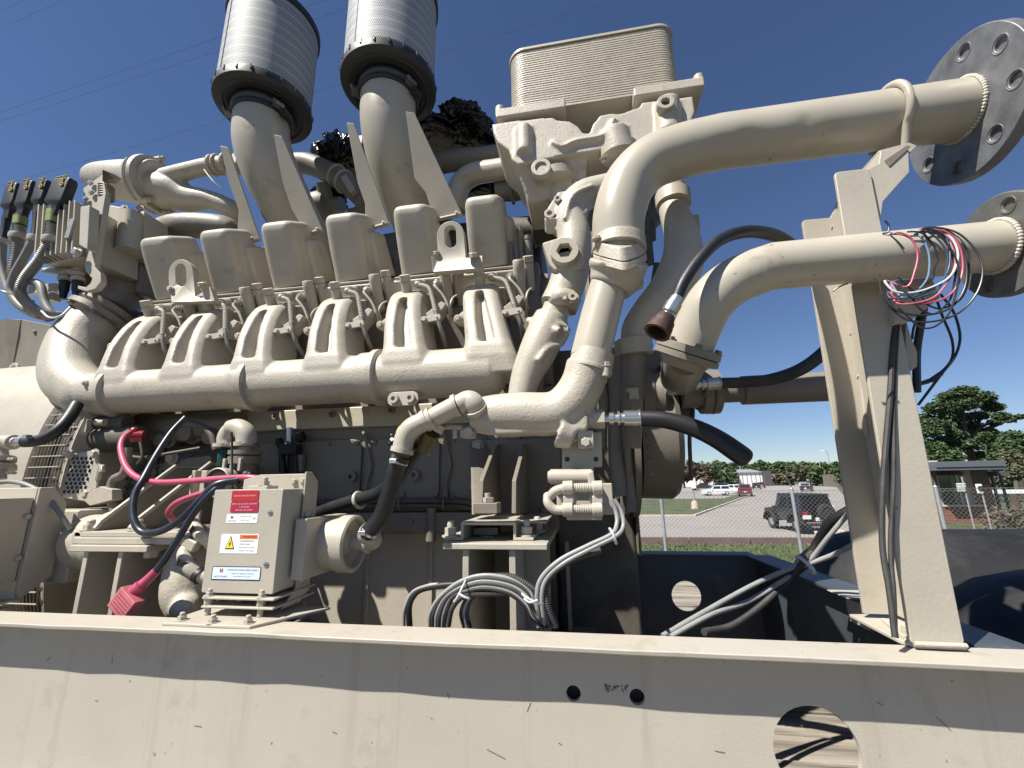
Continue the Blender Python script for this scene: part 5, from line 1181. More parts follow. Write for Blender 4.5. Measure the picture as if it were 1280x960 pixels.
for z in (za_-.07, (za_+zb_)/2-.05): bolt(lb, (Xb+.001, 1.275, z), (1, 0, 0), .009)
c = A(62, 678, 1.42); g = G(); g.lathe(V((Xb+.03, 1.45, c.z)), XX, [(0, .09), (.03, .10), (.12, .10), (.13, .115), (.2, .115), (.205, .10), (.195, .09), (.17, .085), (.16, .05), (.22, .045), (.24, .03)], 36); O('conduit_hub', g, PAINT, lb, sharp=30)
g = G(); g.bb((Xb-.2, 1.40, c.z-.14), (Xb+.05, 1.7, c.z+.12)); O('hub_box', g, PAINT, lb, bev=.008)
cable('grey_signal_cable', [A(-10, 604, 1.32), A(15, 602, 1.32), A(38, 608, 1.32), A(60, 622, 1.33), A(75, 642, 1.34), A(88, 662, 1.36)], .0085, CONDU, 'thin grey cable drooping over the left junction box towards the round hub')

# ================================================================== ENGINE CONTROL MODULE AND CONNECTORS
ecm = thing('engine_control_module', 'finned beige control module with big black connectors above the manifold elbow', 'control module', A(90, 330, 1.62))
Ye = 1.58
g = G(); p0_, p1_, p2_, p3_ = A(60, 262, Ye), A(112, 256, Ye), A(108, 322, Ye), A(55, 330, Ye)
g.prism([p0_, p1_, p2_, p3_], (0, .26, 0)); O('module_body', g, PAINT, ecm, bev=.006)
for k in range(8):
    t = k/7; a = p0_.lerp(p1_, t*.86+.02); b = p3_.lerp(p2_, t*.86+.02); d = (b-a); hgt = 1.0 if k > 4 else .97
    g = G(); n_ = V((0, -1, 0)); w_ = XX*.0045
    g.prism([a+d*.02-w_, a+d*.02+w_, a+d*.02+w_+n_*.03, a+d*.0+w_+n_*.045, a+d*.0-w_+n_*.045], V((0, 0, 0))+d*.96); O('cooling_fin', g, PAINT, ecm, bev=.002)
g = G(); a = A(95, 258, Ye-.05); g.prism([A(100, 258, Ye-.055), A(112, 256, Ye-.055), A(109, 312, Ye-.055), A(98, 306, Ye-.055)], (0, .05, 0)); O('end_cover', g, PAINT, ecm, bev=.006)
bolt(ecm, A(97, 316, Ye-.03), (0, -1, 0), .020, BOLTST); g = G(); g.box(A(88, 286, Ye-.05), (.03, .012, .11), Matrix.Rotation(R(5), 3, 'Y')); O('silver_tag', g, CABG, ecm, bev=.003)
g = G(); g.prism([A(104, 235, Ye), A(128, 218, Ye), A(132, 240, Ye), A(119, 322, Ye), A(118, 333, Ye), A(125, 341, Ye), A(126, 352, Ye), A(119, 361, Ye), A(108, 364, Ye), A(97, 361, Ye), A(97, 357, Ye), A(107, 359, Ye), A(113, 354, Ye), A(115, 348, Ye), A(107, 339, Ye), A(105, 325, Ye)], (0, .03, 0)); O('module_bracket', g, PAINT, ecm, bev=.003)
g = G(); g.prism([A(128, 212, Ye-.02), A(143, 218, Ye-.02), A(150, 222, Ye+.08), A(142, 228, Ye+.08), A(128, 226, Ye-.02)], (0, .012, 0)); O('bracket_tab', g, SHADEP, ecm)
for px, py in ((114, 229), (115, 241), (108, 249)): bolt(ecm, A(px, py, Ye-.01), (0, -1, 0), .012, BOLTST)
g = G()
for k in range(6): g.torus(A(133, 234+k*2.8, Ye+.03), (0, .0, 1), .030, .006, 20, 6)
O('spring_isolator', g, SHADEP, ecm)
# second module box
g = G(); g.prism([A(128, 262, 1.78), A(138, 256, 1.78), A(180, 264, 1.78), A(180, 316, 1.78), A(146, 322, 1.78), A(124, 312, 1.78)], (0, .15, 0)); o = O('sensor_box', g, PAINT, ecm, bev=.008)
g = G(); g.cyl(A(165, 268, 1.75), A(160, 314, 1.75), .055, n=24); O('box_bulge', g, PAINT, o)
for px, py in ((156, 261), (176, 261), (149, 312)): bolt(ecm, A(px, py, 1.74), (0, -1, 0), .016)
g = G(); g.prism([A(118, 262, 1.75), A(127, 260, 1.75), A(122, 318, 1.75), A(112, 322, 1.75)], (0, .05, 0)); O('dark_gasket', g, BLUEBLK, ecm)
g = G(); g.prism([A(100, 345, 1.75), A(140, 350, 1.75), A(138, 368, 1.75), A(128, 374, 1.75), (A(98, 380, 1.75))], (0, .012, 0)); O('slotted_plate', g, SHADEP, ecm, bev=.004)
for px in (112, 128): g = G(); g.box(A(px, 364, 1.748), (.006, .004, .03)); O('slot', g, BLKL, ecm)
g = G(); g.prism([A(120, 325, 1.85), A(175, 330, 1.85), A(172, 365, 1.85), A(130, 372, 1.85)], (0, .2, 0)); O('bracket_casting', g, SHADEP, ecm, bev=.012)
for px, py in ((148, 349), (160, 350)): bolt(ecm, A(px, py, 1.84), (0, -1, 0), .02, SHADEP)
for q0_, q1_ in ((A(36, 357, 1.70), A(72, 366, 1.72)), (A(57, 366, 1.66), A(76, 378, 1.70)), (A(62, 328, 1.66), A(80, 336, 1.72))): g = G(); g.bb(q0_, q1_); O('cable_bracket', g, PAINT, ecm, bev=.003)
# black plug connectors: body, boot, lever, sleeve, conduit
conns = [  # top px,py ; bottom of black part ; Y ; conduit path ; corrugated?
    ((20, 232), (12, 266), 1.60, [(9, 272), (3, 302), (2, 330), (8, 356), (20, 378), (40, 392), (60, 398)], .020, 0, 'leftmost black connector with smooth grey conduit hanging at the left edge'),
    ((39, 229), (29, 265), 1.58, [(26, 272), (23, 296), (20, 320), (16, 345), (24, 370), (44, 388), (64, 396)], .026, 1, 'second black connector from the left with pale green band and ribbed conduit'),
    ((58, 228), (49, 260), 1.56, [(47, 264), (43, 298), (30, 322), (17, 346), (14, 366), (28, 384), (50, 394)], .019, 0, 'third black connector from the left with thin sleeve and smooth conduit'),
    ((83, 225), (69, 262), 1.54, [(67, 264), (63, 300), (48, 326), (30, 350), (26, 368), (42, 386), (62, 394)], .024, 1, 'rightmost black connector with big body, green band and ribbed conduit'),
]
for i, (t, b, Y, path, r_, isc, lab) in enumerate(conns):
    th = thing('cable_connector', lab, 'connector', A(*b, Y), 'black cable connectors on the control module')
    sc = spx(*t, Y); ax = (A(*b, Y)-A(*t, Y)); L_ = ax.length; d = ax.normalized()
    wide = (18, 19, 17, 27)[i]*sc
    x_, y_, d_ = frame(d, (0, -1, 0)); rot = Matrix((XX-d*d.x, V((0, 1, 0)), d)).transposed()
    g = G(); c = A(*t, Y)
    secs = ((0, .92, .8), (.1, 1, 1), (.62, 1.0, 1.0), (.74, 1.05, 1.05), (.82, 1.0, 1), (.9, .62, .7), (1.0, .58, .65), (1.25, .5, .6))
    rings = []
    xx_ = (XX-d*d.x).normalized(); yy_ = d.cross(xx_)
    for s_, kx, ky in secs:
        rings.append([c+d*L_*s_+xx_*px*kx+yy_*py*ky for px, py in rbox_pts(wide, .05, .012, 3)])
    g.rings(rings); O('connector_body', g, PLAST, th, bev=.0015)
    g = G(); q = c+d*L_*.15 - yy_*.0+V((wide*.25, -.028, 0)); g.torus(q+d*.022, (0, 1, 0), .0085, .003, 16, 6); g.tube([q-d*.03, q+d*.012], .004, 6, 1); g.tube([c-d*.004+V((-wide*.3, -.02, 0)), c-d*.008+V((wide*.3, -.02, 0))], .004, 6, 1); O('release_clip', g, YTAG, th)
    s0 = A(*path[0], Y); s1 = A(*path[1], Y)
    if i in (1, 3):
        g = G(); g.cyl(s0.lerp(s1, .0), s0.lerp(s1, .42), r_*1.12, n=18); O('green_band', g, GREEN, th)
        g = G(); g.cyl(s0.lerp(s1, -.1), s0.lerp(s1, .5), r_*1.05, n=18); O('sleeve', g, PLAST, th)
        Q, r2 = corr([s0.lerp(s1, .5), s0.lerp(s1, .75), s1], r_*1.05, .009, .15, 3); g = G(); g.tube(Q, r2, 14, 1); O('ribbed_neck', g, CONDU, th)
    else:
        g = G(); g.tube([s0, s0.lerp(s1, .5), s1], [r_*1.0, r_*.8, r_*.85], 14, 3); O('sleeve', g, PLAST, th)
    g = G(); dd = (s1-s0).normalized(); g.lathe(s1-dd*.012, dd, [(0, r_), (.0, r_*1.45), (.012, r_*1.5), (.026, r_*1.35), (.028, r_)], 20); O('conduit_collar', g, PAINT, th, sharp=40)
    P_ = [A(px, py, Y+.02*k/3) for k, (px, py) in enumerate(path[1:])]
    g = G()
    if isc: Q, r2 = corr(P_, r_, .0095, .16); g.tube(Q, r2, 12, 1)
    else: g.tube(P_, r_*.95, 14, 7)
    O('conduit', g, CONDU, th)
cable('harness_conduit', [A(36, 352, 1.58), A(50, 356, 1.57), A(56, 378, 1.57), A(66, 392, 1.58), A(80, 395, 1.62), A(96, 408, 1.7)], .018, CONDU, 'grey conduit joining the bundle below the four black connectors')
g = G(); g.torus(A(22, 370, 1.58), (.3, 0, .9), .062, .004, 28, 6); O('cable_tie', g, CABG, None, label='thin tie round the bundle of conduits below the black connectors', cat='cable tie')
cable('white_sensor_wire', [A(52, 389, 1.55), A(62, 397, 1.54), A(76, 395, 1.55), A(88, 384, 1.58)], .005, WHITEW, 'pale thin wire curving under the two small black plugs')
for px, lab in ((80, 'small black plug hanging from a beige collar, left of two'), (96, 'small black plug hanging from a beige collar, right of two')):
    th = thing('sensor_plug', lab, 'plug', A(px, 380, 1.64), 'small black plugs under the module')
    g = G(); g.lathe(A(px+1, 352, 1.64), A(px-2, 380, 1.64)-A(px+1, 352, 1.64), [(0, .012), (.0, .022), (.05, .020), (.06, .017), (.10, .012)], 18); O('plug_body', g, PLAST, th)
    g = G(); g.lathe(A(px+2, 342, 1.64), A(px+1, 356, 1.64)-A(px+2, 342, 1.64), [(0, .018), (0, .026), (.016, .026), (.018, .020), (.026, .020), (.028, .030), (.044, .030), (.046, .02)], 22); g.tube([A(px+2, 344, 1.64), A(px-6, 340, 1.64), A(px-24, 338, 1.64)], [.02, .018, .014], 12, 3); O('plug_collar', g, PAINT, th, sharp=35)

# ================================================================== AIR FILTERS
FM = bpy.data.materials.new('perforated_filter_steel'); FM.use_nodes = True; nt = FM.node_tree; N = nt.nodes; Lk = nt.links
b = N['Principled BSDF']; b.inputs['Metallic'].default_value = .0; b.inputs['Roughness'].default_value = .62
tc = N.new('ShaderNodeTexCoord'); sep = N.new('ShaderNodeSeparateXYZ'); Lk.new(tc.outputs['UV'], sep.inputs[0])
def mth(op, a, b_=None, c=None):
    n = N.new('ShaderNodeMath'); n.operation = op
    for i, q in enumerate((a, b_, c)):
        if q is None: continue
        if isinstance(q, (int, float)): n.inputs[i].default_value = q
        else: Lk.new(q, n.inputs[i])
    return n.outputs[0]
U = mth('MULTIPLY', sep.outputs[0], 150.0); W = mth('MULTIPLY', sep.outputs[1], 56.0)
off = mth('MULTIPLY', mth('MODULO', mth('FLOOR', W), 2.0), .5)
fu = mth('SUBTRACT', mth('FRACT', mth('ADD', U, off)), .5); fv = mth('SUBTRACT', mth('FRACT', W), .5)
dist = mth('SQRT', mth('ADD', mth('MULTIPLY', fu, fu), mth('MULTIPLY', mth('MULTIPLY', fv, fv), .7)))
hole = mth('LESS_THAN', dist, .31)
band = mth('MULTIPLY', mth('SINE', mth('MULTIPLY', sep.outputs[1], 6.283*9)), .5)
mx = N.new('ShaderNodeMix'); mx.data_type = 'RGBA'; Lk.new(hole, mx.inputs[0]); mx.inputs[6].default_value = (.50,.52,.54,1); mx.inputs[7].default_value = (.055,.06,.065,1)
mx2 = N.new('ShaderNodeMix'); mx2.data_type = 'RGBA'; mx2.blend_type = 'MULTIPLY'; mx2.inputs[0].default_value = 1
rg = N.new('ShaderNodeMapRange'); rg.inputs['From Min'].default_value = .2; rg.inputs['From Max'].default_value = .5; rg.inputs['To Min'].default_value = .72; rg.inputs['To Max'].default_value = 1.0; Lk.new(band, rg.inputs[0])
Lk.new(mx.outputs[2], mx2.inputs[6]); Lk.new(rg.outputs[0], mx2.inputs[7]); Lk.new(mx2.outputs[2], b.inputs['Base Color'])
bp = N.new('ShaderNodeBump'); bp.inputs['Strength'].default_value = .6; bp.inputs['Distance'].default_value = .004; Lk.new(mth('SUBTRACT', 1.0, hole), bp.inputs['Height']); Lk.new(bp.outputs[0], b.inputs['Normal'])
BRACK = mat('filter_rim_rubber', (.022,.023,.026), .5, bump=.1)
GREYB = mat('grey_clamp_band', (.16,.17,.18), .35, metal=.5)
for i, (fx, lab) in enumerate(((-1.678, 'left silver perforated air filter with black rim on a thick beige elbow'), (-.926, 'right silver perforated air filter with black rim on a thick beige elbow'))):
    af = thing('air_filter', lab, 'air filter', (fx, 1.75, 2.06), 'air filters on top of the engine')
    FR, z0_, z1_ = .236, 2.105, 2.66
    me = bpy.data.meshes.new('filter_mesh'); n = 72; vs = []; fs = []; uv = []
    for k in range(n+1):
        a = 2*math.pi*k/n
        for z in (z0_, z1_): vs.append(V((FR*math.cos(a), FR*math.sin(a), z-2.06)))
    for k in range(n): fs.append((2*k, 2*k+2, 2*k+3, 2*k+1))
    me.from_pydata(vs, [], fs); ul = me.uv_layers.new()
    for p in me.polygons:
        p.use_smooth = True
        for li, (uu, vv) in zip(p.loop_indices, ((0, 0), (1, 0), (1, 1), (0, 1))): ul.data[li].uv = ((p.index+uu)/n, vv)
    me.materials.append(FM); o = bpy.data.objects.new('perforated_screen', me); col.objects.link(o); o.parent = af
    g = G(); g.cyl((fx, 1.75, z0_), (fx, 1.75, z1_), FR-.012, n=48); O('pleated_core', g, DARK, af, sharp=40)
    g = G(); g.lathe((fx, 1.75, 2.06), (0, 0, 1), [(.012, .12), (.0, .16), (.0, .225), (.008, .246), (.04, .248), (.056, .244), (.056, .2)], 64); rim = O('bottom_rim', g, BRACK, af, sharp=40)
    g = G(); g.lathe((fx, 1.75, z1_-.03), (0, 0, 1), [(0, .2), (0, .246), (.04, .246), (.05, .22)], 64); O('top_rim', g, BRACK, af, sharp=40)
    for k in range(22):
        a = 2*math.pi*k/22; g = G(); c = V((fx+.249*math.cos(a), 1.75+.249*math.sin(a), 2.101)); g.box(c, (.006, .008, .026), Matrix.Rotation(a, 3, 'Z')); O('rim_tab', g, GREYB, rim)
    g = G(); g.torus((fx, 1.75, 2.058), (0, 0, 1), .20, .006, 48, 6); g.torus((fx, 1.75, 2.058), (0, 0, 1), .175, .004, 48, 6); O('rim_groove', g, BRACK, rim)
    # seam
    a = R(250); g = G(); c = V((fx+(FR+.001)*math.cos(a), 1.75+(FR+.001)*math.sin(a), (z0_+z1_)/2)); g.box(c, (.003, .006, z1_-z0_-.02), Matrix.Rotation(a, 3, 'Z')); O('screen_seam', g, GREYB, af)
    g = G(); g.lathe((fx, 1.75, 1.985), (0, 0, 1), [(0, .138), (.0, .150), (.012, .153), (.016, .149), (.04, .150), (.044, .156), (.060, .156), (.062, .149), (.08, .149)], 52); O('rubber_sleeve', g, BRACK, af, sharp=30)
    g = G(); g.lathe((fx, 1.75, 2.012), (0, 0, 1), [(0, .152), (.0, .1575), (.022, .1575), (.022, .152)], 52); O('clamp_band', g, GREYB, af, sharp=30)
    for ang, zz in ((-25, 2.005), (-10, 1.975), (205, 2.01)):
        a = R(ang); c = V((fx+.17*math.cos(a), 1.75+.17*math.sin(a), zz)); g = G(); g.box(c, (.035, .05, .022), Matrix.Rotation(a, 3, 'Z')); g.cyl(c+V((0, -.04, 0)), c+V((0, .04, 0)), .009, n=10); O('clamp_screw', g, GREYB if ang != -10 else BRACK, af, bev=.002)
    # elbow
    el = thing('intake_elbow', ('left' if i == 0 else 'right')+' thick glossy beige intake elbow under its air filter, narrowing towards the turbocharger', 'intake pipe', (fx, 2.2, 1.1), 'intake elbows')
    if i == 0: P_ = [V((fx, 1.75, 2.03)), V((fx, 1.75, 1.95)), V((fx+.01, 1.77, 1.83)), V((fx+.045, 1.84, 1.68)), V((fx+.10, 1.95, 1.52)), V((fx+.16, 2.08, 1.38)), V((fx+.20, 2.2, 1.28))]
    else: P_ = [V((fx, 1.75, 2.03)), V((fx, 1.75, 1.95)), V((fx+.005, 1.77, 1.83)), V((fx+.02, 1.84, 1.68)), V((fx+.045, 1.95, 1.52)), V((fx+.07, 2.08, 1.38)), V((fx+.09, 2.2, 1.28))]
    g = G(); g.tube(P_, [.142, .142, .146, .148, .138, .120, .112], 44, 8); O('elbow_pipe', g, PIPE, el)
    g = G(); g.lathe(P_[-1]-V((.0, .03, -.03)), V((.1, .6, -.7)), [(0, .11), (.0, .125), (.04, .128), (.045, .12), (.09, .12)], 40); O('rubber_cuff', g, BRACK, el, sharp=30)
    for k in (-1, 1):
        c = P_[2]+V((k*.155, -.02, .0)); g = G(); g.box(c+V((0, 0, -.06)), (.03, .012, .05)); g.cyl(c+V((-.02, 0, -.04)), c+V((.02, 0, -.04)), .007, n=10); O('fin_tab', g, PAINT, el, bev=.002)

# ================================================================== BIN BAG WRAPS
def bag(lab, c, sz, seed):
    bm = bmesh.new(); bmesh.ops.create_icosphere(bm, subdivisions=6, radius=1)
    for v in bm.verts:
        p = v.co.copy(); q = p*.9+V((seed, 0, 0))
        big = noise.noise(q*1.3)*.5+noise.noise(q*2.6)*.22                     # sagging lumps
        ang = math.atan2(p.y, p.x); w = p+V((noise.noise(q*2), noise.noise(q*2+V((5, 0, 0))), noise.noise(q*2+V((0, 9, 0)))))*.55
        fold = 1-abs(noise.noise(V((w.x*2.6+w.z*1.2, w.y*2.4-w.z, w.z*.9+seed))))*2.6          # sharp ridges between soft hollows
        fine = 1-abs(noise.noise(V((w.x*6+w.z*3, w.y*6, w.z*4+seed))))*2.4
        sh = V((p.x*sz[0], p.y*sz[1], p.z*sz[2]))
        sh.x += sz[0]*.30*math.sin(seed*3)*max(p.z, 0)
        v.co = sh*(.86+big+.20*fold+.07*fine)
        if p.z > .7: v.co.z += sz[2]*.35*(p.z-.7)/.3*abs(noise.noise(V((w.x*5, w.y*5, seed))))*2
        if v.co.z < -sz[2]*.5: v.co.z = -sz[2]*.5+.1*(v.co.z+sz[2]*.5)
    me = bpy.data.meshes.new('bag'); 
    for f in bm.faces: f.smooth = True
    for e in bm.edges: e.smooth = e.calc_face_angle(0) < R(16)
    bm.to_mesh(me); bm.free(); me.materials.append(BAG)
    o = bpy.data.objects.new('bin_bag_wrap', me); col.objects.link(o); o.location = c; o['_l'] = list(c)
    o['label'] = lab; o['category'] = 'plastic bag'; o['group'] = 'black plastic bags over the openings'
bag('crumpled shiny black plastic bag tied over an opening left of the oil cooler', A(570, 172, 2.2), (.23, .2, .14), 3.3)
bag('crumpled black plastic bag showing between the left and right intake elbows', A(428, 195, 2.3), (.14, .15, .15), 8.1)
bag('torn black plastic low in the valley between the intake elbows', A(415, 248, 2.35), (.10, .1, .10), 12.4)
bag('torn black plastic below the coolant elbow near the rightmost covers', A(600, 240, 2.3), (.16, .1, .09), 15.0)
# ================================================================== PIPE SUPPORT POST
post = thing('pipe_support_post', 'tall beige steel post of folded plate holding up the two flanged pipes', 'post', (.70, 1.15, -.35))
YFp, YBp = 1.12, 1.30
def fr(z):      # x-limits of the front flange at height z (it leans a little to the right going up)
    t = (z+.34)/(1.14); return .655+.048*t, .755+.033*t
g = G(); zt_, zb0 = .797, -.345
a0, b0_ = fr(zb0); a1, b1_ = fr(zt_)
g.prism(rounded([(a0, YFp, zb0), (b0_, YFp, zb0), (b1_, YFp, zt_), (a1, YFp, zt_)], .012, (0, 1, 2, 3)), (0, .010, 0)); O('front_flange', g, PAINT, post, bev=.003)
xb0, xb1 = .572, .613
zb_t = A(1003, 275, YBp).z
g = G(); g.prism(rounded([(A(1093, 775, YBp).x-.02, YBp, -.335), (.80, YBp, -.335), (.82, YBp, zb_t+.14), (A(1050, 245, YBp).x, YBp, A(1050, 245, YBp).z), (A(1043, 262, YBp).x, YBp, A(1043, 262, YBp).z), (A(1038, 272, YBp).x, YBp, A(1038, 272, YBp).z), (A(1003, 275, YBp).x, YBp, zb_t)], .012, (6,)), (0, .010, 0)); O('back_flange', g, PAINT, post, bev=.003)
g = G(); x = .728
g.prism([(x+.012, YFp+.0105, -.335), (x+.012, YBp-.0005, -.335), (x+.043, YBp-.0005, zb_t-.03), (x+.043, YFp+.0105, zb_t-.03)], (.010, 0, 0)); O('web', g, PAINT, post)
g = G(); g.prism([(.650, 1.150, -.354), (.668, 1.122, -.354), (.757, 1.122, -.354), (.77, 1.14, -.354), (.77, 1.35, -.354), (.652, 1.335, -.354)], (0, 0, .009)); O('foot_plate', g, RAIL, post, bev=.0025)
g = G(); g.tube([(.66, YFp-.002, -.343), (.70, YFp-.003, -.343), (.755, YFp-.002, -.343)], .005, 8, 4); g.tube([(.665, YFp+.03, -.343), (.70, YBp-.02, -.343)], .005, 8, 2); O('weld_bead', g, WELD, post)
nut(post, (.69, 1.19, -.345), (0, 0, 1), .010); bolt(post, (.715, 1.16, -.335), (.3, -1, 0), .008, SHADEP)
# inner lip of the back flange
g = G(); q0 = A(1050, 250, YBp-.02); q1 = A(1083, 545, YBp-.02); g.prism([q0, q0+V((.012, 0, 0)), q1+V((.012, 0, 0)), q1], (0, .018, 0)); O('fold_ridge', g, PAINT, post, bev=.004)
for px, py in ((1048, 283), (1072, 416), (1081, 470)):
    p = A(px, py, YBp-.012); g = G(); g.cyl(p+V((-.02, 0, 0)), p+V((.012, 0, 0)), .0045, n=10); g.cyl(p+V((-.004, 0, 0)), p+V((.003, 0, 0)), .009, n=6); o = O('small_stud', g, PAINT, post)
for px, py in ((1077, 428), (1094, 521)):
    p = A(px, py, YBp-.004); g = G(); g.cyl(p, p+V((0, -.012, 0)), .005, n=12); O('screw_hole', g, BLKL, post)
# upper bracket to the u-bolt: angle piece
g = G(); YT = 1.131
g.prism([A(1080, 214, YT), A(1099, 204, YT), A(1101, 188, YT), A(1136, 188, YT), A(1137, 215, YT), A(1104, 252, YT), A(1099, 290, YT), A(1086, 290, YT)], (0, .075, 0)); O('upper_bracket', g, PAINT, post, bev=.002)
g = G(); g.prism([A(1098, 188, 1.14), A(1137, 178, 1.14), A(1147, 182, 1.14), A(1117, 212, 1.14), A(1104, 210, 1.14)], (0, .20, 0)); 
O('saddle_block', g, PAINT, post, bev=.002)
g = G(); g.prism([A(1106, 200, 1.128), A(1134, 181, 1.128), A(1139, 183, 1.128), A(1112, 208, 1.128)], (0, .011, 0)); O('saddle_gusset', g, SHADEP, post, bev=.001)
g = G(); g.prism([A(1132, 396, YT+.02), A(1140, 424, YT+.02), A(1147, 440, YT+.02), A(1147, 458, YT+.02), A(1138, 464, YT+.02), A(1132, 440, YT+.02)], (0, .08, 0)); O('rear_clip', g, PAINT, post, bev=.002)
# lower saddle
g = G(); g.prism([A(1120, 350, 1.10), A(1165, 346, 1.10), A(1176, 372, 1.10), A(1140, 400, 1.10), A(1118, 405, 1.10)], (0, .05, 0)); O('lower_saddle', g, PAINT, post, bev=.003)
xu2 = A(1180, 315, 1.2).x
g = G(); arc = [V((xu2, YQ-(RQ+.009)*math.cos(a), z_q+(RQ+.009)*math.sin(a))) for a in [R(-50)+R(280)*k/28 for k in range(29)]]
g.tube(arc, .009, 10, 2); O('u_bolt', g, PIPE, wp2)

# ---- coloured wires wound over the lower pipe
def wire(name, pts, r, m, lab, grp='coloured wires looped over the lower pipe', sm=8):
    g = G(); g.tube(pts, r, 8, sm); return O(name, g, m, None, label=lab, cat='wire', group=grp)
def loop_pts(cx, ytop, ybot, wleft, wright, ph=0, tail=None):
    """a hanging loop: passes over the pipe (nearer side) and hangs below"""
    out = []
    for k in range(17):
        a = math.pi*2*k/16*.86 + R(200)
        px = cx + (wright if math.cos(a) > 0 else wleft)*math.cos(a); py = (ytop+ybot)/2 - (ybot-ytop)/2*math.sin(a)
        out.append(A(px, py, 1.178 - .012*math.cos(a+ph)))
    return out
SKYW = mat('pale_blue_wire', (.13,.22,.34), .4); NAVY = mat('navy_wire', (.03,.06,.11), .4)
wire('looped_wire', [A(1112, 294, 0.997), A(1125, 291, 0.992), A(1140, 299, 0.987), A(1147, 318, 0.987), A(1143, 340, 0.987), A(1134, 358, 0.987), A(1112, 352, 1.02)], .0020, PINK, 'short pink wire curving down over the pipe, leftmost of the coil')
wire('looped_wire', [A(1140, 291, 0.997), A(1152, 297, 0.987), A(1161, 318, 0.985), A(1160, 345, 0.985), A(1148, 362, 0.987), A(1128, 372, 0.987), A(1112, 352, 1.02)], .0020, SKYW, 'blue wire curving down over the pipe beside the short pink one')
wire('looped_wire', [A(1138, 292, 1.007), A(1160, 287, 0.992), A(1185, 291, 0.982), A(1200, 310, 0.977), A(1203, 340, 0.977), A(1190, 366, 0.979), A(1165, 378, 0.982), A(1130, 379, 0.987), A(1112, 365, 0.997), A(1112, 352, 1.02)], .0020, PINK, 'long pink wire forming the middle of the coil over the pipe')
wire('looped_wire', [A(1160, 289, 0.997), A(1180, 290, 0.987), A(1194, 305, 0.979), A(1197, 325, 0.977), A(1185, 348, 0.977), A(1150, 364, 0.979), A(1120, 365, 0.987), A(1106, 352, 0.997), A(1112, 352, 1.02)], .0022, WHITEW, 'pale wire in the middle of the coil over the pipe')
wire('looped_wire', [A(1145, 290, 1.007), A(1165, 285, 0.997), A(1192, 296, 0.982), A(1207, 325, 0.977), A(1206, 360, 0.977), A(1186, 386, 0.979), A(1150, 394, 0.982), A(1118, 386, 0.987), A(1102, 362, 0.997)], .0022, CABB, 'black wire loop of middle size around the coloured ones')
wire('looped_wire', [A(1142, 290, 1.007), A(1165, 284, 0.997), A(1200, 293, 0.982), A(1226, 325, 0.972), A(1224, 360, 0.972), A(1200, 390, 0.977), A(1165, 402, 0.979), A(1130, 398, 0.987), A(1104, 372, 0.997), A(1099, 350, 1.007)], .0020, CABB, 'largest black wire loop reaching far right of the coil')
wire('looped_wire', [A(1156, 291, 0.997), A(1174, 290, 0.987), A(1186, 305, 0.982), A(1186, 335, 0.979), A(1172, 356, 0.979), A(1145, 370, 0.982), A(1112, 372, 0.987), A(1112, 352, 1.02)], .0020, NAVY, 'navy wire inside the coil close to the pipe')
wire('looped_wire', [A(1158, 289, 0.997), A(1180, 292, 0.987), A(1193, 318, 0.979), A(1191, 340, 0.979), A(1172, 368, 0.979), A(1148, 378, 0.982), A(1120, 378, 0.987), A(1112, 352, 1.02)], .0019, PINKP, 'faded pink wire just inside the long pink one')
wire('looped_wire', [A(1103, 292, 0.997), A(1110, 290, 0.992), A(1111, 282, 0.992), A(1106, 276, 0.992)], .0020, CABBL, 'stub of dark wire sticking up beside the post top edge')
wire('looped_wire', [A(1114, 295, 0.992), A(1122, 302, 0.987), A(1130, 311, 0.985)], .0017, CABBL, 'stub of dark wire lying across the lower pipe')
wire('looped_wire', [A(1041, 364, 0.997), A(1050, 358, 0.992), A(1060, 354, 0.992)], .0019, CABB, 'short black wire stub poking out under the lower pipe')
rw = random.Random(12)
for k, lab in enumerate(('thin black wire loop sagging lowest under the coil', 'thin navy wire loop nearly hidden behind the pink ones', 'thin black wire loop crossing the pale one twice', 'dark wire loop tight against the underside of the pipe', 'thin black wire loop slanting to the right of the coil')):
    cx = (1158, 1150, 1165, 1145, 1178)[k]; w = (40, 34, 30, 26, 34)[k]; yb = (410, 372, 392, 362, 386)[k]
    P_ = []
    for q in range(13):
        a_ = R(112-(236+22)*q/12); px = cx+w*math.cos(a_)+rw.uniform(-2, 2); py = (288+yb)/2-(yb-288)/2*math.sin(a_)+rw.uniform(-2, 2); P_.append(A(px, py, .975+.004*k))
    wire('looped_wire', P_, .0019, (CABB, NAVY, CABB, CABBL, CABB)[k], lab)
G2 = 'black wires dangling behind the post'
wire('hanging_wire', [A(1170, 372, 1.3), A(1178, 395, 1.32), A(1190, 425, 1.34), A(1189, 450, 1.34), A(1170, 470, 1.34), A(1152, 478, 1.34)], .0032, CABB, 'black wire hanging in a wide arc from the coil to behind the post, inner', G2)
wire('hanging_wire', [A(1176, 368, 1.3), A(1192, 390, 1.32), A(1200, 420, 1.34), A(1194, 445, 1.34), A(1178, 466, 1.34), A(1160, 490, 1.34), A(1148, 506, 1.34)], .0034, CABB, 'black wire hanging in the widest arc from the coil to behind the post', G2)
g = G(); g.tube([A(1176, 467, 1.34), A(1163, 476, 1.34)], .0065, 10, 1); g.tube([A(1160, 477, 1.34), A(1148, 480, 1.34)], .006, 10, 1); O('wire_sleeve', g, CABB, None, label='black sleeve gripping two of the dangling wires', cat='sleeve')
wire('hanging_wire', [A(1158, 368, 1.28), A(1152, 400, 1.28), A(1146, 440, 1.30), A(1146, 490, 1.30)], .0095, CABB, 'thick black cable hanging straight down behind the post', G2)
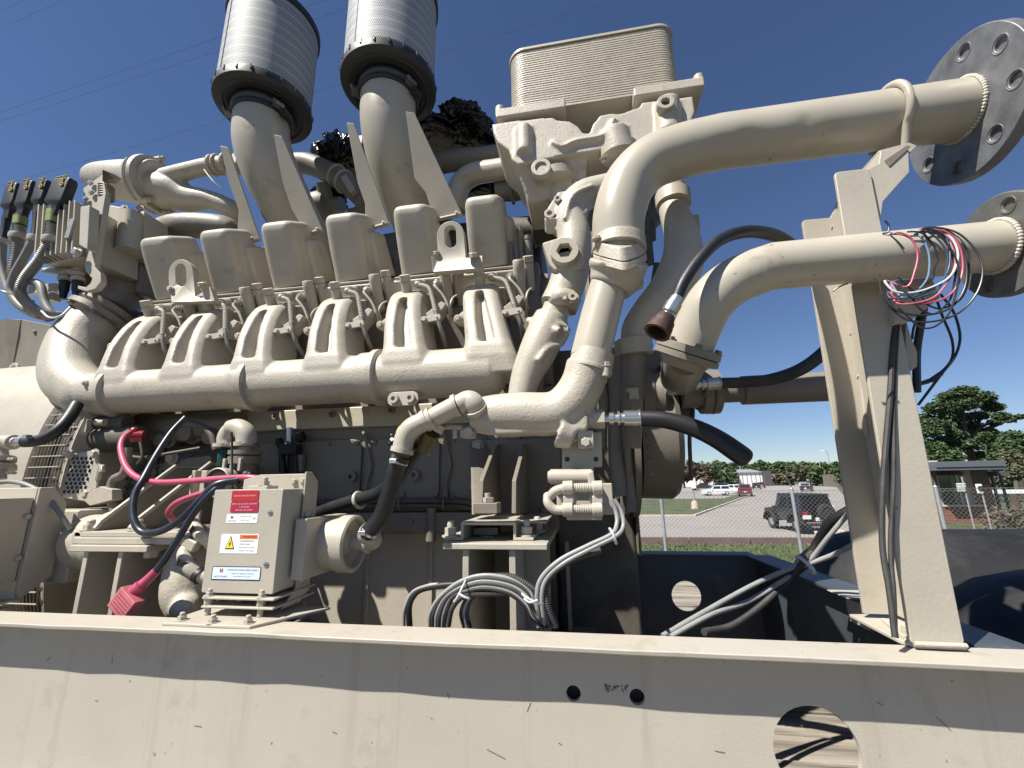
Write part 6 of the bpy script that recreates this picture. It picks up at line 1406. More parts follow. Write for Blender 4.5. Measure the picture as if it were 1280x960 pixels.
wire('hanging_wire', [A(1150, 385, 1.28), A(1142, 410, 1.28), A(1140, 424, 1.28)], .003, CABB, 'thin black wire hanging beside the thick black cable', G2)
# long cables down the post
G3 = 'cables tied down the front of the post'
wire('post_cable', [A(1136, 352, 1.16), A(1124, 375, 1.13), A(1117, 420, 1.12), A(1112, 500, 1.115), A(1104, 600, 1.11), A(1103, 680, 1.11), A(1112, 740, 1.10), A(1119, 797, 1.09)], .0062, DUSTYH, 'grey cable running down the post, left of two', G3)
wire('post_cable', [A(1134, 354, 1.165), A(1127, 378, 1.132), A(1121, 420, 1.122), A(1117, 500, 1.12), A(1117, 600, 1.112), A(1113, 680, 1.11), A(1117, 740, 1.10), A(1119, 797, 1.092)], .0050, DUSTYH, 'black cable running down the post, right of two', G3)
wire('post_cable', [A(1138, 352, 1.17), A(1128, 374, 1.14), A(1119, 440, 1.126), A(1114, 540, 1.12), A(1116, 640, 1.114), A(1115, 720, 1.104), A(1120, 797, 1.095)], .0042, CABB, 'thin black cable between the two grey ones on the post', G3)
# ---- coiled cables on the centre stand
G4 = 'cables coiled in front of the centre stand'
Yk = 1.195
def cc(lab, pts, r, m, rib=False):
    P = [A(px, py, Yk+dy) for px, py, dy in pts]
    if rib: Q, r2 = corr(P, r, .0055, .14); g = G(); g.tube(Q, r2, 10, 1); return O('ribbed_cable', g, m, None, label=lab, cat='cable', group=G4)
    g = G(); g.tube(P, r, 10, 8); return O('coiled_cable', g, m, None, label=lab, cat='cable', group=G4)
cc('upper pale cable leaving the sensor bracket, arching over the stand and down', [(764, 624, .03), (770, 640, .03), (771, 655, .02), (764, 668, .0), (735, 682, -.01), (700, 700, -.02), (677, 722, -.02), (671, 745, -.02), (674, 782, .0)], .0058, CABG)
cc('lower pale cable leaving the sensor bracket beside the upper one', [(768, 624, .03), (777, 640, .03), (779, 658, .02), (770, 670, .0), (740, 685, -.01), (706, 703, -.02), (684, 722, -.02), (677, 745, -.02), (681, 783, .0)], .0055, CABG)
cc('thick black ribbed cable sweeping down to the right side of the coil', [(750, 688, .02), (720, 697, .0), (695, 712, -.01), (682, 732, -.01), (684, 755, -.01), (695, 784, .0)], .0095, DUSTYH, True)
cc('black ribbed cable arching along the top of the coil', [(612, 720, .0), (640, 721, -.01), (665, 735, -.01), (682, 752, .0), (692, 784, .01)], .0085, DUSTYH, True)
cc('black ribbed cable arching along the lower part of the coil', [(560, 782, .01), (565, 760, .0), (580, 745, -.01), (610, 742, -.01), (645, 742, -.01), (664, 755, -.01), (676, 784, .01)], .0085, DUSTYH, True)
cc('black cable of the left small arch', [(512, 784, .02), (512, 755, .01), (524, 738, .01), (550, 732, .0), (580, 730, .0), (600, 728, .0)], .0085, RUBBER)
cc('pale cable of the left small arch', [(505, 782, .02), (506, 760, .01), (516, 740, .01), (535, 732, .0), (552, 730, .0)], .0045, CABG)
for k in range(6):
    o_ = k*2.6
    cc(('pale', 'grey', 'pale', 'dark grey', 'light', 'dark')[k]+' cable of the big arch, number '+('one','two','three','four','five','six')[k]+' from the outside',
       [(537+o_*1.5, 784, .01), (538+o_*1.6, 766, .0), (550+o_*1.3, 746, -.008), (575+o_*.6, 727+o_, -.012), (605, 719+o_*1.3, -.015), (640-o_*.3, 724+o_*1.4, -.015), (662-o_*.4, 738+o_*1.6, -.012), (668-o_*.2, 760+o_, -.008), (673+o_*.9, 784, .0)][:9],
       .0052 if k != 3 else .0065, (CABG, DUSTYH, CABG, DUSTYH, CABG, RUBBER)[k])
for k in range(3):
    cc(('first', 'second', 'third')[k]+' grey cable bending down inside the big arch', [(592+k*3, 740, .0), (582+k*3.5, 750, .01), (576+k*4, 766, .01), (580+k*4, 784, .02)], .0048, (DUSTYH, CABG, DUSTYH)[k])
def tie(lab, c, d, r_=.03, tail=None):
    g = G(); g.torus(c, d, r_, .003, 26, 6); 
    if tail: g.tube(tail, .0028, 6, 3)
    O('cable_tie', g, WHITEW, None, label=lab, cat='cable tie', group='white cable ties')
tie('white cable tie round the big arch, with loose tail', A(575, 738, Yk-.012), (.85, .2, -.5), .030, [A(574, 742, Yk-.045), A(580, 746, Yk-.05), A(586, 748, Yk-.045)])
tie('white cable tie round the right side of the coil', A(666, 748, Yk-.01), (.4, .1, .9), .030, [A(655, 748, Yk-.04), A(662, 753, Yk-.045), A(672, 750, Yk-.04)])
tie('white cable tie round the pale cables below the sensor bracket', A(766, 670, Yk), (.8, .1, .3), .020)
# cables leaving to the right, tied near the fence post
G5 = 'cables leaving over the end of the skid'
Yr = 1.5
def rc(lab, pts, r, m, rib=False):
    P = [A(px, py, Y) for px, py, Y in pts]
    if rib: Q, r2 = corr(P, r, .007, .14); g = G(); g.tube(Q, r2, 10, 1)
    else: g = G(); g.tube(P, r, 12, 8)
    O('trailing_cable', g, m, None, label=lab, cat='cable', group=G5)
rc('upper pale cable stretched from the skid to the post', [(828, 795, 1.30), (880, 765, 1.38), (940, 732, 1.46), (985, 712, 1.5), (1010, 705, 1.5), (1045, 692, 1.45), (1072, 678, 1.4)], .0068, CABG)
rc('lower pale cable stretched from the skid to the post', [(838, 796, 1.30), (890, 768, 1.38), (935, 752, 1.46), (985, 722, 1.5), (1010, 703, 1.5), (1035, 672, 1.45), (1062, 640, 1.4)], .0066, CABG)
rc('ribbed black cable sagging below the two pale ones', [(880, 790, 1.32), (915, 782, 1.40), (950, 758, 1.46), (980, 730, 1.5), (1000, 708, 1.5), (1015, 690, 1.5)], .0095, DUSTYH, True)
rc('thick black cable bent up from the tie to the post', [(985, 722, 1.51), (1008, 702, 1.51), (1022, 678, 1.5), (1036, 655, 1.46), (1052, 643, 1.43), (1074, 632, 1.4)], .013, RUBBER)
g = G(); g.torus(A(1007, 706, 1.5), (.8, 0, .6), .028, .0055, 26, 8); O('cable_tie', g, WHITEW, None, label='white tie gathering the cables above the far rail end', cat='cable tie', group='white cable ties')

# ================================================================== BLACK TANK
tk = thing('black_tank', 'big black rounded tank lying behind the post at the right edge', 'tank', (1.9, 2.6, -1.2))
zc = A(1200, 686, 2.4).z
g = G(); prof = [(0, .05), (.02, .22), (.08, .36), (.2, .44), (.35, .47), (4.0, .47)]
g.lathe((1.05, 2.55, zc-.40), XX, prof, 40); O('tank_shell', g, TANK, tk, sharp=60)
g = G(); g.lathe((1.22, 1.95, zc-.44), XX, [(0, .04), (.02, .14), (.06, .24), (.14, .33), (.26, .40), (.42, .43), (3.0, .43)], 40); O('tank_shell', g, TANK, tk, sharp=60)

# ================================================================== GROUND, ROADS
def sheet(name, poly, z, m, kind='structure', label=None):
    me = bpy.data.meshes.new(name); me.from_pydata([(p[0], p[1], z) for p in poly], [], [list(range(len(poly)))]); me.materials.append(m)
    o = bpy.data.objects.new(name, me); col.objects.link(o); o['kind'] = kind
    if me.polygons[0].normal.z < 0: me.flip_normals()
    return o
GRASS = mat('grass', (.052,.072,.025), .9, bump=1.0, bscale=6, var=.4, vscale=.9, dirt=(.12,.105,.055), dscale=.8, dth=.5)
ASPH = mat('pale_asphalt', (.25,.23,.215), .9, bump=.3, bscale=30, var=.09, vscale=.35, dirt=(.22,.20,.185), dscale=.6, dth=.55)
CONC = mat('concrete', (.50,.45,.36), .8, bump=.2, bscale=30, var=.12, vscale=2)
DIRT = mat('dry_dirt', (.26,.20,.13), .95, bump=.5, bscale=12, var=.3, vscale=2)
sheet('ground', [(-2500, -600), (2500, -600), (2500, 3500), (-2500, 3500)], GZ, GRASS)
def gp(px, py): p = AZ(px, py, GZ); return (p.x, p.y)
sheet('road', [(-60, 20.6), gp(1000, 676), (13.5, 22.0), (15.5, 26), gp(1075, 640), gp(1057, 622), gp(1046, 609), gp(1000, 605.5), gp(940, 605.5), gp(933, 621), gp(868, 645), (-60, 34.6)], GZ+.004, ASPH)
sheet('gravel_yard', [(-40, -30), (40, -30), (40, 8.4), (-40, 8.4)], GZ+.005, mat('grey_gravel', (.08,.075,.066), .95, bump=.6, bscale=30, var=.2, vscale=3))
sheet('dirt_patch', [gp(1000, 679), gp(1080, 676), (14, 14), (9, 14), (9.5, 17.5)], GZ+.006, DIRT)
sheet('car_park', [(-80, 66), (19, 66), gp(940, 612), gp(1000, 605.6), gp(880, 605.6), (-100, 200)], GZ+.003, ASPH)
# kerbs
def kerb(name, lab, a, b, w=.16, h=.13, m=CONC, seglen=3.0):
    a = V((*a, GZ)); b = V((*b, GZ)); d = (b-a); L_ = d.length; d.normalize(); n = V((-d.y, d.x, 0))
    th = thing(name, lab, 'kerb', (a+b)/2); k = 0.0
    while k < L_-.1:
        e = min(k+seglen-.02, L_); p = a+d*k; q = a+d*e; g = G()
        g.prism([p-n*w/2, q-n*w/2, q+n*w/2, p+n*w/2], (0, 0, h)); O('kerb_stone', g, m, th, bev=.015); k += seglen
    return th
kerb('road_kerb', 'long pale kerb along the near edge of the grass island', (-12, 34.9), gp(868, 645.5), seglen=4)
kerb('road_kerb', 'pale kerb running back from the corner towards the red pickup', gp(868.5, 645.3), gp(932, 621.5), seglen=6)
# low dark parking rail along the grass
rl = thing('parking_rail', 'low dark reddish timber rail along the near edge of the asphalt', 'rail', (5, 20.3, GZ))
RB = mat('weathered_red_timber', (.14,.085,.085), .8, var=.2, vscale=2)
x = -8.0
while x < 10.0:
    g = G(); g.bb((x, 20.22, GZ), (x+2.4, 20.42, GZ+.24)); O('rail_beam', g, RB, rl, bev=.01); x += 2.45
# blocks near the jeep
for px, py, lab, m in ((1026, 671, 'pale stone block lying by the asphalt corner, left of two', CONC), (1049, 669, 'pale stone block lying by the asphalt corner, right of two', CONC)):
    p = AZ(px, py, GZ); g = G(); g.box(p+V((0, 0, .12)), (.4, .3, .24)); O('stone_block', g, m, None, bev=.05, label=lab, cat='stone', group='pale blocks at the asphalt corner')

# grass tufts (near strip)
g = G(); rg_ = random.Random(2)
for k in range(5200):
    x = rg_.uniform(1.0, 13); y = rg_.uniform(9.5, 20.0)
    if x > .85*y+1 : continue
    a = rg_.uniform(0, 3.14); w = rg_.uniform(.03, .09); h = rg_.uniform(.04, .13); dx, dy = math.cos(a)*w, math.sin(a)*w
    b = len(g.v); g.v += [V((x-dx, y-dy, GZ)), V((x+dx, y+dy, GZ)), V((x+dx*.3+rg_.uniform(-.03, .03), y, GZ+h))]; g.f.append([b, b+1, b+2]); g.m.append(0)
O('grass_tuft', g, mat('grass_blades', (.10,.13,.04), .9, var=.35, vscale=2), None, label='rough grass growing between the fence and the asphalt', cat='grass', kind='stuff', loc=(5, 15, GZ))

# ================================================================== CHAIN LINK FENCE
FY = 9.0; ZTOP = -.235
fence = thing('chain_link_fence', 'chain link fence with steel posts crossing behind the engine', 'fence', (4, FY, GZ))
STEELP = mat('fence_steel', (.42,.43,.44), .45, metal=.5, var=.12, vscale=8)
MESHM = mat('chain_link_wire', (.27,.275,.27), .5, metal=.4)
fx = [A(828, 640, FY).x + k*2.36 for k in (-1, 0, 1, 2, 3)]
for x in fx:
    g = G(); g.cyl((x, FY, GZ), (x, FY, ZTOP+.02), .030, n=14); g.sph((x, FY, ZTOP+.03), .034, 10)
    g.tube([(x, FY, ZTOP+.02), (x-.02, FY-.02, ZTOP+.12), (x-.12, FY-.1, ZTOP+.27)], [.018, .016, .012], 8, 3); O('fence_post', g, STEELP, fence, sharp=50)
g = G(); x0, x1 = fx[0], fx[-1]; s_ = .078; r_ = .0024; h_ = ZTOP-(GZ+.02)
def wireseg(g, a, b, r):
    d = (b-a).normalized(); x_ = V((0, 1, 0)); y_ = d.cross(x_)
    rs = [[p + (x_*math.cos(2.094*k)+y_*math.sin(2.094*k))*r for k in range(3)] for p in (a, b)]; g.rings(rs, False)
n_ = int((x1-x0+h_)/s_)
for k in range(n_):
    for sg in (1, -1):
        xs = x0 - h_ + k*s_ if sg > 0 else x0 + k*s_
        a = V((xs, FY+.003*sg, GZ+.02)); b = V((xs+h_*sg, FY+.003*sg, ZTOP))
        # clip
        for (p, q) in ((a, b),):
            t0, t1 = 0.0, 1.0; dx = q.x-p.x
            ta = (x0-p.x)/dx; tb = (x1-p.x)/dx
            lo, hi = min(ta, tb), max(ta, tb); t0 = max(t0, lo); t1 = min(t1, hi)
            if t1 > t0+.01: wireseg(g, p.lerp(q, t0), p.lerp(q, t1), r_)
o = O('chain_link_mesh', g, MESHM, fence); o['kind'] = 'stuff'
g = G(); g.cyl((x0, FY, ZTOP), (x1, FY, ZTOP-.0), .004, n=6); O('tension_wire', g, MESHM, fence)

# ================================================================== TREES
BARK = mat('bark', (.06,.045,.035), .9, bump=.6, bscale=12, var=.3, vscale=3)
def leafm(name, c): 
    m = mat(name, c, .75, var=.38, vscale=.9); return m
LEAF1 = leafm('leaves_dark_green', (.052,.083,.032)); LEAF2 = leafm('leaves_mid_green', (.046,.078,.025)); LEAF3 = leafm('leaves_olive', (.085,.088,.045)); LEAF4 = leafm('leaves_brownish', (.10,.075,.05)); LEAF5 = leafm('leaves_bright_green', (.055,.095,.028))
def leaves(g, rg, c, rad, n, sz):
    for _ in range(n):
        while True:
            p = V((rg.uniform(-1, 1), rg.uniform(-1, 1), rg.uniform(-1, 1)))
            if p.length < 1: break
        p = p*(.55+.45*rg.random()); q = V(c)+V((p.x*rad[0], p.y*rad[1], p.z*rad[2]))
        a = V((rg.uniform(-1, 1), rg.uniform(-1, 1), rg.uniform(-.5, .5))).normalized()*sz*rg.uniform(.6, 1.3); b = V((rg.uniform(-1, 1), rg.uniform(-1, 1), rg.uniform(-1, 1))).normalized()*sz*rg.uniform(.4, 1)
        i = len(g.v); g.v += [q-a, q+b, q+a*.9, q-b*.8]; g.f.append([i, i+1, i+2, i+3]); g.m.append(0)
def rawmesh(g, name, m, off):
    me = bpy.data.meshes.new(name); me.from_pydata([p-off for p in g.v], [], g.f); me.materials.append(m); return me
def tree(lab, base, trunk_h, clumps, m, trunk_r, n, sz, seed, grp=None, limbs=True):
    base = V(base); t = thing('tree', lab, 'tree', base, grp); rg = random.Random(seed)
    g = G(); top = base+V((0, 0, trunk_h)); g.tube([base, base.lerp(top, .5)+V((rg.uniform(-.1, .1), 0, 0)), top], [trunk_r*1.3, trunk_r, trunk_r*.8], 10, 4)
    if limbs:
        for c, r in clumps:
            c = base+V(c); mid = top.lerp(c, .5)+V((rg.uniform(-.3, .3), rg.uniform(-.3, .3), -.3)); g.tube([top-V((0, 0, trunk_h*.15)), mid, c], [trunk_r*.6, trunk_r*.35, trunk_r*.1], 7, 3)
    O('trunk', g, BARK, t)
    g = G(); tot = sum(r[0]*r[2] for c, r in clumps)
    for c, r in clumps: leaves(g, rg, base+V(c), r, int(n*r[0]*r[2]/tot), sz)
    o = bpy.data.objects.new('crown', rawmesh(g, 'crown', m, base)); col.objects.link(o); o.parent = t
    return t
# big tree behind the brick building
bY = 62.0
b = A(1222, 600, bY); bx = b.x; m_ = spx(1205, 540, bY)
rg = random.Random(21); cl = []
def cpx(px, py, rx, rz, dy=0): p = A(px, py, bY+dy); sc = spx(px, py, bY); return ((p.x-bx, p.y-bY, p.z-GZ), (rx*sc, rx*sc*.9, rz*sc))
for px, py, rx, rz in ((1205, 490, 17, 8), (1185, 497, 15, 9), (1228, 497, 16, 9), (1170, 510, 15, 9), (1205, 505, 18, 10), (1240, 509, 14, 8), (1157, 524, 11, 9), (1188, 520, 17, 9), (1222, 520, 14, 7), (1252, 520, 10, 6), (1163, 540, 13, 8), (1185, 538, 10, 6), (1243, 528, 9, 5), (1160, 555, 11, 7), (1210, 545, 12, 6), (1175, 562, 12, 8), (1197, 560, 14, 8), (1232, 556, 14, 8), (1262, 525, 9, 4), (1275, 521, 8, 4), (1200, 522, 14, 8), (1215, 533, 14, 7), (1178, 530, 12, 6), (1196, 543, 12, 6), (1224, 547, 12, 7), (1165, 530, 11, 8), (1238, 541, 10, 7), (1180, 550, 12, 7), (1210, 556, 14, 7), (1160, 570, 12, 9), (1190, 572, 14, 8), (1220, 570, 14, 8), (1246, 548, 10, 8)):
    cl.append(cpx(px, py, rx, rz, rg.uniform(-3, 3)))
tree('large spreading tree with gaps in its crown behind the brick building', (bx, bY, GZ), 8.0, cl, LEAF1, .42, 42000, .20, 4)
def treepx(lab, px, ybase, Y, clumps, m, n, sz, seed, tr=.25, grp='trees behind the buildings', th=None, limbs=True):
    b = A(px, ybase, Y); cl = []; rg = random.Random(seed)
    for cx, cy, rx, rz in clumps:
        p = A(cx, cy, Y); sc = spx(cx, cy, Y); cl.append(((p.x-b.x, rg.uniform(-1.5, 1.5), p.z-GZ), (rx*sc, rx*sc, rz*sc)))
    tree(lab, (b.x, Y, GZ), th or cl[0][0][2]*.5, cl, m, tr, n, sz, seed, grp, limbs)
treepx('bright green bushy tree close to the post above the brick roof', 1168, 600, 52, [(1168, 572, 17, 10), (1160, 560, 10, 8), (1180, 578, 14, 8), (1190, 570, 10, 8)], LEAF5, 6000, .19, 31)
treepx('mid green bushy tree right of the large trunk', 1240, 600, 50, [(1240, 570, 16, 12), (1228, 580, 14, 8), (1252, 560, 12, 10), (1245, 545, 10, 8)], LEAF2, 6500, .19, 32)
treepx('dark green tree at the right edge of the picture', 1275, 600, 55, [(1270, 548, 14, 12), (1280, 560, 16, 14), (1262, 570, 12, 12), (1290, 540, 12, 12)], LEAF1, 6500, .2, 33)
treepx('olive bare-twigged tree low at the right edge', 1268, 625, 36, [(1268, 590, 14, 12), (1256, 600, 10, 10), (1280, 575, 12, 16)], LEAF3, 4500, .12, 34)
treepx('brownish shrub low beneath the large tree', 1200, 605, 46, [(1200, 590, 16, 6), (1222, 590, 12, 6)], LEAF3, 3000, .15, 35)
# distance trees behind the car park
def far_band(name, lab, px0, px1, ytop, Y, m, seed, n, sz, amp=4):
    g = G(); rg = random.Random(seed); px = px0
    while px < px1:
        top = ytop + amp*noise.noise(V((px*.09, seed, 0))) + rg.uniform(-1.5, 1.5); r_ = rg.uniform(5, 9)
        yb = 603
        cy = top+r_*.8
        while cy < yb:
            p = A(px+rg.uniform(-2, 2), cy, Y+rg.uniform(-6, 6)); sc = spx(px, cy, Y); leaves(g, rg, p, (r_*sc, r_*sc, r_*sc*.8), n, sz); cy += r_*.9
        px += rg.uniform(4, 7)
    off = A((px0+px1)/2, 600, Y); off.z = GZ
    o = bpy.data.objects.new(name, rawmesh(g, name, m, off)); col.objects.link(o); o.location = off; o['_l'] = list(off)
    o['kind'] = 'stuff'; o['label'] = lab; o['category'] = 'woodland'
far_band('far_woodland', 'far green belt of woodland on the horizon behind the white building', 800, 1300, 577, 420, LEAF2, 5, 90, 1.6)
far_band('far_woodland', 'second, darker belt of woodland further along the horizon', 780, 1300, 581, 330, LEAF1, 6, 60, 1.3, 3)
for k, (px, yt, rr_x, m, Y) in enumerate(((868, 578, 10, LEAF4, 150), (884, 581, 8, LEAF4, 160), (898, 582, 8, LEAF2, 165), (985, 587, 7, LEAF3, 170), (972, 589, 5, LEAF4, 172), (1000, 580, 9, LEAF3, 160), (1020, 583, 8, LEAF2, 150), (1032, 579, 8, LEAF2, 150), (1050, 582, 9, LEAF1, 140), (855, 580, 9, LEAF4, 150), (914, 583, 7, LEAF2, 168), (1012, 589, 7, LEAF1, 165), (1042, 590, 8, LEAF1, 145))):
    lab = ('brown leafed tree right of the hose beyond the white cars', 'second brown leafed tree beyond the white cars', 'green tree beyond the white cars near the drooping hose', 'olive tree in front of the white building end', 'small grey-brown tree by the dark building end', 'tall olive tree right of the white building', 'mid green tree above the dark parked car', 'rounded green tree left of the street lamps', 'dark green tree beside the post edge', 'brown leafed tree touching the lamp post', 'green tree over the left end of the white building', 'dark low tree behind the white banner', 'dark tree behind the street lamp bases')[k]
    treepx(lab, px, 604, Y, [(px, yt+7, rr_x, 6), (px-4, yt+12, rr_x*.8, 6), (px+4, yt+13, rr_x*.8, 6), (px, yt+18, rr_x, 5)], m, 700, .8, 60+k, .3, 'trees beyond the car park', limbs=False)

# ================================================================== BUILDINGS
WALLW = mat('white_metal_wall', (.70,.70,.66), .6, var=.03); ROOFG = mat('grey_roof', (.24,.25,.26), .7); DKW = mat('dark_wall', (.07,.07,.08), .7)
wb = thing('warehouse', 'long low white warehouse with grey roof beyond the car park', 'building', (50, 168, GZ))
a = A(868, 606, 168); b = A(954, 606, 168); zt1 = A(905, 591.5, 168).z
g = G(); g.bb((a.x, 168, GZ), (b.x, 190, zt1)); O('wall', g, WALLW, wb)
n_ = 16
for k in range(n_):
    x = a.x+(b.x-a.x)*(k+.5)/n_; g = G(); g.bb((x-.12, 167.9, GZ), (x+.12, 167.99, zt1-.3)); O('panel_seam', g, ROOFG, wb)
g = G(); g.prism([(a.x-.5, 167.5, zt1), (b.x+.5, 167.5, zt1), (b.x+.5, 180, zt1+1.2), (a.x-.5, 180, zt1+1.2)], (0, 0, .25)); O('roof', g, ROOFG, wb)
c = A(963, 606, 168)
g = G(); g.bb((b.x+.02, 166, GZ), (c.x, 186, zt1+.6)); O('dark_end_wall', g, DKW, wb)
wb2 = thing('warehouse', 'small white building part right of the dark end wall behind trees', 'building', (70, 172, GZ))
a = A(963, 606, 172); b = A(992, 606, 172); g = G(); g.bb((a.x, 172, GZ), (b.x, 185, A(975, 594, 172).z)); O('wall', g, WALLW, wb2); g = G(); g.bb((a.x+3, 171.9, GZ), (a.x+5, 171.99, GZ+2.4)); O('door', g, DKW, wb2)
g = G(); g.bb((a.x-.2, 171.6, A(975, 594, 172).z), (b.x+.2, 185.3, A(975, 594, 172).z+.4)); O('roof', g, ROOFG, wb2)
bn = thing('banner', 'white banner with dark emblem beyond the distant road', 'banner', (80, 160, GZ))
a = A(1010, 606, 150); b = A(1029, 606, 150); g = G(); g.bb((a.x, 150, GZ+.6), (b.x, 150.06, A(1020, 599.5, 150).z)); O('banner_sheet', g, WHL, bn)
xm = (a.x*.35+b.x*.65); zz = A(1020, 602, 150).z
g = G(); g.cyl((xm, 149.98, zz), (xm, 149.9, zz), .85, n=18); g.box((xm-2.4, 149.95, zz), (.9, .08, .9)); O('emblem', g, DKW, bn)
for x in (a.x, b.x): g = G(); g.bb((x-.1, 150.07, GZ), (x+.1, 150.2, zz+1)); O('post', g, STEELP, bn)
df = thing('dark_fence', 'dark board fence at the far side of the road near the street lamps', 'fence', (110, 150, GZ))
a = A(1030, 606, 140); b = A(1058, 606, 140); n_ = 16
for k in range(n_):
    xa = a.x+(b.x-a.x)*k/n_; xb = a.x+(b.x-a.x)*(k+.92)/n_; g = G(); g.bb((xa, 140, GZ), (xb, 140.1, GZ+3.4)); O('board', g, SHADEP, df)
# brick building
BR = mat('brick_mortar', (.32,.25,.20), .9, bump=.3, bscale=60)
BRK = mat('brick_red', (.235,.105,.062), .85, var=.3, vscale=3, bump=.3, bscale=50)
bb_ = thing('brick_building', 'low red brick building with flat dark roof edge and large window', 'building', (20, 29, GZ))
YBk = 29.0
def bkx(px): return A(px, 640, YBk).x
xl, xr_ = bkx(1166), A(1247, 640, YBk).x; ztop = A(1200, 588, YBk).z; wx0, wx1 = A(1175, 615, YBk).x, A(1211, 615, YBk).x; wz0, wz1 = A(1195, 631, YBk).z, A(1190, 594, YBk).z
g = G(); g.bb((xl, YBk, GZ), (xr_, YBk+3.5, wz0)); g.bb((xl, YBk, wz0+.001), (wx0, YBk+3.5, ztop)); g.bb((wx1, YBk, wz0+.001), (xr_, YBk+3.5, ztop)); O('wall', g, BR, bb_)
UPW = mat('brown_upper_wall', (.10,.075,.065), .8, var=.1)
for q0_, q1_ in (((xl, YBk-.02, A(1200, 606, YBk).z), (wx0, YBk-.001, ztop)), ((wx1+.3, YBk-.02, A(1220, 606, YBk).z), (xr_, YBk-.001, ztop))): g = G(); g.bb(q0_, q1_); O('upper_panel', g, UPW, bb_)
# bricks: the lower wall, courses built one by one where they show largest
bw, bh = .42, .135; cnt = 0; me_b = None; bricks = []
zrow = GZ+.02; row = 0
gs = G()
while zrow+bh < A(1220, 606, YBk).z:
    x = wx0-1.2 - (bw/2 if row % 2 else 0)
    while x < xr_-.05:
        x1_ = min(x+bw-.018, xr_+.01); inwin = (zrow+bh > wz0-.02 and x < wx1+.1)
        if not inwin and x1_-x > .05: bricks.append((x, x1_, zrow))
        x += bw
    zrow += bh; row += 1
bricks.sort(key=lambda b: abs(b[0]-(wx0+xr_)/2)); 
g = G(); g.box((0, 0, 0), (bw-.018, .03, bh-.018)); mb = mkmesh(g, 'brick', BRK, V((0, 0, 0)))
for i, (x0_, x1_, zz) in enumerate(bricks):
    if i < 290:
        o = bpy.data.objects.new('brick', mb); col.objects.link(o); o.parent = bb_; o.location = V(((x0_+x1_)/2, YBk-.012, zz+bh/2))-rootloc(bb_); o.scale = ((x1_-x0_)/(bw-.018), 1, 1)
    else: gs.box(((x0_+x1_)/2, YBk-.012, zz+bh/2), (x1_-x0_, .03, bh-.018))
if gs.v: o = O('brickwork', gs, BRK, bb_); o['kind'] = 'stuff'
g = G(); g.bb((wx0-.05, YBk-.12, wz0-.09), (wx1+.45, YBk+.05, wz0)); O('window_sill', g, CONC, bb_)
wn_ = O('window', (lambda g: (g.bb((wx0, YBk+.12, wz0), (wx1, YBk+.14, wz1)), g)[1])(G()), GLASSD, bb_)
g = G()
for x in (wx0, (wx0+wx1)/2+.3, wx1-.06): g.bb((x, YBk+.02, wz0), (x+.06, YBk+.10, wz1))
g.bb((wx0, YBk+.03, wz0+.75), (wx1, YBk+.09, wz0+.81)); O('window_frame', g, CONC, wn_)
g = G(); g.bb((wx1-.7, YBk+.105, wz0), (wx1-.1, YBk+.115, wz1)); O('window_reflection_panel', g, mat('green_grey_pane', (.12,.15,.10), .3), wn_)
g = G(); zf = ztop; g.bb((xl-.3, YBk-1.4, zf+.0), (A(1258, 590, YBk-1.4).x, YBk+4, zf+.16)); g.bb((xl-.3, YBk-1.45, zf+.165), (A(1259, 590, YBk-1.4).x, YBk+4, zf+.48)); O('roof', g, mat('slate_fascia', (.11,.12,.145), .5), bb_, bev=.01)
g = G(); g.bb((xl, YBk+1, zf+.481), (A(1190, 580, YBk).x, YBk+3.4, zf+.62)); O('roof_unit', g, CONC, bb_)
sh_ = thing('carport', 'dark open carport frame attached right of the brick building', 'carport', (26, 30, GZ))
g = G(); a = A(1262, 640, YBk); 
for x in (xr_+.15, a.x): g.bb((x, YBk, GZ), (x+.1, YBk+.1, ztop-.1))
O('carport_post', g, DKW, sh_); g = G(); g.bb((xr_+.05, YBk-.5, ztop-.35), (a.x+.1, YBk+4, ztop-.1)); O('carport_roof', g, DKW, sh_)
g = G(); a = A(1242, 615, 33); b = A(1300, 615, 33); g.bb((a.x, 33, A(1260, 617, 33).z), (b.x, 33.1, A(1260, 612, 33).z)); O('white_rail', g, WHL, None, label='long white horizontal rail right of the brick building', cat='rail')
g = G(); p = AZ(1262, 668, GZ); g.sph(p+V((0, 0, .5)), 1.0, 14, (1.3, 1, .7)); 
shr = thing('shrub', 'low purplish brown shrub at the right edge below the fence line', 'shrub', p)
g = G(); leaves(g, random.Random(77), p+V((.4, 0, .6)), (1.6, 1.0, .75), 900, .09); o = bpy.data.objects.new('foliage', rawmesh(g, 'foliage', LEAF4, p)); col.objects.link(o); o.parent = shr
g = G(); g.tube([p, p+V((.1, 0, .3)), p+V((.3, 0, .6))], .05, 6, 2); O('stem', g, BARK, shr)
# sign posts near the fence
def sgn(lab, px, ytop, ybot, plates, Y=18.0):
    p0 = A(px, ytop, Y); t = thing('sign_post', lab, 'sign', (p0.x, Y, GZ), 'posts with white plates before the brick building')
    g = G(); g.cyl((p0.x, Y, GZ), (p0.x, Y, p0.z), .026, n=10); O('post', g, CABG, t)
    for (xa, ya, xb, yb, m, nm) in plates:
        a = A(xa, ya, Y-.05); b = A(xb, yb, Y-.05); g = G(); g.bb((a.x, Y-.06, a.z), (b.x, Y-.04, b.z)); O(nm, g, m, t)
    return t
s1_ = sgn('white post with two small rectangular plates before the big window', 1202, 596, 665, [(1195, 604, 1207, 608.5, WHL, 'plate'), (1196, 609.5, 1207, 614, WHL, 'plate')])
for k, (s, dy) in enumerate((('NO', 606.2), ('PARKING', 611.7))):
    p = A(1201, dy, 17.93); text(s, s1_, (p.x, p.z), .10, BLKL, .26, p.y)
